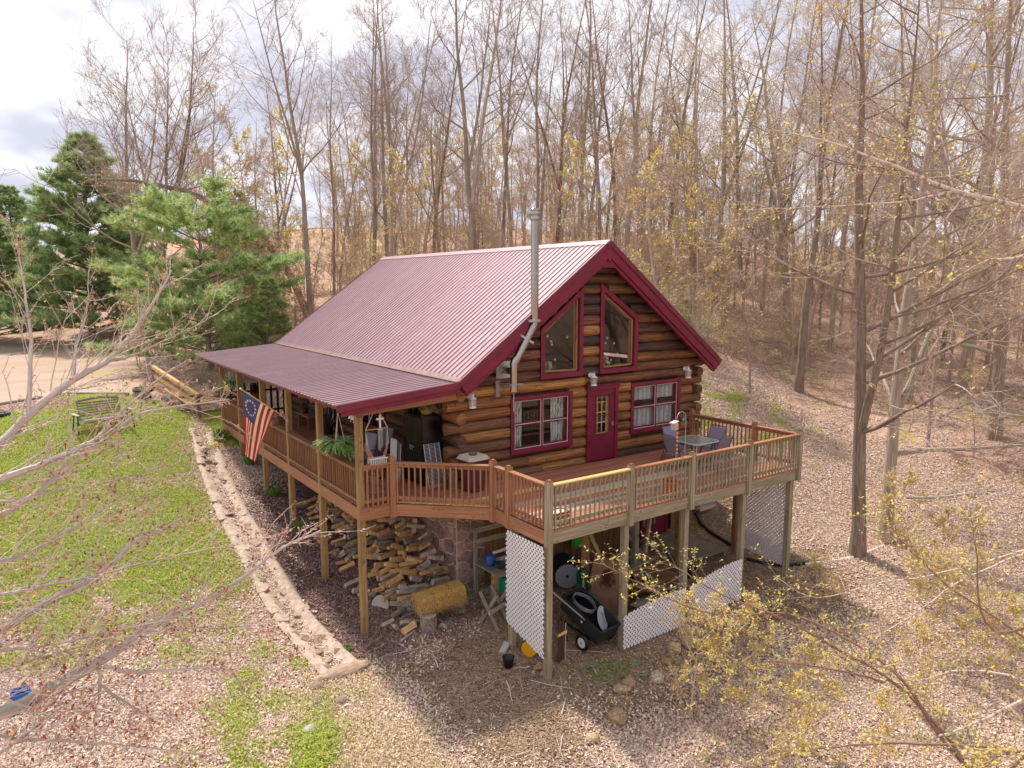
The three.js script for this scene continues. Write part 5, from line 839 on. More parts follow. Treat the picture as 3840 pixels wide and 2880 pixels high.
// patio table and four sling chairs
{
  const o = thing('patio_table', 'square glass patio table with a white frame on the deck', 'table', [6.42, 0, 2.08]), wm = plain(0xd8d6cf, 0.45), sh = new THREE.Shape(), s = 0.5, r = 0.16;
  sh.moveTo(-s + r, -s); sh.lineTo(s - r, -s); sh.quadraticCurveTo(s, -s, s, -s + r); sh.lineTo(s, s - r); sh.quadraticCurveTo(s, s, s - r, s); sh.lineTo(-s + r, s); sh.quadraticCurveTo(-s, s, -s, s - r); sh.lineTo(-s, -s + r); sh.quadraticCurveTo(-s, -s, -s + r, -s);
  const g = new THREE.ExtrudeGeometry(sh, { depth: 0.006, bevelEnabled: false, curveSegments: 6 }); g.rotateX(-Math.PI / 2); g.translate(0, 0.712, 0); part(o, 'glass_top', g, M.tableGlass);
  const pts = sh.getPoints(6).map((p) => V(p.x, 0.705, p.y)); part(o, 'rim', acc().tube([...pts, pts[0]], 0.016, 6, false), wm); for (const [x, z] of [[-1, -1], [1, -1], [-1, 1], [1, 1]]) part(o, 'leg', acc().tube([V(x * 0.42, 0.7, z * 0.42), V(x * 0.34, 0.4, z * 0.34), V(x * 0.4, 0, z * 0.4)], 0.016, 7), wm); part(o, 'shelf_ring', new THREE.TorusGeometry(0.3, 0.012, 6, 24).rotateX(Math.PI / 2).translate(0, 0.36, 0), wm);
}
function slingChair(label, p, turn) {
  const o = thing('sling_chair', label, 'chair', p, turn, 'sling chairs around the patio table'), fm = plain(0x5a5660, 0.4, { metalness: 0.4 }), sl = plain(0x8c8296, 0.85);
  for (const s of [-1, 1]) { part(o, 'frame', acc().tube([V(s * 0.27, 0.95, -0.42), V(s * 0.27, 0.42, -0.2), V(s * 0.27, 0.38, 0.22)], 0.013, 6), fm); part(o, 'armrest', acc().tube([V(s * 0.29, 0.64, -0.28), V(s * 0.29, 0.64, 0.2), V(s * 0.29, 0.42, 0.26)], 0.014, 6), fm); part(o, 'leg', acc().tube([V(s * 0.28, 0.62, 0.18), V(s * 0.29, 0.3, 0.24), V(s * 0.29, 0, 0.28)], 0.012, 6), fm); part(o, 'leg', acc().tube([V(s * 0.28, 0.6, -0.2), V(s * 0.29, 0, -0.4)], 0.012, 6), fm); }
  part(o, 'top_rail', acc().tube([V(-0.27, 0.95, -0.42), V(-0.2, 0.985, -0.435), V(0.2, 0.985, -0.435), V(0.27, 0.95, -0.42)], 0.013, 6), fm); part(o, 'stretcher', acc().tube([V(-0.29, 0.12, 0.26), V(0.29, 0.12, 0.26)], 0.01, 5).tube([V(-0.29, 0.12, -0.36), V(0.29, 0.12, -0.36)], 0.01, 5), fm);
  part(o, 'backrest', acc().bar(V(0, 0.42, -0.195), V(0, 0.95, -0.415), 0.53, 0.008, { ch: 0 }), sl); part(o, 'seat', acc().bar(V(0, 0.4, -0.2), V(0, 0.385, 0.23), 0.53, 0.008, { ch: 0 }), sl);
}
slingChair('grey sling chair on the door side of the glass table', [5.72, 0, 2.12], Math.PI / 2 - 0.1); slingChair('grey sling chair between the glass table and the log wall', [6.4, 0, 1.5], 0); slingChair('grey sling chair backed against the far side railing', [7.1, 0, 2.02], -Math.PI / 2); slingChair('grey sling chair with its back to the front railing', [6.5, 0, 2.68], Math.PI);
{ // crook with feeder, bird and heart garland
  const o = thing('garden_crook', 'slim metal crook fixed to the front railing', 'hook', [3.93, 0.9, 3.86]); part(o, 'rod', acc().tube([V(0, 0, 0), V(0, 1.0, 0), V(-0.03, 1.1, 0), V(-0.12, 1.16, 0), V(-0.24, 1.15, 0), V(-0.31, 1.07, 0), V(-0.33, 0.98, 0)], 0.009, 7), M.galv);
  const f = thing('bird_feeder', 'small white box bird feeder hanging tilted from the crook', 'feeder', [3.55, 1.66, 3.86]); f.rotation.z = 0.2; part(f, 'box', acc().box(0, 0.08, 0, 0.13, 0.17, 0.12), M.greyBoard); part(f, 'lid', acc().box(0, 0.18, 0, 0.17, 0.02, 0.15), M.white); part(f, 'wire', acc().tube([V(0, 0.18, 0), V(0.05, 0.26, 0)], 0.004, 4), M.galv);
  const h = thing('heart_garland', 'string of small orange wooden hearts hanging from the crook', 'garland', [3.61, 1.0, 3.88]); part(h, 'string', acc().tube([V(0, 0, 0), V(0, 0.88, 0)], 0.003, 4), M.galv); for (let k = 0; k < 8; k++) { const q = new THREE.Shape(); q.moveTo(0, -0.035); q.bezierCurveTo(0.06, 0.01, 0.03, 0.045, 0, 0.018); q.bezierCurveTo(-0.03, 0.045, -0.06, 0.01, 0, -0.035); const g = new THREE.ExtrudeGeometry(q, { depth: 0.01, bevelEnabled: false, curveSegments: 5 }); g.translate((k % 2) * 0.01, 0.06 + k * 0.1, 0); part(h, 'heart', g, plain(0xd6893a, 0.7)); }
  const b = thing('bird_ornament', 'teal metal bird ornament under the top of the crook', 'ornament', [3.83, 1.86, 3.87]); part(b, 'body', acc().blob(0, 0, 0, 0.045, 0.03, 0.015, 2, 0.1, 6), plain(0x2f8fa0, 0.5)); part(b, 'wing', acc().tri(V(-0.02, 0.01, 0.01), V(0.03, 0.08, 0.012), V(0.03, 0.01, 0.01)).tri(V(0.03, 0, 0), V(0.09, 0.03, 0), V(0.08, -0.02, 0)), plain(0x3aa2b0, 0.5, { side: THREE.DoubleSide })); part(b, 'wire', acc().tube([V(0, 0.03, 0), V(0, 0.16, 0)], 0.003, 4), M.galv);
  const p = thing('orange_planter', 'orange plastic planter standing behind the front railing', 'planter', [3.72, 0, 3.62]), om = plain(0xc85a30, 0.6); part(p, 'pot', acc().lathe([[0.001, 0], [0.15, 0], [0.19, 0.26], [0.21, 0.27], [0.21, 0.33], [0.19, 0.33], [0.16, 0.03]], 0, 0, 0, 20), om); part(p, 'soil', acc().tube([V(0, 0.26, 0), V(0, 0.27, 0)], 0.17, 16), M.dark); part(p, 'dead_stem', acc().tube([V(0, 0.27, 0), V(0.02, 0.5, 0.02), V(0.0, 0.66, 0.05)], 0.008, 4).tube([V(0.01, 0.4, 0.01), V(-0.1, 0.56, 0)], 0.005, 4), M.stain);
  const rb = thing('red_basket', 'low red slatted basket on the deck at the front corner post', 'basket', [0.12, 0, 3.66]), rm = plain(0xb03a2e, 0.6); for (const y of [0.03, 0.12, 0.21]) part(rb, 'slat', acc().box(0, y, 0.15, 0.44, 0.05, 0.014).box(0, y, -0.15, 0.44, 0.05, 0.014).box(-0.22, y, 0, 0.014, 0.05, 0.28).box(0.22, y, 0, 0.014, 0.05, 0.28), rm); part(rb, 'liner', acc().box(0, 0.12, 0, 0.4, 0.2, 0.26, 0.02), plain(0xcfc8ba, 0.8));
  const fg = thing('post_figurine', 'small pale bird figurine on the far corner railing post', 'figurine', [8.49, 1.086, 4.02]); part(fg, 'body', acc().blob(0, 0.07, 0, 0.07, 0.07, 0.05, 5, 0.15, 8), M.greyBoard); part(fg, 'head', acc().blob(-0.04, 0.15, 0, 0.035, 0.035, 0.03, 2, 0.1, 6), M.greyBoard); part(fg, 'tail', acc().tri(V(0.05, 0.09, 0.02), V(0.13, 0.14, 0), V(0.05, 0.06, -0.02)), M.greyBoard);
}
// ------------------------------------------------------------------ things below the deck and in the yard
const ground = (x, z, dy = 0) => [x, H(x, z) + dy, z];
// firewood: every piece is its own thing
{
  const R = rng(3131), splitM = [wood(81, 0xe8c48c, 0xb98b55, 0xd2ab72, { knots: 1, grain: 0.7 }), wood(82, 0xd8ae78, 0x966f45, 0xbd9465, { knots: 1, grain: 0.8 }), wood(83, 0xc9b9a8, 0x8a7b6d, 0xb0a090, { knots: 1, grain: 0.8 })], barkM = mottled(84, 0xa08f80, 0x6b5f55, { rough: 0.95, scale: 0.5, p: 10 });
  const shape = (seed, kind) => { const r = rng(seed), n = kind ? 9 : 4 + Math.floor(r() * 2), q = []; for (let k = 0; k < n; k++) { const t = (k + (kind ? 0 : r() * 0.5)) / n * 6.28, d = kind ? 0.075 * (0.9 + r() * 0.2) : 0.085 * (0.6 + r() * 0.55); q.push([Math.cos(t) * d, Math.sin(t) * d]); } const a = acc(), L = 0.38 + r() * 0.08, P = (s, e, j) => V(e * L / 2, q[s % n][0] * (1 + j * e), q[s % n][1] * (1 + j * e)); for (let k = 0; k < n; k++) { a.quad(P(k, -1, 0.06), P(k + 1, -1, 0.06), P(k + 1, 1, 0.06), P(k, 1, 0.06), L, 0.1); a.tri(P(k, 1, 0.06), P(k + 1, 1, 0.06), V(L / 2 + 0.004, 0, 0)); a.tri(P(k + 1, -1, 0.06), P(k, -1, 0.06), V(-L / 2 - 0.004, 0, 0)); } return a.geo(); };
  const S = [1, 2, 3, 4, 5].map((k) => shape(k * 7, 0)), D = [1, 2].map((k) => shape(k * 17, 1));
  const heap = (x, z) => { const a = clamp((x + 2.45) / 1.9), top = 1.25 * smooth(0, 1, a) * (1 - 0.55 * smooth(-2.2, 0.4, z)) * smooth(-6.6, -5.6, z); return top + 0.06; };
  let n = 0; for (let z = -6.2; z < 0.75; z += 0.165) for (let x = -2.35; x < -0.4; x += 0.34) {
    const px = x + (R() - 0.5) * 0.26 + 0.04, pz = z + (R() - 0.5) * 0.16; if (px > -0.48 || R() < 0.1 || (Math.hypot(px + 1.0, pz - 0.5) < 0.75) || (px < -1.9 && R() < 0.5) || (z > -0.1 && R() < 0.35)) continue; if (n > 330) break;
    const round = R() < 0.22, g = round ? D[Math.floor(R() * 2)] : S[Math.floor(R() * 5)], grey = pz > -0.7 || R() < 0.15, m = round ? barkM : grey && R() < 0.75 ? splitM[2] : splitM[Math.floor(R() * 2)];
    const o = solo('firewood_log', g, m, round ? 'round unsplit firewood log in the heap against the stone wall' : grey ? 'grey weathered split log at the foot of the firewood heap' : 'split yellow firewood log in the heap against the stone wall', 'firewood', round ? 'round logs in the firewood heap' : grey ? 'weathered logs of the firewood heap' : 'split logs in the firewood heap', [px, H(px, pz) + heap(px, pz) + (R() - 0.5) * 0.08, pz]);
    o.rotation.set(R() * 6.28, (R() - 0.5) * (R() < 0.2 ? 3 : 0.9), (R() - 0.5) * 0.5 - 0.12); o.scale.setScalar(0.7 + R() * 0.38); n++;
    if (heap(px, pz) > 0.3 && n % 2) { const u = solo('firewood_log', S[n % 5], splitM[n % 3], grey ? 'grey weathered split log at the foot of the firewood heap' : 'split yellow firewood log in the heap against the stone wall', 'firewood', grey ? 'weathered logs of the firewood heap' : 'split logs in the firewood heap', [px + 0.05, H(px, pz) + heap(px, pz) * 0.55, pz]); u.rotation.set(R() * 6, (R() - 0.5) * 0.6, 0); u.scale.setScalar(1.25); }
  }
  // fallen earth under the heap so that it is not hollow
  const big = (label, x, z, r, h, tilt, turn) => { const o = thing('log_round', label, 'log', ground(x, z, -0.03), turn, 'log rounds by the firewood'); const a = acc().tube([V(0, 0, 0), V(0, h * 0.5, 0), V(0, h, 0)], [r * 1.12, r, r], 16, false); part(o, 'bark', a, barkM); part(o, 'cut_face', acc().tube([V(0, h - 0.004, 0), V(0, h + 0.004, 0)], r * 0.97, 16), M.greyBoard); o.rotation.z = tilt; return o; };
  big('upright stump under the near end of the straw bale', -1.62, 0.95, 0.2, 0.42, 0, 0); big('upright stump under the far end of the straw bale', -0.55, 0.62, 0.17, 0.4, 0, 1); big('large hollow log round lying in the firewood heap', -1.95, -0.75, 0.24, 0.3, 1.3, 0.7); big('thick grey log round beside the hollow one', -1.7, -0.3, 0.2, 0.4, 1.2, 2.2); big('small round lying under the straw bale', -1.05, 0.95, 0.12, 0.3, 1.45, 0.5);
  const stick = (label, x, z, L, r, turn, m) => { const o = solo('branch_stick', acc().tube([V(-L / 2, r, 0), V(0, r * 1.6, 0.03), V(L / 2, r, 0)], [r, r * 0.9, r * 0.7], 7), m, label, 'stick', 'loose sticks in front of the heap', ground(x, z), turn); return o; };
  stick('pale crooked stick lying in front of the log heap', -2.05, 0.85, 0.8, 0.03, 0.5, M.greyBoard); stick('thin pale stick beside the corner post', -2.5, 0.95, 0.6, 0.02, 1.9, M.greyBoard); stick('flat orange slab of wood before the stump', -1.95, 1.2, 0.4, 0.03, 1.3, M.newWood); stick('long light stick leaning toward the straw bale', -1.75, 0.5, 0.7, 0.03, 2.6, M.newWood); stick('short stick on the mulch nearest the drain end', -2.9, 1.25, 0.35, 0.02, 0.2, M.greyBoard);
}
{ // straw bale
  const o = thing('straw_bale', 'golden straw bale resting on two stumps', 'straw bale', [-1.2, H(-1.6, 0.95) + 0.64, 0.75], -0.12), R = rng(12), a = acc(), b = acc(); b.c = []; o.rotation.z = 0.1; o.scale.setScalar(1.15);
  a.bar(V(-0.52, 0, 0), V(0.52, 0, 0), 0.46, 0.38, { ch: 0.07 }); for (let k = 0; k < 2600; k++) { const f = Math.floor(R() * 4), u = (R() - 0.5) * 1.06, w = (R() - 0.5); let p; if (f === 0) p = V(u, 0.19, w * 0.44); else if (f === 1) p = V(u, w * 0.36, 0.23); else if (f === 2) p = V(u, w * 0.36, -0.23); else p = V(R() < 0.5 ? -0.53 : 0.53, w * 0.36, (R() - 0.5) * 0.44); const d = V((R() - 0.5) * 0.5, -0.5 + (R() - 0.5), (R() - 0.5) * 0.9 + Math.sign(p.z) * 0.3).normalize().multiplyScalar(0.06 + R() * 0.07), s = V(0.004, 0, 0.003), q = b.p.length / 3; b.tri(p.clone().sub(s), p.clone().add(s), p.clone().add(d)); paint(b, q, [[0.55, 0.38, 0.14], [0.68, 0.5, 0.22], [0.45, 0.3, 0.1]][k % 3], R); }
  part(o, 'bale', a, mottled(85, 0xcfa457, 0x9a7433, { rough: 0.95, scale: 0.3, p: 16 })); part(o, 'straw', b, foliage).userData.kind = 'stuff'; for (const x of [-0.2, 0.2]) part(o, 'twine', acc().tube([V(x, 0.2, 0.235), V(x, 0.2, -0.235), V(x, -0.2, -0.235), V(x, -0.2, 0.235), V(x, 0.2, 0.235)], 0.005, 4), M.stain);
}
{ // saw horse of crossed timbers
  const o = thing('saw_horse', 'weathered saw horse of crossed timbers beside the straw bale', 'saw horse', ground(-0.15, 1.55), 0.35); for (const x of [-0.22, 0.24]) { part(o, 'leg', acc().bar(V(x, -0.02, 0.32), V(x, 0.86, -0.24), 0.05, 0.09), M.greyWood); part(o, 'leg', acc().bar(V(x + 0.052, -0.02, -0.32), V(x + 0.052, 0.86, 0.24), 0.05, 0.09), M.greyWood); } part(o, 'cross_piece', acc().bar(V(-0.3, 0.42, 0.1), V(0.36, 0.42, 0.1), 0.05, 0.1), M.greyBoard); part(o, 'cross_piece', acc().bar(V(-0.3, 0.4, -0.1), V(0.36, 0.4, -0.1), 0.05, 0.1), M.greyWood);
}
{ // potting bench and what is on it
  const x0 = 0.08, z0 = 1.2, g = H(0.8, 0.8), top = -2.03, o = thing('potting_bench', 'weathered potting bench with a slatted back behind the lattice', 'workbench', [x0, g, z0]), t = top - g; for (const [x, z, w] of [[0.05, 0, 0.14], [1.55, 0, 0.14]]) part(o, 'leg', acc().box(x, t / 2 - 0.05, z, w, t + 0.05, w), M.post); for (const x of [0.0, 1.55]) part(o, 'leg', acc().box(x, (t + 0.95) / 2 - 0.05, -0.82, 0.09, t + 0.95, 0.09), M.greyWood);
  for (let k = 0; k < 6; k++) part(o, 'top_board', acc().box(0.8, t, 0.02 - k * 0.15, 1.66, 0.035, 0.14), M.greyWood); for (const z of [0.05, -0.85]) part(o, 'apron', acc().box(0.8, t - 0.08, z, 1.5, 0.1, 0.035), M.greyWood); for (const y of [t + 0.6, t + 0.9]) part(o, 'back_slat', acc().box(0.78, y, -0.76, 1.7, 0.14, 0.03), M.greyWood); for (let k = 0; k < 4; k++) part(o, 'shelf_board', acc().box(0.8, 0.28, 0.0 - k * 0.2, 1.5, 0.03, 0.16), M.greyWood);
  const on = (x, z) => [x0 + x, top + 0.02, z0 + z]; solo('blue_jug', acc().lathe([[0.001, 0], [0.12, 0], [0.13, 0.05], [0.13, 0.22], [0.09, 0.26], [0.05, 0.28], [0.05, 0.3], [0.001, 0.3]], 0, 0, 0, 16), plain(0x1d4f9c, 0.5), 'blue round jug on the potting bench', 'jug', null, on(0.22, -0.45)); solo('glazed_bowl', acc().lathe([[0.001, 0], [0.08, 0], [0.16, 0.12], [0.17, 0.14], [0.15, 0.14], [0.07, 0.03]], 0, 0, 0, 18), plain(0x2c4a4f, 0.4), 'dark teal bowl at the front edge of the potting bench', 'bowl', null, on(0.32, -0.12)); solo('spray_can', acc().lathe([[0.001, 0], [0.033, 0], [0.033, 0.15], [0.02, 0.165], [0.02, 0.19], [0.001, 0.19]], 0, 0, 0, 12), M.white, 'white spray can on the potting bench', 'can', null, on(0.62, -0.15));
  const dr = thing('dish_rack', 'white plastic dish rack on the potting bench', 'rack', on(0.68, -0.48)); part(dr, 'tray', acc().box(0, 0.03, 0, 0.5, 0.05, 0.34), M.white); for (let k = 0; k < 10; k++) part(dr, 'prong', acc().bar(V(-0.22 + k * 0.05, 0.05, 0.13), V(-0.22 + k * 0.05, 0.2, 0.16), 0.016, 0.012), M.white); part(dr, 'edge', acc().tube([V(-0.25, 0.21, -0.16), V(0.25, 0.24, -0.16)], 0.04, 10), M.white);
  solo('slate_slab', acc().box(0, 0.015, 0, 0.34, 0.03, 0.24, 0.008), plain(0x6a5750, 0.9), 'brown slab at the corner of the potting bench', 'slab', null, on(0.7, 0.0), 0.2);
  const tb = thing('green_tote', 'teal green plastic tote with bottles on the bench shelf', 'tote', [x0 + 0.62, g + 0.3, z0 - 0.25]), tm = plain(0x159a78, 0.45); part(tb, 'body', acc().bar(V(0, 0, 0), V(0, 0.42, 0), 0.5, 0.36, { ch: 0.03, w2: 0.58, h2: 0.44 }), tm); part(tb, 'rim', acc().box(0, 0.425, 0, 0.62, 0.03, 0.48), tm); for (let k = 0; k < 5; k++) part(tb, 'bottle', acc().lathe([[0.035, 0.42], [0.035, 0.5], [0.015, 0.53], [0.015, 0.56], [0.001, 0.56]], -0.2 + k * 0.1, 0, (k % 2) * 0.1 - 0.05, 8), plain(0x2c5f8f, 0.3)); solo('stone_planter', acc().lathe([[0.001, 0], [0.16, 0], [0.2, 0.18], [0.21, 0.2], [0.17, 0.2], [0.13, 0.05]], 0, 0, 0, 16), M.greyWood, 'grey bowl planter on the ground under the potting bench', 'planter', null, [0.36, H(0.36, 0.75), 0.75]);
}
{ // garden cart
  const o = thing('garden_cart', 'black plastic garden cart with white wheels tipped under the deck', 'cart', [1.42, H(1.42, 3.25), 3.25], 0.1), pl = mottled(86, 0x1d2024, 0x2b2e31, { rough: 0.55, p: 6 }), R = rng(3);
  const tub = group(o, 'tub'); tub.position.set(0.05, 0.47, -0.1); tub.rotation.x = 0.36; for (const s of [-1, 1]) part(tub, 'side_panel', acc().bar(V(s * 0.3, 0.17, -0.62), V(s * 0.34, 0.17, 0.66), 0.025, 0.36), pl); part(tub, 'bottom_panel', acc().box(0, 0.0, 0.02, 0.6, 0.025, 1.24), pl); part(tub, 'end_panel', acc().box(0, 0.17, 0.66, 0.66, 0.36, 0.025), pl); part(tub, 'end_panel', acc().box(0, 0.17, -0.62, 0.6, 0.36, 0.025), pl); part(tub, 'rim', acc().box(-0.34, 0.36, 0.02, 0.05, 0.03, 1.34).box(0.34, 0.36, 0.02, 0.05, 0.03, 1.34).box(0, 0.36, 0.68, 0.62, 0.03, 0.05).box(0, 0.36, -0.64, 0.62, 0.03, 0.05), pl); part(tub, 'sticker', acc().box(-0.334, 0.18, 0.1, 0.004, 0.05, 0.06, 0), M.white);
  for (const s of [-1, 1]) { const w = group(o, 'wheel'); w.position.set(s * 0.42, 0.2, 0.22); part(w, 'tyre', new THREE.TorusGeometry(0.155, 0.052, 10, 24).rotateY(Math.PI / 2), M.black); part(w, 'rim', acc().tube([V(-0.035, 0, 0), V(0.035, 0, 0)], 0.12, 18), M.white); part(w, 'hub', acc().tube([V(-0.05, 0, 0), V(0.05, 0, 0)], 0.028, 10), M.galv); }
  part(o, 'axle', acc().tube([V(-0.42, 0.2, 0.22), V(0.42, 0.2, 0.22)], 0.014, 6), M.dark); part(o, 'chassis', acc().bar(V(-0.18, 0.22, 0.24), V(-0.14, 0.3, -0.8), 0.04, 0.05).bar(V(0.18, 0.22, 0.24), V(0.14, 0.3, -0.8), 0.04, 0.05), M.dark); part(o, 'tow_bar', acc().bar(V(-0.05, 0.28, -0.7), V(-0.5, 0.1, -0.2), 0.04, 0.04), M.dark); part(o, 'loose_pipe', acc().tube([V(-0.36, 1.06, -0.86), V(-0.24, 0.58, 0.46)], 0.024, 8), M.greyBoard);
  const d = solo('dish_disc', acc().lathe([[0.001, -0.05], [0.16, -0.03], [0.28, 0.02], [0.285, 0.03], [0.15, 0]], 0, 0, 0, 24), plain(0xcfd6dc, 0.4), 'pale round dish standing in the end of the garden cart', 'dish', null, [1.62, H(1.42, 3.25) + 0.62, 3.5]); d.rotation.set(1.2, 0, -0.5);
  const bg = thing('green_bag', 'dark green tied bag behind the garden cart', 'bag', [1.95, H(1.95, 2.7), 2.7]); part(bg, 'sack', acc().blob(0, 0.55, 0, 0.2, 0.22, 0.18, 7, 0.25, 10).blob(0.1, 0.36, 0.1, 0.22, 0.2, 0.2, 3, 0.25, 10), plain(0x165c4c, 0.55)); part(bg, 'knot', acc().blob(-0.03, 0.78, 0, 0.06, 0.06, 0.06, 2, 0.4, 6), plain(0x165c4c, 0.55)); part(bg, 'stand', acc().box(0.03, 0.14, 0.04, 0.3, 0.3, 0.3), M.dark);
  const wr = acc(); for (let k = 0; k < 7; k++) { const ring = []; for (let q = 0; q <= 16; q++) { const t = q / 16 * 6.28; ring.push(V(Math.cos(t) * (0.2 + R() * 0.03), k * 0.015 + R() * 0.02, Math.sin(t) * (0.3 + R() * 0.03))); } wr.tube(ring, 0.006, 4, false); } const wc = solo('wire_coil', wr, M.galv, 'loose grey wire coil lying in the garden cart', 'wire', null, [1.45, H(1.42, 3.25) + 0.85, 3.05], 0.2); wc.rotation.x = 0.4;
}
{ // leaning panel, drum, hose, sprayer
  const sh = new THREE.Shape([[0, 0], [0.95, 0], [1.0, 1.0], [0.74, 1.35], [0.12, 1.62], [0, 1.1]].map(([x, y]) => new THREE.Vector2(x, y))), g = new THREE.ExtrudeGeometry(sh, { depth: 0.02, bevelEnabled: false }); const p = solo('stained_panel', g, new THREE.MeshStandardMaterial({ roughness: 0.95, map: tex(256, 256, (u, v) => { const n = tfbm(u, v, 8, 8, 5), b = smooth(0.18, 0.06, Math.hypot((u - 0.4) * 0.7, v - 0.6) + (n - 0.5) * 0.25); return mix3(mix3([146, 112, 86], [104, 76, 58], n), [62, 26, 20], b); }, true, 1, 0.65) }), 'brown stained sheet of plywood leaning on the middle post', 'plywood', null, [2.2, H(2.4, 2.6) - 0.02, 2.5], -0.5); p.rotation.order = 'YXZ'; p.rotation.x = -0.14;
  const dr = thing('blue_drum', 'dark blue drum lying under the deck with a grey disc end', 'drum', [2.75, H(2.7, 0.8) + 0.36, 0.85], 0.5); part(dr, 'barrel', acc().tube([V(0, 0, -0.5), V(0, 0, -0.2), V(0, 0, 0.1), V(0, 0, 0.4)], [0.3, 0.33, 0.33, 0.3], 20), plain(0x1d2f55, 0.5)); part(dr, 'disc', acc().tube([V(-0.1, 0, 0.42), V(-0.1, 0, 0.46)], 0.33, 26), plain(0x98a0a8, 0.6)); part(dr, 'bung', acc().tube([V(-0.1, 0, 0.46), V(-0.1, 0, 0.48)], 0.04, 10), M.dark); dr.rotation.y = -0.45;
  const hz = thing('hose_coil', 'green garden hose coiled on the middle post', 'hose', [2.33, -2.45, 2.04]); const a = acc(), R = rng(6); for (let k = 0; k < 6; k++) { const ring = []; for (let q = 0; q <= 20; q++) { const t = q / 20 * 6.28; ring.push(V(-0.02 * k, Math.sin(t) * (0.3 + R() * 0.02), Math.cos(t) * 0.17)); } a.tube(ring, 0.014, 5, false); } part(hz, 'coil', a, plain(0x1f7a62, 0.5)); part(hz, 'hook', acc().box(0.03, 0.2, 0, 0.12, 0.03, 0.05), M.galv);
  for (const [k, dx] of [[0, 0], [1, 0.07]]) solo('garden_stake', acc().tube([V(0, 0, 0), V(0.18, 0.95, -0.15)], 0.014, 6), M.newWood, k ? 'bamboo stake leaning on the hose post, farther one' : 'bamboo stake leaning on the hose post, nearer one', 'stake', 'stakes by the hose post', ground(2.05 + dx, 2.3));
  const sp = thing('lime_sprayer', 'lime green sprayer hanging on the basement wall', 'sprayer', [3.62, -2.35, 0.3]); part(sp, 'tank', acc().box(0, 0.2, 0, 0.36, 0.48, 0.18, 0.03), plain(0x35c223, 0.45)); part(sp, 'pump', acc().tube([V(0, 0.44, 0), V(0, 0.56, 0)], 0.05, 10).box(0, 0.58, 0, 0.2, 0.03, 0.03), M.dark); part(sp, 'nozzle_head', acc().blob(-0.02, 0.02, 0.12, 0.07, 0.09, 0.06, 3, 0.3, 7), M.galv); part(sp, 'wand', acc().tube([V(-0.22, -0.1, 0.05), V(-0.24, 0.9, 0.02)], 0.016, 6), M.galv);
  const ch = thing('folding_seat', 'dark folding chair beside the basement door', 'chair', ground(5.4, 0.8), 0.6), dk = plain(0x33383e, 0.5); part(ch, 'seat', acc().box(0, 0.45, 0, 0.42, 0.04, 0.4), dk); part(ch, 'backrest', acc().box(0, 0.8, -0.2, 0.42, 0.3, 0.03, 0.01), dk); for (const s of [-1, 1]) part(ch, 'leg', acc().bar(V(s * 0.2, 0, 0.22), V(s * 0.2, 0.95, -0.2), 0.025, 0.025).bar(V(s * 0.18, 0, -0.22), V(s * 0.18, 0.45, 0.18), 0.025, 0.025), M.galv);
  for (const [k, x] of [[0, 4.75], [1, 5.15]]) { const c = thing('hanging_chain', k ? 'grey chain hanging from the girder nearer the basement door' : 'grey chain hanging from the girder farther from the basement door', 'chain', [x, -1.55, 1.8], 0, 'chains under the deck'); const link = new THREE.TorusGeometry(0.028, 0.008, 5, 10); link.scale(0.7, 1.2, 1); for (let q = 0; q < 22; q++) { const m = part(c, 'link', link, M.galv); m.position.y = q * 0.05; m.rotation.y = (q % 2) * 1.57; } }
  solo('maroon_post', acc().bar(V(0, 0, 0), V(1.1, 0.75, 0.1), 0.1, 0.14), M.trim, 'maroon painted board propped on the basement wall', 'board', null, [1.9, -2.2, 0.35]);
}
{ // lumber heap behind the low lattice
  const R = rng(515); let k = 0; const spots = ['topmost', 'second from the top', 'third from the top', 'fourth from the top', 'fifth from the top'];
  for (let y = 0; y < 5; y++) for (let q = 0; q < 4; q++) { const L = 1.6 + R() * 0.9, x = 4.1 + (R() - 0.5) * 0.7, z = 1.6 + q * 0.42 + (R() - 0.5) * 0.2, w = 0.16 + R() * 0.12; const b = solo('scrap_board', acc().bar(V(-L / 2, 0, 0), V(L / 2, 0, 0), w, 0.045), [M.greyWood, M.stainDark, M.weathered, M.batten][Math.floor(R() * 4)], 'old board in the lumber heap behind the low lattice, ' + spots[4 - y] + ' layer', 'board', 'lumber heap layer ' + spots[4 - y], [x, H(x, z) + 0.12 + y * 0.13 + R() * 0.05, z], 0.35 + (R() - 0.5) * 0.5); b.rotation.z = -0.16 + (R() - 0.5) * 0.2; k++; }
}
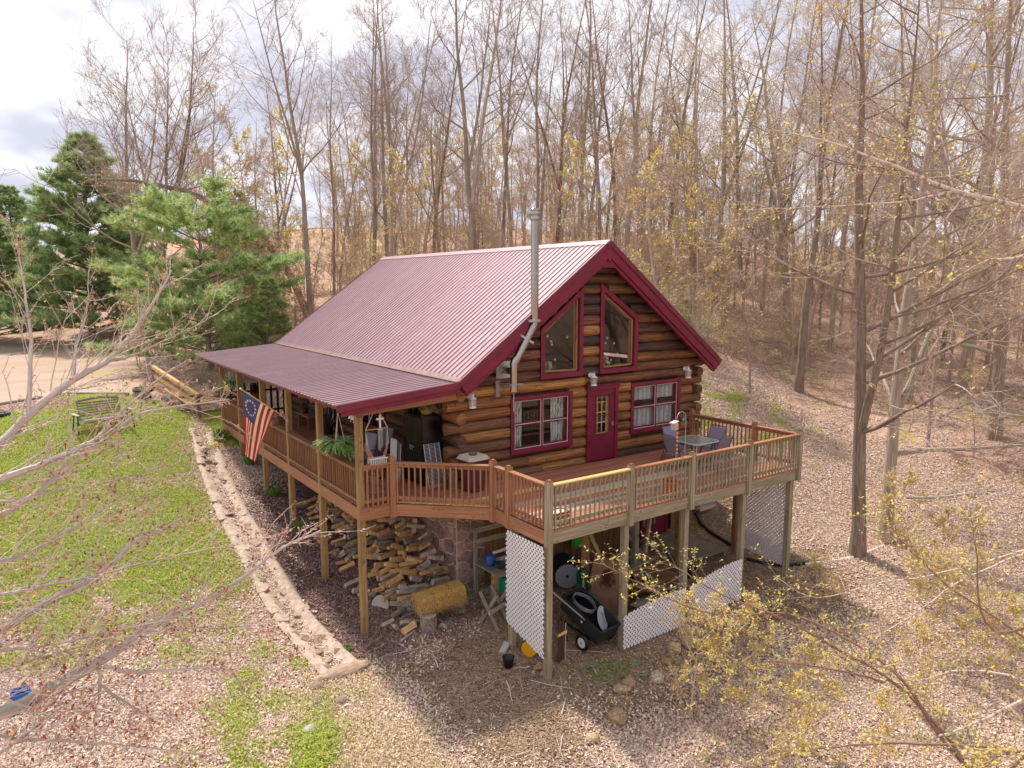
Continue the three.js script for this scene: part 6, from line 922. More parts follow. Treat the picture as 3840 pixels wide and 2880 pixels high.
{ // landing by the basement door, heat pump, drain pipes
  const o = thing('door_landing', 'low board landing at the basement door', 'platform', [6.4, H(7, 1.2), 0.1]); for (let k = 0; k < 14; k++) part(o, 'board', acc().box(0.75, 0.2, 0.08 + k * 0.147, 1.7, 0.035, 0.138), M.greyWood); for (const x of [0.05, 1.5]) part(o, 'beam', acc().box(x, 0.08, 1.03, 0.09, 0.2, 2.0), M.greyWood);
  const h = thing('heat_pump', 'grey louvred heat pump unit at the far house corner', 'heat pump', [9.5, H(9.5, -0.2) - 0.05, -0.25]), gm = plain(0xa8adb6, 0.5); part(h, 'case', acc().box(0, 0.52, 0, 0.76, 0.9, 0.76, 0.02), gm); for (let k = 0; k < 14; k++) part(h, 'louvre', acc().box(-0.385, 0.14 + k * 0.058, 0, 0.02, 0.03, 0.66, 0.004).box(0, 0.14 + k * 0.058, 0.385, 0.66, 0.03, 0.02, 0.004), plain(0x7e838c, 0.5)); part(h, 'pad', acc().box(0, 0.03, 0, 0.95, 0.1, 0.95), M.mortar); part(h, 'top', acc().box(0, 0.98, 0, 0.8, 0.03, 0.8), gm);
  const pipe = (pts, r, m, lab) => solo('drain_pipe', (() => { const c = new THREE.CatmullRomCurve3(pts.map(([x, z, dy]) => V(x, H(x, z) + r + (dy ?? 0), z))), n = Math.round(c.getLength() / 0.02), P = c.getPoints(n); return acc().tube(P, P.map((_, k) => r * (k % 3 === 0 ? 1 : 0.93)), 10); })(), m, lab, 'pipe');
  pipe([[8.95, 0.1, 0.1], [8.75, 0.6], [8.6, 1.4], [8.55, 1.9]], 0.06, M.black, 'black corrugated drain pipe coming from the house corner'); pipe([[8.2, 2.7], [8.6, 3.4], [9.3, 3.9]], 0.055, M.black, 'black corrugated drain pipe end by the far lattice screen'); pipe([[9.3, 3.9], [10.6, 4.6], [11.8, 4.9]], 0.03, M.white, 'thin white pipe running out onto the leaf slope');
  solo('louvre_vent', acc().box(0, 0.2, 0, 0.3, 0.4, 0.06), M.dark, 'dark louvred vent box standing by the landing', 'vent', null, ground(6.1, 2.4));
}
{ // small things by the front post
  solo('black_pot', acc().lathe([[0.001, 0], [0.1, 0], [0.13, 0.22], [0.14, 0.24], [0.11, 0.24], [0.1, 0.15], [0.001, 0.15]], 0, 0, 0, 16), M.black, 'black nursery pot on the ground by the tall lattice', 'pot', null, ground(-0.75, 3.05)); solo('paving_block', acc().box(0, 0.05, 0, 0.32, 0.07, 0.16, 0.01), M.greyBoard, 'pale paving block leaning at the lattice post', 'block', null, ground(-0.5, 2.55, 0.03), 0.5).rotation.z = 0.4;
  const y = thing('yellow_tub', 'yellow ribbed plastic tub lying behind the lattice', 'tub', ground(0.05, 2.95, 0.2), 0.4); const a = acc(), P = [], rr = []; for (let k = 0; k <= 24; k++) { P.push(V(-0.28 + k * 0.024, 0, 0)); rr.push(0.19 * (k % 3 ? 1 : 0.94)); } part(y, 'shell', a.tube(P, rr, 20), plain(0xe2a012, 0.5)); part(y, 'handle', acc().tube([V(0.05, 0.19, 0.02), V(0.08, 0.26, 0.05), V(0.14, 0.19, 0.05)], 0.012, 5), M.black);
  const pk = thing('brown_pickets', 'dark brown picket offcuts standing behind the front post', 'pickets', ground(0.3, 3.55), 0.2); for (const [x, h] of [[0, 0.95], [0.12, 0.9]]) part(pk, 'picket', acc().bar(V(x, 0, 0), V(x, h, 0), 0.09, 0.03).bar(V(x, h, 0), V(x, h + 0.1, 0), 0.09, 0.03, { w2: 0.02, ch: 0 }), plain(0x4f3026, 0.85)); part(pk, 'cross_board', acc().box(0.06, 0.7, 0.04, 0.3, 0.07, 0.03), M.newWood); part(pk, 'white_stake', acc().box(0.2, 0.45, 0.02, 0.025, 0.9, 0.025), M.greyBoard);
  for (const [k, x, z, t] of [[0, -0.28, 3.45, 0.6], [1, -0.18, 3.6, 0.65], [2, -0.08, 3.72, 0.7]]) solo('pallet_slat', acc().box(0, 0.03, 0, 0.42, 0.04, 0.07), M.greyBoard, ['pale slat on the ground nearest the lattice', 'pale slat on the ground between two others', 'pale slat on the ground against the front post'][k], 'slat', 'slats at the front post', ground(x, z), t); solo('short_log', acc().tube([V(-0.2, 0.06, 0), V(0.2, 0.07, 0)], 0.05, 9), M.post, 'short debarked log across the pale slats', 'log', null, ground(-0.22, 3.62, 0.05), -0.6);
  const R = rng(77), tones = [0xc9b08c, 0xb69a78, 0xd6cbb8, 0xa88862]; [[0.88, 4.95, 0.2], [1.2, 4.85, 0.17], [1.9, 5.05, 0.2], [2.5, 4.75, 0.13], [3.05, 4.5, 0.22], [3.55, 4.55, 0.26], [4.1, 4.75, 0.18], [4.65, 4.4, 0.2], [-0.6, 5.7, 0.15], [0.25, 5.5, 0.22], [2.9, 5.3, 0.14]].forEach(([x, z, s], k) => solo('bank_rock', acc().blob(0, s * 0.25, 0, s, s * 0.6, s * 0.8, k * 3 + 1, 0.5, 9), mottled(100 + (k % 4), tones[k % 4], 0x8a7254, { rough: 0.95, scale: 0.4 }), ['pale rock', 'squat tan rock', 'light boulder', 'small stone', 'chunky tan boulder', 'largest tan boulder', 'brown stone', 'far stone', 'flat grey stone', 'half sunk grey slab', 'little stone'][k] + ' in the row edging the bank, ' + ['nearest the moss', 'beside the moss', 'third along', 'fourth along', 'fifth along', 'sixth along', 'seventh along', 'last before the shrubs', 'down the bank', 'down among the leaves', 'below the main row'][k], 'rock', 'rocks edging the bank', ground(x, z), R() * 6));
  // moss and rosette plants on the bare earth
  const ms = acc(); ms.c = []; for (let k = 0; k < 900; k++) { const t = R() * 6.28, r = Math.sqrt(R()), x = Math.cos(t) * r * 0.55 * (0.7 + 0.5 * noise(t * 2, 1)), z = Math.sin(t) * r * 0.4 * (0.7 + 0.5 * noise(t * 2, 4)), b = ms.p.length / 3; ms.blob(x, H(1.1 + x, 4.35 + z) - H(1.1, 4.35) + 0.01, z, 0.03, 0.022, 0.03, k, 0.2, 3); paint(ms, b, [[0.14, 0.2, 0.02], [0.2, 0.26, 0.03]][k % 2], R); } tag(solo('moss_patch', ms, foliage, 'bright green moss patch on the earth before the garden cart', 'moss', null, ground(1.1, 4.35)), null, null, null, 'stuff');
  [[0.95, 3.95], [0.2, 4.35], [0.62, 4.55], [1.85, 4.4], [1.75, 4.75]].forEach(([x, z], k) => { const o = acc(); o.c = []; for (let q = 0; q < 11; q++) { const t = q * 2.4, L = 0.13 + R() * 0.06, b = o.p.length / 3, d = V(Math.cos(t), 0.35, Math.sin(t)), s = V(-Math.sin(t), 0, Math.cos(t)).multiplyScalar(0.035); const m = d.clone().multiplyScalar(L * 0.6), e = V(d.x * L, d.y * L * 0.7, d.z * L); o.quad(V(0, 0.01, 0), m.clone().add(s), e, m.clone().sub(s)); paint(o, b, [0.3, 0.42, 0.2], R); } solo('rosette_plant', o, foliage, ['pale green rosette weed above the moss patch', 'pale green rosette weed on the post side of the moss', 'grey green rosette weed touching the moss', 'rosette weed farther along toward the rocks', 'small rosette weed below the others by the rocks'][k], 'weed', 'rosette weeds on the bare earth', ground(x, z)); });
}
// grass clumps beside the drain
{
  const R = rng(818); [[-2.75, -4.6, 1, 'lush grassy clump at the foot of the bark slope'], [-2.85, -6.9, 1.1, 'grassy clump beside the porch post nearest the middle'], [-2.9, -9.4, 1, 'grassy clump half way up the porch side'], [-3.3, -11.7, 1.3, 'wide leafy clump by the far porch post'], [-3.5, -11.2, 0.8, 'small leafy clump where the drain begins'], [-3.5, 0.6, 0.4, 'tiny grass clump beside the drain end']].forEach(([x, z, s, lab]) => { const a = acc(); a.c = []; for (let k = 0; k < 150; k++) { const t = R() * 6.28, r = R() * 0.14 * s, h = (0.18 + R() * 0.16) * s, l = (0.08 + R() * 0.2) * s, w = 0.012 * s, b = a.p.length / 3, o = V(Math.cos(t) * r, -0.02, Math.sin(t) * r), sd = V(-Math.sin(t), 0, Math.cos(t)).multiplyScalar(w), m = o.clone().add(V(Math.cos(t) * l * 0.5, h, Math.sin(t) * l * 0.5)), e = o.clone().add(V(Math.cos(t) * l * 1.3, h * 0.8, Math.sin(t) * l * 1.3)); a.quad(o.clone().sub(sd), o.clone().add(sd), m.clone().addScaledVector(sd, 0.6), m.clone().addScaledVector(sd, -0.6)); a.tri(m.clone().addScaledVector(sd, -0.6), m.clone().addScaledVector(sd, 0.6), e); paint(a, b, [[0.13, 0.27, 0.03], [0.2, 0.36, 0.05], [0.1, 0.2, 0.03]][k % 3], R); } solo('grass_clump', a, foliage, lab, 'plant', 'clumps along the drain', ground(x, z)); });
  const a = acc(); a.c = []; for (let k = 0; k < 140; k++) bud(a, V((R() - 0.5) * 0.5, 0.05 + R() * 0.18, (R() - 0.5) * 0.5), 0.05, k % 3 ? [[0.75, 0.5, 0.02]] : [[0.2, 0.3, 0.04]], R); solo('yellow_flowers', a, foliage, 'little bed of yellow flowers beside the head of the drain', 'flowers', null, ground(-3.75, -10.6));
}
// stone lined drain
{
  const a = acc(), n = 60, prof = [[-0.44, 0.02], [-0.34, 0.09], [-0.24, 0.05], [-0.08, -0.02], [0.08, -0.02], [0.24, 0.05], [0.34, 0.1], [0.44, 0.03]], R = rng(33);
  for (let k = 0; k <= n; k++) { const z = lerp(-12.3, 1.25, k / n), x = drainX(z), y = H(x, z) + 0.03; prof.forEach(([dx, dy], q) => { a.v(x + dx + (noise(k * 0.7, q) - 0.5) * 0.035, y + dy + (H(x + dx, z) - H(x, z)) + (noise(k, q + 9) - 0.5) * 0.02, z, 0, 1, 0, dx, z); }); }
  for (let k = 0; k < n; k++) for (let q = 0; q < prof.length - 1; q++) { const i = k * prof.length + q, m = prof.length; a.i.push(i, i + m, i + 1, i + 1, i + m, i + m + 1); }
  const g = a.geo(); g.computeVertexNormals(); const d = structure('stone_drain', g, mottled(120, 0xcdb8a6, 0xa89280, { rough: 0.95, scale: 0.8, p: 10 })); const sm = [mottled(121, 0xb9a089, 0x937b67, { rough: 0.95, scale: 0.4 }), mottled(122, 0xa08a76, 0x7d6856, { rough: 0.95, scale: 0.4 }), mottled(123, 0xccb6a0, 0xab957f, { rough: 0.95, scale: 0.4 })];
  for (let k = 0; k < 80; k++) { const z = lerp(-12.2, 1.2, (k + R()) / 80), s = R() < 0.5 ? -1 : 1, dx = s * (0.1 + R() * 0.28), x = drainX(z) + dx, w = 0.12 + R() * 0.14, m = part(d, 'flat_stone', acc().box(0, 0, 0, w, 0.03, w * (0.7 + R() * 0.6), 0.01), sm[Math.floor(R() * 3)]); m.position.set(x, H(x, z) + 0.035 + Math.abs(dx) * 0.15, z); m.rotation.set((R() - 0.5) * 0.5 + 0.12, R() * 6.28, s * (0.2 + R() * 0.2)); }
  const cap = part(d, 'end_stone', acc().blob(0, 0, 0, 0.62, 0.11, 0.2, 8, 0.25, 10), sm[0]); cap.position.set(-3.95, H(-3.95, 1.3) + 0.04, 1.32);
}
// garden bench, barrel, timbers, stair, crate
{
  const o = thing('garden_bench', 'weathered slatted glider bench on the lawn', 'bench', ground(-7.0, -11.2), 0.25); const gm = plain(0x33473f, 0.6); for (let k = 0; k < 6; k++) part(o, 'seat_slat', acc().box(0, 0.42, 0.22 - k * 0.085, 1.25, 0.025, 0.07), M.greyWood); for (let k = 0; k < 6; k++) part(o, 'back_slat', acc().box(0, 0.52 + k * 0.078, -0.26 - k * 0.022, 1.2, 0.052, 0.025), M.greyWood); part(o, 'crest_rail', acc().bar(V(-0.62, 0.98, -0.42), V(0, 1.05, -0.43), 0.03, 0.08).bar(V(0, 1.05, -0.43), V(0.62, 0.98, -0.42), 0.03, 0.08), M.greyWood); for (const s of [-1, 1]) { part(o, 'back_post', acc().bar(V(s * 0.62, 0.38, -0.22), V(s * 0.62, 1.0, -0.41), 0.05, 0.04), M.greyWood); part(o, 'arm', acc().box(s * 0.82, 0.62, 0.0, 0.1, 0.03, 0.6), M.greyBoard); part(o, 'leg', acc().bar(V(s * 0.84, 0, 0.28), V(s * 0.8, 0.62, 0.16), 0.04, 0.04), gm); part(o, 'leg', acc().bar(V(s * 0.84, 0, -0.28), V(s * 0.8, 0.62, -0.16), 0.04, 0.04), gm); part(o, 'glide_rail', acc().box(s * 0.72, 0.3, 0, 0.03, 0.04, 0.5), gm); } part(o, 'front_rail', acc().box(0, 0.36, 0.24, 1.3, 0.06, 0.03), M.greyWood);
  const b = thing('barrel_planter', 'half whiskey barrel planter at the end of the timber edge', 'planter', ground(-5.3, -15.0)); for (let k = 0; k < 20; k++) { const t = k / 20 * 6.283, c = Math.cos(t), s = Math.sin(t); part(b, 'stave', acc().bar(V(c * 0.27, -0.04, s * 0.27), V(c * 0.34, 0.48, s * 0.34), 0.1, 0.025, { up: V(c, 0, s), ch: 0.004 }), k % 3 ? M.greyWood : M.greyBoard); } for (const [y, r] of [[0.12, 0.306], [0.38, 0.342]]) part(b, 'hoop', acc().lathe([[r, y - 0.025], [r + 0.012, y - 0.025], [r + 0.018, y + 0.025], [r, y + 0.025]], 0, 0, 0, 24), plain(0x3a342f, 0.7)); part(b, 'soil', acc().tube([V(0, 0.38, 0), V(0, 0.4, 0)], 0.32, 20), plain(0x6b3c26, 0.95)); const R = rng(8), l = acc(); l.c = []; for (let k = 0; k < 26; k++) bud(l, V((R() - 0.5) * 0.14, 0.42 + R() * 0.12, (R() - 0.5) * 0.14), 0.08, BUDS.green, R); part(b, 'seedling', l, foliage);
  [[[-9.9, -15.2], [-7.8, -15.25], 'timber edging beam at the foot of the drive, far from the barrel'], [[-7.75, -15.25], [-5.75, -15.15], 'timber edging beam next to the barrel planter'], [[-12.3, -15.1], [-9.95, -15.2], 'timber edging beam running out of view by the drive']].forEach(([[x0, z0], [x1, z1], lab]) => { const m = [(x0 + x1) / 2, (z0 + z1) / 2]; solo('edging_timber', acc().bar(V(x0 - m[0], H(x0, z0) - H(...m) + 0.06, z0 - m[1]), V(x1 - m[0], H(x1, z1) - H(...m) + 0.06, z1 - m[1]), 0.16, 0.22, { ch: 0.012 }), M.greyWood, lab, 'timber', 'timber edge of the drive', ground(...m)); });
  const A = V(-3.45, H(-3.45, -14.4), -14.4), B = V(-4.55, H(-4.55, -17.4), -17.4), st = thing('stair_railing', 'yellow timber stair railing beside the garden steps', 'railing', A.toArray()), E = B.clone().sub(A), lift = (p, y) => p.clone().add(V(0, y, 0)); const mid = V(0, 0, 0); for (const p of [V(0, 0, 0), E]) part(st, 'post', acc().bar(lift(p, -0.2), lift(p, 0.95), 0.13, 0.13), M.stainDark); for (const [y, w] of [[0.9, 0.15], [0.55, 0.05], [0.2, 0.05]]) part(st, 'rail', acc().bar(lift(mid, y), lift(E, y), w, 0.13), M.newWood);
  for (let k = 0; k < 4; k++) { const t = k / 4, x = lerp(-2.75, -3.7, t), z = lerp(-14.3, -17, t); solo('garden_step', acc().box(0, 0.03, 0, 1.25, 0.16, 0.18, 0.01), k % 2 ? M.post : M.newWood, ['lowest timber garden step by the porch end', 'second timber garden step by the porch end', 'third timber garden step by the porch end', 'top timber garden step by the porch end'][k], 'step', 'timber garden steps', ground(x, z, 0.03), 0.3); }
  const rm = [mottled(131, 0x8d7a68, 0x5f5145, { rough: 0.95, scale: 0.4 }), mottled(132, 0xa08b76, 0x6f6052, { rough: 0.95, scale: 0.4 })]; for (let k = 0; k < 26; k++) { const x = lerp(-5.2, -1.2, R()), z = -14.6 - R() * 3.2, s = 0.12 + R() * 0.16; if (Math.abs(x + 3) < 0.7) continue; solo('retaining_stone', acc().blob(0, s * 0.3, 0, s, s * 0.7, s, k, 0.45, 7), rm[k % 2], 'rough brown stone in the bank beside the garden steps', 'stone', 'stones beside the garden steps', ground(x, z)); }
  const c = thing('blue_crate', 'blue plastic crate left on the leafy ground under the maple boughs', 'crate', ground(-9.63, -0.6), 0.15), bm = plain(0x1d62ad, 0.5); for (const [x, z, w, d] of [[0, 0.14, 0.3, 0.02], [0, -0.14, 0.3, 0.02], [-0.15, 0, 0.02, 0.26], [0.15, 0, 0.02, 0.26]]) for (const y of [0.06, 0.15, 0.24]) part(c, 'slat', acc().box(x, y, z, w, 0.07, d, 0.004), bm); part(c, 'bottom', acc().box(0, 0.01, 0, 0.3, 0.02, 0.28), bm); part(c, 'handle', acc().tube([V(-0.15, 0.27, 0), V(-0.1, 0.36, 0), V(0.1, 0.36, 0), V(0.15, 0.27, 0)], 0.012, 6), bm);
  solo('garden_bowl', acc().lathe([[0.001, 0], [0.18, 0], [0.28, 0.16], [0.3, 0.18], [0.25, 0.18], [0.16, 0.04]], 0, 0, 0, 18), plain(0x3d4252, 0.5), 'dark round bowl planter on the leaves near the frame edge', 'planter', null, ground(-9.75, -13.6));
  const gg = thing('field_gate', 'small grey board gate behind the stair railing', 'gate', ground(-4.0, -19.2), 0.3); for (let k = 0; k < 6; k++) part(gg, 'board', acc().box(-0.5 + k * 0.2, 0.55, 0, 0.17, 1.1, 0.025), M.greyBoard); for (const y of [0.25, 0.85]) part(gg, 'ledge', acc().box(0, y, -0.03, 1.2, 0.09, 0.03), M.greyWood);
  for (const [k, x, z] of [[0, -5.15, 2.7], [1, -4.75, 1.95], [2, -4.6, 1.5], [3, -4.3, 2.2]]) solo('yard_stone', acc().blob(0, 0.03, 0, 0.14, 0.07, 0.11, k + 20, 0.5, 7), sm0(k), ['white stone on the dry turf farthest from the drain', 'flat stone on the turf beside the drain', 'stone against the side of the drain end', 'small stone on the turf below the drain end'][k], 'stone', 'stones on the turf by the drain', ground(x, z));
  function sm0(k) { return k ? rm[1] : M.greyBoard; }
}
// fallen sticks and limbs on the leaves
{
  const R = rng(999), a = acc(); a.c = [];
  for (let k = 0; k < 16; k++) { const b = a.p.length / 3, x = (R() - 0.5) * 1.4, z = (R() - 0.5) * 1.4, p = bend(V(x, 0.02, z), V(R() - 0.5, 0.02, R() - 0.5).normalize(), 0.2 + R() * R() * 1.1, 3, 0.3, 0, R); p.forEach((q) => { q.y = 0.015 + R() * 0.03; }); a.tube(p, [0.009, 0.008, 0.006, 0.003], 4, false); paint(a, b, [[0.5, 0.4, 0.33], [0.34, 0.25, 0.2], [0.66, 0.56, 0.48]][k % 3], R); }
  const spots = []; for (let k = 0; k < 900; k++) { const x = lerp(-15, 30, R()), z = lerp(-14, 11, R()), c = cover(x, z); if ((x > -3 && x < 9 && z < 1) || (x < -5 && z < -15) || R() < c.grass * 0.9 || R() < c.earth * 0.92 || Math.abs(x - drainX(z)) < 0.8) continue; spots.push([x, z, R() * 6.28, 0.7 + R() * 0.8]); }
  scatter('fallen_twigs', [a.geo()], new THREE.MeshStandardMaterial({ vertexColors: true, roughness: 0.9 }), spots, 'fallen twigs strewn over the leaf litter', 'twigs');
  [[14.5, 4.2, 3.2, 0.7, 'pale fallen limb lying on the leaf slope beyond the deck'], [17.5, -5.2, 2.6, 2.2, 'fallen limb below the green bush'], [12.4, 6.6, 2.4, 2.9, 'short fallen limb near the spreading trees'], [20.5, 2.4, 4, 0.2, 'long fallen limb on the open slope'], [22.5, -9, 3.5, 1.2, 'fallen limb at the edge of the woods'], [-12.6, 1.2, 2.0, 1.0, 'fallen branch under the maple']].forEach(([x, z, L, t, lab]) => {
    const p = bend(V(0, 0.06, 0), V(Math.cos(t), 0, Math.sin(t)), L, 8, 0.2, 0, R); p.forEach((q) => { q.y = H(x + q.x, z + q.z) - H(x, z) + 0.05; }); const g = acc().tube(p, p.map((_, k) => 0.055 * (1 - k / 9)), 7); for (let k = 0; k < 5; k++) { const u = 0.3 + R() * 0.6, e = bend(at(p, u), V(Math.cos(t + (R() - 0.5) * 2), 0.25, Math.sin(t + (R() - 0.5) * 2)).normalize(), 0.5 + R() * 0.7, 3, 0.2, -0.03, R); g.tube(e, [0.02, 0.015, 0.01, 0.005], 4, false); }
    solo('fallen_limb', g, k2(x), lab, 'branch', 'fallen limbs', ground(x, z));
  });
  function k2(x) { return x % 2 > 1 ? bark[2] : M.greyBoard; }
}
function hardwood(seed, { h = 22, r = 0.24, bare = 0.4, limbs = 13, lean = 0.05, fork = 0, buds = null, nBuds = 1, spread = 1, lift = 0.12, budSize = 0.06, vines = 0, kids = 6, tw = 1.1 } = {}) {
  const R = rng(seed), T = acc(), C = acc(), B = acc(); B.c = [];
  const trunk = bend(V(0, -0.4, 0), V((R() - 0.5) * lean, 1, (R() - 0.5) * lean).normalize(), h, 14, 0.13, 0.02, R), rad = (t) => r * Math.pow(1 - t * 0.96, 0.85) + (t < 0.03 ? r * 0.35 : 0);
  T.tube(trunk, trunk.map((_, k) => rad(k / 14)), 9);
  const leaders = [[trunk, rad, bare]];
  for (let k = 0; k < fork; k++) { const t = 0.22 + R() * 0.25, L = h * (0.92 - t), d = side(dirAt(trunk, t), 0.25 + R() * 0.2, R), p = bend(at(trunk, t), d, L, 10, 0.1, 0.06, R), r0 = rad(t) * 0.75; T.tube(p, p.map((_, q) => r0 * (1 - q / 10 * 0.95)), 7); leaders.push([p, (s) => r0 * (1 - s * 0.95), 0.2]); }
  const twig = (p, d, L, rr, lev) => {
    const n = lev > 1 ? 2 : 3, pts = bend(p, d, L, n, 0.35, lift * 0.5, R); C.tube(pts, pts.map((_, k) => Math.max(0.004, rr * (1 - k / n * 0.7))), 3, false);
    if (buds) for (let k = 0; k < (lev > 1 ? 2 : 1) * nBuds; k++) if (R() < Math.min(1, nBuds)) bud(B, at(pts, 0.3 + R() * 0.7), budSize * (0.6 + R() * 0.8), BUDS[buds], R);
    if (lev < 2) { const m = lev ? 3 : 5; for (let k = 0; k < m; k++) twig(at(pts, 0.25 + R() * 0.75), side(d, 0.4 + R() * 0.6, R), L * (0.4 + R() * 0.3), rr * 0.6, lev + 1); }
  };
  for (const [line, rd, lo] of leaders) for (let k = 0; k < limbs; k++) {
    const t = lo + (1 - lo) * Math.pow((k + R()) / limbs, 0.9) * 0.98, d = side(dirAt(line, t), (0.6 + R() * 0.6) * Math.min(1.25, spread), R); d.y = Math.abs(d.y) * 0.7 + (spread > 1.1 ? 0.05 : 0.15); d.normalize();
    const L = h * (0.26 - 0.17 * t) * (0.6 + R() * 0.8) * spread, r0 = Math.max(0.018, rd(t) * 0.5), pts = bend(at(line, t), d, L, 6, 0.34, lift, R);
    T.tube(pts, pts.map((_, q) => Math.max(0.008, r0 * (1 - q / 6 * 0.85))), 5, false);
    for (let q = 0; q < kids; q++) { const u = 0.2 + R() * 0.8; twig(at(pts, u), side(dirAt(pts, u), 0.4 + R() * 0.6, R), L * (0.25 + R() * 0.25), Math.max(0.009, r0 * 0.35) * tw, 0); }
  }
  for (let k = 0; k < vines; k++) { // dead vines hanging from the limbs
    const [line] = leaders[Math.floor(R() * leaders.length)], p = at(line, 0.35 + R() * 0.5).add(V((R() - 0.5) * 3, R(), (R() - 0.5) * 3)), q = p.clone().add(V((R() - 0.5) * 2, -2 - R() * 4, (R() - 0.5) * 2)); const m = p.clone().lerp(q, 0.5).add(V((R() - 0.5) * 1.2, -0.8, (R() - 0.5) * 1.2)); C.tube([p, m, q], [0.012, 0.014, 0.008], 3, false);
  }
  return { T: T.geo(), C: C.geo(), B: buds ? B.geo() : null };
}
const paleTwig = plain(0xd3c3ba, 0.9);
function plant(name, geos, tm, cm, label, category, [x, y, z], turn, group, scale = 1) {
  const o = thing(name, label, category, [x, y, z], turn, group); o.scale.setScalar(scale);
  if (geos.T) part(o, 'trunk', geos.T, tm); if (geos.C) part(o, 'crown', geos.C, cm); if (geos.B) { const b = part(o, 'buds', geos.B, foliage); b.userData.kind = 'stuff'; }
  return o;
}
const wild = [
  hardwood(1, { h: 24, r: 0.2, limbs: 14, vines: 10 }), hardwood(2, { h: 25, r: 0.24, limbs: 10, fork: 1, vines: 8 }), hardwood(3, { h: 22, r: 0.15, limbs: 14 }), hardwood(4, { h: 26, r: 0.21, limbs: 12, fork: 1 }), hardwood(5, { h: 20, r: 0.12, limbs: 12, bare: 0.3, vines: 14 }), hardwood(6, { h: 23, r: 0.19, limbs: 9, fork: 2 }),
  hardwood(7, { h: 22, r: 0.18, limbs: 13, buds: 'yellow', nBuds: 0.25, vines: 10, bare: 0.25 }), hardwood(8, { h: 21, r: 0.13, limbs: 13, buds: 'orange', nBuds: 0.5, bare: 0.2 }), hardwood(9, { h: 18, r: 0.17, limbs: 17, fork: 2, lift: 0.2, spread: 1.15, bare: 0.3, kids: 4, tw: 1.2 }),
];
const low = [hardwood(21, { h: 9, r: 0.07, limbs: 14, bare: 0.12, buds: 'yellow', nBuds: 0.6 }), hardwood(22, { h: 8, r: 0.06, limbs: 16, bare: 0.1, buds: 'orange', nBuds: 0.5, spread: 1.2 }), hardwood(23, { h: 11, r: 0.09, limbs: 15, bare: 0.15, buds: 'yellow', nBuds: 0.3 })];
const spreading = [hardwood(31, { h: 19, r: 0.23, limbs: 15, fork: 1, bare: 0.2, spread: 1.25, lift: 0.02, buds: 'yellow', nBuds: 0.7, budSize: 0.045, kids: 7, tw: 0.8 }), hardwood(32, { h: 18, r: 0.2, limbs: 15, fork: 1, bare: 0.16, spread: 1.2, lift: 0.0, buds: 'yellow', nBuds: 0.35, budSize: 0.045, kids: 7, tw: 0.8 })];
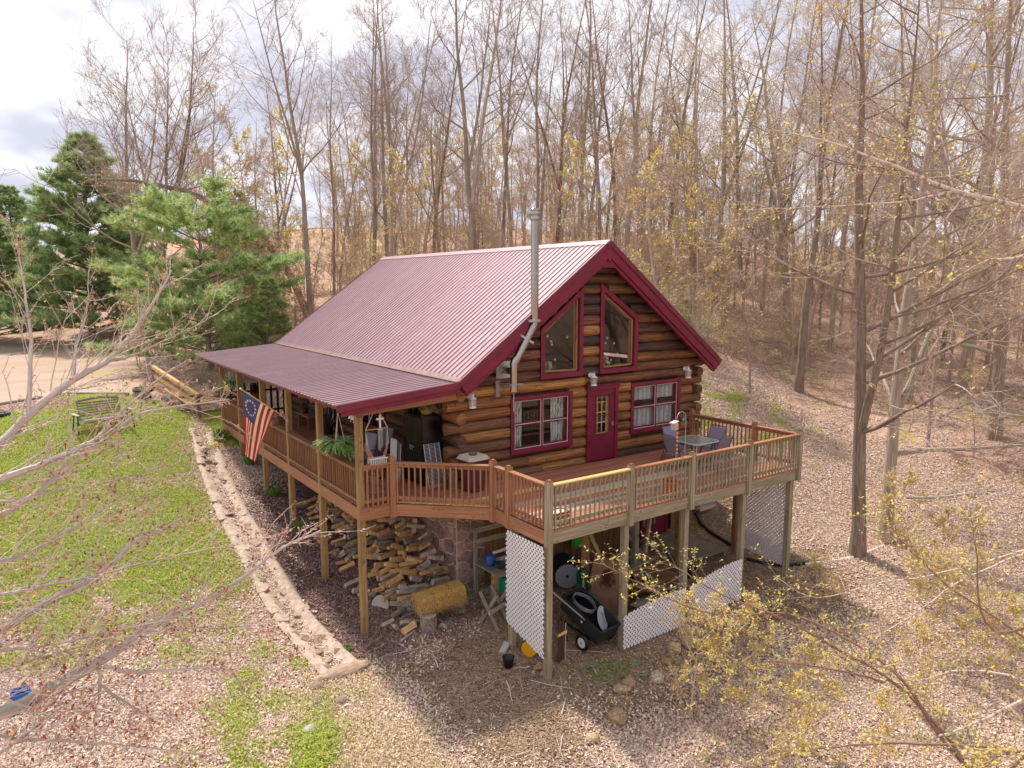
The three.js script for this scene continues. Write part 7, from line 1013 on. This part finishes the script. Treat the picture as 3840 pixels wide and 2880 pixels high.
{
  const R = rng(4242), placed = [];
  const TREES = [[-3.0, -32.6, 20], [-2.1, -33.1, 20], [-0.7, -33.4, 16], [4.7, -24.6, 24], [9.0, -25.3, 22], [10.4, -25.6, 23], [11.7, -27.1, 21], [13.9, -26.8, 23], [12.7, -20.2, 25], [13.7, -20.8, 25], [18.9, -25.8, 24], [21.1, -27.9, 24], [19.5, -22.9, 26], [24.5, -26.7, 24], [24.8, -24.0, 25], [21.7, -18.8, 26], [27.4, -23.5, 23], [24.4, -19.4, 25], [26.7, -20.3, 24], [31.4, -21.9, 26], [28.1, -16.8, 24], [25.3, -12.6, 25], [33.3, -16.9, 25], [29.3, -12.2, 24], [37.4, -16.4, 25], [19.0, -2.8, 22], [25.3, -5.1, 24], [36.2, -9.8, 25], [10.9, 4.6, 17], [12.1, 4.8, 18], [21.4, 0.8, 21], [28.9, -1.3, 23], [24.4, 1.7, 22], [19.8, 4.7, 20], [36.4, -2.3, 24], [42.2, -8.1, 25], [8.9, -31.6, 20], [6.5, -35.8, 18], [4.1, -32.5, 15]];
  const tellApart = { 3: 'tall vine hung hardwood standing just beyond the back of the roof', 8: 'thick straight hardwood rising behind the roof ridge beside the pipe', 25: 'grey trunked hardwood with a flared foot on the leafy slope', 28: 'spreading budded tree with a dark trunk beyond the deck corner', 29: 'pale twin of the spreading budded tree beyond the deck corner', 32: 'spreading budded tree on the open slope well beyond the deck', 33: 'spreading budded tree nearest the picture edge on the slope' };
  const row = TREES.map((_, k) => k).filter((k) => k > 2 && ![28, 29, 32, 33].includes(k)).sort((a, b) => bearing(TREES[a]) - bearing(TREES[b])), tens = ['', 'twenty', 'thirty'], ones = ['first', 'second', 'third', 'fourth', 'fifth', 'sixth', 'seventh', 'eighth', 'ninth', 'tenth', 'eleventh', 'twelfth', 'thirteenth', 'fourteenth', 'fifteenth', 'sixteenth', 'seventeenth', 'eighteenth', 'nineteenth'];
  function bearing([x, z]) { return Math.atan2(x - CAM.x, CAM.z - z); }
  function order(k) { const n = row.indexOf(k) + 1; return n < 20 ? ones[n - 1] : n % 10 ? tens[Math.floor(n / 10) - 1] + ' ' + ones[(n % 10) - 1] : ['twentieth', 'thirtieth'][n / 10 - 2]; }
  TREES.forEach(([x, z, h], k) => {
    const near = k === 28 || k === 29 || k === 32 || k === 33, g = near ? spreading[k % 2] : wild[k < 3 ? 8 : k % 8], base = near ? 18.5 : [24, 25, 22, 26, 20, 23, 22, 21, 18][k < 3 ? 8 : k % 8];
    plant(near ? 'spreading_tree' : 'bare_tree', g, bark[k % 3], twigM[k % 3], tellApart[k] ?? (k < 3 ? 'slender fan topped tree above the pines, ' + ['nearest the large dark pine', 'middle one of the three', 'nearest the leaning tree'][k] : near ? 'spreading budded tree on the slope at the edge of the woods' : 'bare hardwood in the front row of the woods, ' + order(k) + ' counting from the pines'), 'tree', [x, H(x, z), z], R() * 6.28, k < 3 ? 'fan topped trees above the pines' : near ? 'budded trees on the slope' : 'front row of the bare woods', (h / base) * (near || k < 3 ? 1 : 0.9));
    placed.push([x, z]);
  });
  
  // the wood behind them
  let n = 0; for (let tries = 0; tries < 4000 && n < 100; tries++) {
    const x = lerp(-2, 85, R()), z = lerp(-80, -8, R()), d = Math.hypot(x + 9, z - 15); const be = Math.atan2(x - CAM.x, CAM.z - z); if (d < 46 || d > 105 || be < 0.3 + R() * 0.06 || (x < 12 && z > -34) || placed.some(([a, b]) => Math.hypot(a - x, b - z) < 2.6)) continue;
    const k = Math.floor(R() * 8); plant('woodland_tree', wild[k], bark[k % 3], twigM[n % 3], 'bare hardwood deep in the woods behind the cabin', 'tree', [x, H(x, z), z], R() * 6.28, 'bare woods behind the cabin', 0.45 + R() * 0.45); placed.push([x, z]); n++;
  }
  n = 0; for (let tries = 0; tries < 4000 && n < 190; tries++) {
    const x = lerp(-1, 50, R()), z = lerp(-52, 3, R()), d = Math.hypot(x + 9, z - 15); if (d < 36 || d > 75 || Math.atan2(x - CAM.x, CAM.z - z) < 0.2 || (x < 13.5 && z > -19) || (x < 4 && z > -24) || placed.some(([a, b]) => Math.hypot(a - x, b - z) < 1.2)) continue;
    const k = Math.floor(R() * 3); plant('understory_tree', low[k], twigM[k], twigM[k], 'slender budding undergrowth tree in the woods', 'tree', [x, H(x, z), z], R() * 6.28, 'undergrowth of the woods', 0.5 + R() * 1.0); placed.push([x, z]); n++;
  }
  n = 0; for (let tries = 0; tries < 3000 && n < 60; tries++) { const x = lerp(14, 48, R()), z = lerp(-16, 12, R()), d = Math.hypot(x + 9, z - 15); if (d < 27 || d > 52 || placed.some(([a, b]) => Math.hypot(a - x, b - z) < 1.3)) continue; const k = Math.floor(R() * 3); plant('slope_sapling', low[k], twigM[k], twigM[k], 'slim budding sapling on the slope beyond the deck', 'tree', [x, H(x, z), z], R() * 6.28, 'saplings on the slope', 0.4 + R() * 0.7); placed.push([x, z]); n++; }
  for (const [x, z, h, k, where] of [[18.2, 7.4, 14, 1, 'nearest the picture edge'], [23.5, 8.2, 17, 0, 'second from the picture edge'], [26.5, -8.5, 17, 0, 'highest up the slope'], [22.5, -12, 16, 1, 'behind the green bush']]) { plant('veil_tree', spreading[k], bark[2], paleTwig, 'pale twigged budded tree in the thicket, ' + where, 'tree', [x, H(x, z), z], R() * 6.28, 'pale twigged thicket beyond the deck', h / 18.5); placed.push([x, z]); }
  for (let k = 0; k < 34; k++) { const b = 0.1 + R() * 0.36, d = 40 + R() * 22, x = CAM.x + Math.sin(b) * d, z = CAM.z - Math.cos(b) * d, q = Math.floor(R() * 3); plant('hedgerow_tree', low[q], twigM[q], twigM[q], 'slender tree in the tangled hedgerow behind the pines', 'tree', [x, H(x, z), z], R() * 6.28, 'hedgerow behind the pines', 0.35 + R() * 0.4); }
  // woods across the valley, mirrored in the window glass
  for (let k = 0; k < 44; k++) { const x = lerp(-20, 60, (k + R() * 0.8) / 44), z = 27 + R() * 20; plant('valley_tree', wild[k % 8], bark[k % 3], twigM[k % 3], 'bare hardwood across the valley, mirrored in the gable windows', 'tree', [x, H(x, z), z], R() * 6.28, 'woods across the valley', 0.85 + R() * 0.3); }
}
// leaning broken tree over the thicket
{
  const o = thing('leaning_tree', 'broken tree leaning in an arch over the thicket beside the pines', 'tree', [5.6, H(5.6, -29), -29]), R = rng(88), T = acc(), C = acc(), B = acc(); B.c = [];
  const p = [V(0.8, -0.3, 0), V(-0.4, 2.6, 0.2), V(-2, 4.9, 0.5), V(-4.2, 6.6, 0.8), V(-6.5, 7.4, 1), V(-9, 7.7, 1.1), V(-11, 7.6, 1)]; T.tube(p, [0.24, 0.22, 0.2, 0.17, 0.13, 0.08, 0.03], 8);
  for (let k = 0; k < 70; k++) { const t = 0.3 + R() * 0.68, q = bend(at(p, t), V((R() - 0.6), R() * 1.5 - 0.6, R() - 0.5).normalize(), 1 + R() * 2.2, 4, 0.4, -0.05, R); C.tube(q, [0.025, 0.02, 0.014, 0.01, 0.006], 3, false); for (let s = 0; s < 5; s++) { const e = bend(at(q, R()), V(R() - 0.5, R() - 0.6, R() - 0.5).normalize(), 0.5 + R(), 2, 0.4, 0, R); C.tube(e, [0.009, 0.007, 0.004], 3, false); for (let b = 0; b < 2; b++) bud(B, at(e, R()), 0.07, BUDS.yellow, R); } }
  part(o, 'trunk', T, bark[1]); part(o, 'crown', C, twigM[0]); part(o, 'buds', B, foliage).userData.kind = 'stuff';
}
// rust leaved thicket and green bushes
function bush(seed, h, w, set, n, leaf, stems = 9) {
  const R = rng(seed), C = acc(), B = acc(); B.c = [];
  for (let s = 0; s < stems; s++) { const p = bend(V((R() - 0.5) * 0.3, -0.1, (R() - 0.5) * 0.3), V((R() - 0.5) * w, h * 0.8, (R() - 0.5) * w).normalize(), h * (0.7 + R() * 0.5), 5, 0.3, -0.02, R); C.tube(p, [0.03, 0.025, 0.02, 0.014, 0.009, 0.005], 3, false); for (let k = 0; k < 9; k++) { const u = 0.25 + R() * 0.75, q = bend(at(p, u), side(dirAt(p, u), 0.5 + R() * 0.8, R), w * (0.2 + R() * 0.4), 3, 0.4, 0, R); C.tube(q, [0.012, 0.009, 0.006, 0.004], 3, false); for (let m = 0; m < n; m++) bud(B, at(q, R()).add(V((R() - 0.5) * 0.25, (R() - 0.5) * 0.25, (R() - 0.5) * 0.25)), leaf * (0.6 + R() * 0.8), BUDS[set], R); } }
  return { C: C.geo(), B: B.geo() };
}
{
  const rust = bush(51, 4.5, 3.2, 'orange', 9, 0.09, 12), green = bush(52, 2.2, 2.4, 'green', 8, 0.08, 10), yel = bush(53, 2.2, 2.6, 'yellow', 6, 0.07, 10), tan = bush(54, 2.6, 2.8, 'orange', 1, 0.06, 14), R = rng(606);
  const put = (nm, g, lab, x, z, s, grp) => plant(nm, g, null, twigM[1], lab, 'shrub', [x, H(x, z), z], R() * 6.28, grp, s);
  put('rust_shrub', rust, 'rust leaved shrub in the thicket between pine and bare trees', 2.6, -27, 1.1, 'rust leaved thicket'); put('rust_shrub', rust, 'rust leaved shrub in the thicket between pine and bare trees', 4.4, -26, 0.9, 'rust leaved thicket'); put('rust_shrub', rust, 'rust leaved shrub in the thicket between pine and bare trees', 0.6, -28.5, 0.9, 'rust leaved thicket');
  put('green_bush', green, 'bright green bush on the slope past the far roof eave', 17.6, -7.4, 1.0); put('green_bush', yel, 'yellow green bush on the slope beside the grey trunked tree', 19.2, -6.6, 1.0);
  put('yellow_bush', yel, 'yellow green shrub between the two pines', -2.4, -30, 1.5);
  for (let k = 0; k < 46; k++) { const x = lerp(1, 40, R()), z = lerp(-40, -4, R()); if ((x < 14 && z > -18.5) || Math.hypot(x + 9, z - 15) < 33) continue; put('brush_shrub', k % 3 ? tan : yel, 'twiggy brush growing under the trees behind the cabin', x, z, 0.7 + R() * 0.7, 'brush under the trees'); }
  for (const [x, z] of [[-3.6, -17.5], [-2.6, -18.4], [-6.6, -45], [-3, -26]]) put('brush_shrub', tan, 'bare twiggy brush at the foot of the pines', x, z, 0.6, 'brush at the foot of the pines');
}
// pines: boughs in whorls with soft needle tufts
function pine(seed, h, shape, { whorls = 18, per = 6, r = 0.2, tuft = 0.3, crook = 0.06, sparse = 1, droop = 0.03, tones = [[0.1, 0.19, 0.055], [0.15, 0.25, 0.08], [0.21, 0.31, 0.12], [0.07, 0.14, 0.05]] } = {}) {
  const R = rng(seed), T = acc(), N = acc(); N.c = []; const trunk = bend(V(0, -0.3, 0), V(0, 1, 0), h, 12, crook, 0.02, R); T.tube(trunk, trunk.map((_, k) => r * (1 - k / 12 * 0.93)), 8);
  const tuftAt = (p, d) => { const c = tones[Math.floor(R() * tones.length)]; for (let k = 0; k < 13; k++) { const b = N.p.length / 3, e = d.clone().multiplyScalar(0.6).add(V(R() - 0.5, R() - 0.35, R() - 0.5)).normalize(), L = tuft * (0.6 + R() * 0.6), s = V(R() - 0.5, R() - 0.5, R() - 0.5).cross(e).normalize().multiplyScalar(tuft * 0.055); N.tri(p.clone().sub(s), p.clone().add(s), p.clone().addScaledVector(e, L)); paint(N, b, c, R); } };
  for (let w = 0; w < whorls; w++) {
    const t = 0.06 + 0.93 * (w + R() * 0.6) / whorls, m = Math.max(3, Math.round(per * (0.7 + R() * 0.5)));
    for (let k = 0; k < m; k++) {
      const a = (k + R() * 0.7) / m * 6.28, len = shape(t, a) * (0.75 + R() * 0.4); if (len < 0.15) continue;
      const d = V(Math.cos(a), 0.12 + t * 0.35, Math.sin(a)).normalize(), p = bend(at(trunk, t), d, len, 5, 0.16, 0.05 - droop, R); T.tube(p, p.map((_, q) => Math.max(0.01, r * 0.28 * (1 - t * 0.6) * (1 - q / 5 * 0.85))), 4, false);
      const n = Math.ceil(len * 7 * sparse);
      for (let q = 0; q < n; q++) { const u = 0.22 + 0.78 * Math.sqrt(R()), o = at(p, u), sd = side(dirAt(p, u), 0.3 + R() * 0.7, R); sd.y = Math.abs(sd.y) * 0.5 + 0.1; const L = Math.min(1.1, len * 0.3) * (0.4 + R()); for (let s = 0; s < 5; s++) { const x = o.clone().addScaledVector(sd, L * (s + R()) / 5); x.y += (R() - 0.4) * 0.12; tuftAt(x, sd); } }
    }
  }
  for (let s = 0; s < 8; s++) tuftAt(at(trunk, 0.95 + R() * 0.05), V(0, 1, 0));
  return { T: T.geo(), B: N.geo() };
}
{
  const big = pine(61, 16, (t) => 5.2 * Math.pow(1 - t, 0.72) * (t < 0.05 ? 0.7 : 1) + 0.25, { whorls: 24, per: 8, r: 0.28, tuft: 0.46, tones: [[0.34, 0.48, 0.2], [0.44, 0.57, 0.24], [0.56, 0.64, 0.26], [0.24, 0.38, 0.17]] });
  const tier = pine(62, 8.8, (t, a) => (t > 0.9 ? 2.4 : t > 0.74 ? 4.0 : t > 0.62 ? 0.9 : 5.6 - 2.6 * t) * (0.85 + 0.25 * Math.sin(a * 2 + t * 9)), { whorls: 16, per: 7, r: 0.2, tuft: 0.36, crook: 0.1, droop: 0.045, tones: [[0.42, 0.55, 0.2], [0.54, 0.65, 0.27], [0.65, 0.72, 0.34], [0.28, 0.41, 0.17]] });
  const small = pine(63, 12, (t) => 3.6 * Math.pow(1 - t, 0.8) + 0.2, { whorls: 18, per: 6, r: 0.2, tuft: 0.4, sparse: 0.8, tones: [[0.24, 0.34, 0.1], [0.32, 0.4, 0.12], [0.4, 0.44, 0.14]] });
  const put = (nm, g, lab, x, z, s, t, grp) => { const o = thing(nm, lab, 'tree', [x, H(x, z), z], t, grp); o.scale.setScalar(s); part(o, 'trunk', g.T, bark[1]); part(o, 'needles', g.B, foliage); return o; };
  put('pine_tree', big, 'large dark pine beyond the gravel drive', -4.6, -43, 0.9, 0.4); put('layered_pine', tier, 'layered pale green pine with flat boughs behind the porch end', -1.2, -22.4, 0.9, 1.1);
  put('pine_tree', small, 'young pine half hidden behind the layered pine', 2.6, -33, 0.75, 2); put('pine_tree', small, 'pine with a sparse top behind the fan topped trees', -1.5, -47, 0.95, 4);
  put('pine_tree', big, 'low broad pine at the edge of the gravel drive', -10.2, -47, 0.62, 2.6); put('pine_tree', small, 'shorter pine along the far edge of the drive', -12.5, -58, 0.75, 3.3, 'pines along the far side of the drive'); put('pine_tree', small, 'shorter pine along the far edge of the drive', -16.5, -60, 0.7, 0.3, 'pines along the far side of the drive'); put('pine_tree', big, 'shorter pine along the far edge of the drive', -8.5, -66, 0.65, 5.3, 'pines along the far side of the drive');
  put('pine_tree', small, 'small bushy pine beside the wooden stair rail', 0.4, -18.2, 0.42, 1.7);
}
// near trees whose boughs reach into view
function limbTree(name, label, base, trunk, limbs, { bark: bm, twig: tm, buds, budSize = 0.02, per = 7, cluster = 3, len = 0.9, up = 0.25, seed = 1, r0 = 0.15, side2 = 4, thick = 1 }) {
  const o = thing(name, label, 'tree', base), R = rng(seed), T = acc(), C = acc(), B = acc(); B.c = []; const off = V(...base), rel = (q) => V(...q).sub(off);
  const tp = trunk.map(rel); T.tube(tp, tp.map((_, k) => r0 * (1 - k / tp.length * 0.75)), 10);
  for (const [r, pts0] of limbs) {
    const raw = pts0.map(rel), near = tp.reduce((b, q) => (q.distanceTo(raw[0]) < b.distanceTo(raw[0]) ? q : b), tp[0]); const join = r > 0.02 && near.distanceTo(raw[0]) < 3 && joined.has(pts0) ? [near.clone(), ...raw] : raw;
    const curve = new THREE.CatmullRomCurve3(join), n = join.length * 4, pts = curve.getPoints(n).map((q, k) => (k && k < n ? q.add(V((R() - 0.5) * 0.02, (R() - 0.5) * 0.02, (R() - 0.5) * 0.02)) : q)), L = curve.getLength();
    T.tube(pts, pts.map((_, k) => Math.max(0.006, r * thick * (1 - k / n * 0.86))), r > 0.03 ? 8 : 5);
    const m = Math.ceil(L * per);
    for (let k = 0; k < m; k++) {
      const t = 0.12 + 0.88 * (k + R()) / m, d = side(dirAt(pts, t), 0.35 + R() * 0.7, R); d.y += up * R(); d.normalize(); const l = len * (0.3 + R() * 0.9) * (1.1 - t * 0.5), q = bend(at(pts, t), d, l, 4, 0.3, up * 0.08, R), rr = Math.max(0.0048, r * 0.24 * (1 - t * 0.6));
      C.tube(q, [rr, rr * 0.85, rr * 0.65, rr * 0.5, 0.002], 4, false);
      for (let s = 0; s < side2; s++) { const u = 0.2 + R() * 0.8, e = bend(at(q, u), side(dirAt(q, u), 0.4 + R() * 0.6, R), l * (0.2 + R() * 0.35), 2, 0.3, up * 0.1, R); C.tube(e, [rr * 0.5, rr * 0.4, 0.0015], 3, false); for (let b = 0; b < cluster; b++) bud(B, at(e, 0.2 + R() * 0.8), budSize * (0.6 + R() * 0.8), buds[Math.floor(R() * buds.length)], R); }
      for (let b = 0; b < cluster; b++) bud(B, at(q, 0.3 + R() * 0.7), budSize * (0.6 + R() * 0.8), buds[Math.floor(R() * buds.length)], R);
    }
  }
  part(o, 'trunk', T, bm); part(o, 'crown', C, tm); part(o, 'buds', B, foliage).userData.kind = 'stuff';
  return o;
}
const LIMB = { L1: [[-10.82, 2.56, 3.83], [-9.45, 3.08, 4.21], [-9.14, 3.37, 4.14], [-8.60, 3.81, 4.07], [-8.16, 4.03, 3.98], [-7.86, 4.35, 3.88], [-7.49, 4.84, 3.70], [-7.21, 5.29, 3.57]], L1b: [[-9.13, 3.43, 4.13], [-9.03, 4.24, 3.94], [-9.03, 4.96, 3.57], [-9.06, 5.53, 3.33]], L1c: [[-8.60, 3.82, 4.07], [-8.56, 4.06, 3.94], [-8.49, 4.26, 3.70], [-8.33, 4.73, 3.49], [-8.24, 5.29, 3.21]], L1d: [[-8.16, 4.03, 3.98], [-7.87, 4.07, 3.93], [-7.38, 4.30, 3.99], [-6.66, 4.65, 3.94]], L2: [[-10.74, 2.34, 4.67], [-9.47, 2.79, 4.99], [-9.05, 2.88, 4.90], [-8.49, 3.10, 4.89], [-8.34, 3.21, 4.85], [-8.00, 3.52, 4.67], [-7.42, 3.94, 4.52]], L2b: [[-10.52, 1.98, 4.88], [-9.51, 2.36, 5.04], [-9.15, 2.55, 5.01], [-8.79, 2.82, 4.97], [-8.41, 3.08, 4.95], [-7.94, 3.38, 4.86], [-7.39, 3.45, 4.87], [-6.78, 3.47, 4.80]], L3: [[-10.73, 0.41, 6.24], [-9.64, 0.62, 6.48], [-9.21, 0.69, 6.40], [-8.77, 0.79, 6.32], [-8.45, 0.93, 6.28], [-8.10, 1.04, 6.14], [-7.65, 1.09, 6.07], [-6.93, 1.31, 5.93], [-6.50, 1.50, 5.82], [-5.91, 1.66, 5.84]], L3b: [[-8.70, 0.81, 6.37], [-8.72, 0.59, 6.39], [-8.74, 0.45, 6.40], [-8.80, 0.33, 6.50], [-8.83, 0.04, 6.78]], L3c: [[-8.67, 0.79, 6.39], [-8.33, 0.62, 6.42], [-7.71, 0.45, 6.38], [-7.22, 0.28, 6.39], [-6.56, 0.29, 6.48]], L3d: [[-8.18, 1.00, 6.21], [-7.80, 0.87, 6.13], [-7.39, 0.78, 6.06], [-6.44, 0.61, 6.15]], L3e: [[-8.71, 0.58, 6.40], [-8.46, 0.25, 6.38], [-8.25, -0.02, 6.33], [-7.88, -0.20, 6.37]], L4: [[-10.50, 1.16, 5.77], [-9.58, 1.30, 5.91], [-9.14, 1.46, 5.82], [-8.73, 1.58, 5.72], [-8.49, 1.68, 5.63], [-8.12, 1.91, 5.48], [-7.86, 1.94, 5.41], [-7.51, 2.04, 5.27]], L5: [[-10.48, 1.85, 5.43], [-9.53, 1.97, 5.58], [-9.32, 1.96, 5.49], [-8.92, 2.09, 5.37], [-8.54, 2.25, 5.24], [-8.18, 2.41, 5.23]], L6: [[-10.28, 0.84, 6.23], [-9.61, 1.00, 6.31], [-9.25, 1.04, 6.31], [-8.62, 1.09, 6.38]], L8: [[-10.25, 1.62, 5.75], [-9.55, 1.68, 5.86], [-8.80, 1.73, 6.01], [-7.93, 1.82, 6.12], [-7.08, 1.84, 6.22]], L9: [[-10.25, 1.38, 6.04], [-9.59, 1.17, 6.17], [-8.92, 1.14, 6.28], [-8.08, 1.20, 6.49], [-7.35, 1.11, 6.52]], L10: [[-10.26, 0.80, 6.50], [-9.65, 0.45, 6.62], [-9.09, 0.21, 6.69], [-8.43, -0.04, 6.83], [-7.80, -0.33, 6.95]], L11: [[-10.24, 2.67, 4.72], [-9.50, 2.49, 4.90], [-8.95, 2.53, 4.91], [-8.15, 2.62, 5.09], [-7.23, 2.80, 5.09]], L12: [[-10.03, 1.06, 6.62], [-9.62, 0.84, 6.58], [-9.18, 0.52, 6.69], [-8.72, 0.14, 6.72]], L7: [[-10.29, 0.29, 6.82], [-9.65, 0.42, 6.88], [-9.40, 0.51, 6.79], [-9.10, 0.58, 6.62]], R1: [[0.69, 5.54, 12.82], [0.01, 5.92, 11.90], [-0.39, 6.13, 11.33], [-0.70, 6.50, 10.68], [-1.09, 6.85, 9.97], [-1.25, 7.00, 9.47]], R1b: [[-0.39, 6.12, 11.33], [-0.54, 6.05, 10.99], [-1.05, 6.01, 10.14], [-1.48, 6.02, 9.34]], R1c: [[-0.39, 6.17, 11.33], [-0.33, 6.64, 11.17], [-0.23, 7.06, 11.04]], R1d: [[-0.28, 6.08, 11.42], [-0.29, 5.65, 11.11], [-0.31, 5.35, 10.90]], R2: [[-0.34, 6.24, 12.59], [-0.50, 5.37, 12.13], [-0.60, 5.33, 11.82], [-0.77, 4.97, 11.38]], S1: [[0.84, -1.43, 11.63], [0.91, -1.10, 11.25], [0.74, -0.58, 10.55], [0.42, -0.29, 9.90], [0.00, 0.05, 9.18], [-0.46, 0.27, 8.32], [-0.69, 0.51, 7.87], [-0.81, 0.65, 7.52]], S1b: [[0.81, -1.05, 11.17], [0.70, -0.50, 10.75], [0.53, -0.14, 10.08], [0.11, 0.10, 9.25], [-0.43, -0.03, 8.64], [-0.81, -0.00, 8.00], [-1.20, 0.26, 7.31], [-1.44, 0.44, 6.74]], S2: [[1.97, 0.32, 12.75], [1.27, -0.34, 12.00], [1.07, -0.69, 11.67], [0.89, -1.01, 11.35], [0.62, -1.26, 10.96], [0.09, -1.28, 10.21]], S3: [[3.05, 1.63, 12.06], [2.57, 1.24, 11.42], [2.20, 0.95, 10.96], [1.83, 0.72, 10.49], [1.45, 0.46, 9.88], [0.91, 0.13, 9.19], [0.58, 0.38, 8.67]], S4: [[3.05, 1.55, 12.07], [2.45, 1.22, 11.46], [1.88, 0.75, 10.89], [1.40, 0.11, 10.41], [0.98, -0.39, 9.95], [0.55, -0.81, 9.47]], S5: [[2.38, -0.50, 12.44], [1.76, -0.34, 11.61], [1.46, -0.39, 11.15], [1.31, -0.61, 10.83], [0.86, -0.90, 10.32], [0.31, -1.59, 9.68], [-0.41, -2.29, 9.04]], S6: [[1.40, 0.05, 12.39], [0.91, 1.01, 11.14], [0.68, 1.48, 10.65], [0.64, 1.85, 10.31]], S7: [[0.99, 1.11, 12.42], [0.56, 0.77, 11.80], [0.59, 1.74, 11.53], [0.68, 2.17, 11.40]], S8: [[-0.45, -0.04, 12.96], [-0.67, 0.03, 12.54], [-0.76, -0.28, 12.29]], S9: [[0.50, -0.75, 11.90], [-0.32, -0.91, 10.97], [-0.78, -1.18, 10.32], [-1.44, -1.45, 9.53]], S10: [[0.67, -0.61, 10.51], [0.11, -0.54, 9.73], [-0.39, -0.66, 9.03], [-0.88, -1.30, 8.55]] };
const joined = new Set(), J = (a) => { joined.add(a); return a; };
{
  const g = H(-12.4, 4.6);
  limbTree('maple_tree', 'budding maple whose grey limbs reach across the lawn', [-12.4, g, 4.6], [[-12.4, g - 0.3, 4.6], [-12.2, g + 1.6, 4.7], [-12.1, 0.2, 5.3], [-12, 1.2, 5.0], [-11.9, 2.4, 4.4], [-11.8, 4.5, 4.2], [-11.9, 7.5, 4]],
    [[0.062, J(LIMB.L1)], [0.026, LIMB.L1b], [0.022, LIMB.L1c], [0.02, LIMB.L1d], [0.045, J(LIMB.L2)], [0.036, J(LIMB.L2b)], [0.065, J(LIMB.L3)], [0.016, LIMB.L3b], [0.018, LIMB.L3c], [0.016, LIMB.L3d], [0.014, LIMB.L3e], [0.045, J(LIMB.L4)], [0.034, J(LIMB.L5)], [0.022, J(LIMB.L6)], [0.03, J(LIMB.L7)], [0.02, J(LIMB.L8)], [0.018, J(LIMB.L9)], [0.018, J(LIMB.L10)], [0.02, J(LIMB.L11)], [0.014, J(LIMB.L12)]],
    { bark: maple, twig: plain(0xd2c4ba, 0.85), buds: [BUDS.red, BUDS.orange, BUDS.red], budSize: 0.027, per: 7, cluster: 4, len: 1.05, up: 0.4, seed: 301, r0: 0.22, thick: 1.35 });
  const g2 = H(3.6, 13);
  limbTree('birch_tree', 'pale barked budding tree at the frame edge beyond the deck', [3.6, g2, 13], [[3.6, g2 - 0.3, 13], [3.5, -2, 13], [3.4, 0.4, 12.9], [3.4, 1.8, 12.6], [3.1, 4, 13], [2.6, 6, 13.4], [2.3, 9, 13.6]],
    [[0.035, J(LIMB.R1)], [0.015, LIMB.R1b], [0.01, LIMB.R1c], [0.01, LIMB.R1d], [0.02, J(LIMB.R2)], [0.034, J(LIMB.S2)], [0.024, J(LIMB.S3)], [0.02, J(LIMB.S4)], [0.024, J(LIMB.S5)]],
    { bark: birchBark, twig: plain(0xa98d7c, 0.85), buds: [BUDS.yellow, BUDS.yellow, BUDS.green], budSize: 0.026, per: 4.5, cluster: 4, len: 1.0, up: 0.15, seed: 302, r0: 0.13 });
  const g3 = H(1.3, 11.9);
  limbTree('spicebush', 'yellow budding shrub with arching brown stems below the deck', [1.3, g3, 11.9], [[1.3, g3 - 0.2, 11.9], [1.2, -3, 11.9], [1.0, -1.7, 11.8]],
    [[0.032, J(LIMB.S1)], [0.028, J(LIMB.S1b)], [0.022, J(LIMB.S6)], [0.02, J(LIMB.S7)], [0.02, J(LIMB.S9)], [0.018, LIMB.S10], [0.03, J(LIMB.S8)]],
    { bark: plain(0x8a6a58, 0.85), twig: plain(0x9c7d68, 0.85), buds: [BUDS.yellow, BUDS.yellow, BUDS.green], budSize: 0.028, per: 7, cluster: 5, len: 0.9, up: 0.1, seed: 303, r0: 0.06 });
  // thin saplings on the bank
  const sap = hardwood(71, { h: 3.2, r: 0.02, limbs: 12, bare: 0.15, buds: 'yellow', nBuds: 1, budSize: 0.03, spread: 1.2, tw: 0.5 }), R = rng(72);
  for (let k = 0; k < 15; k++) { const x = lerp(1.5, 12, R()), z = lerp(5.4, 9.5, R()); plant('bank_sapling', sap, twigM[1], twigM[1], 'thin budding sapling on the leafy bank below the deck', 'sapling', [x, H(x, z), z], R() * 6.28, 'saplings on the bank', 0.4 + R() * 0.7); }
}

renderer.render(scene, camera);
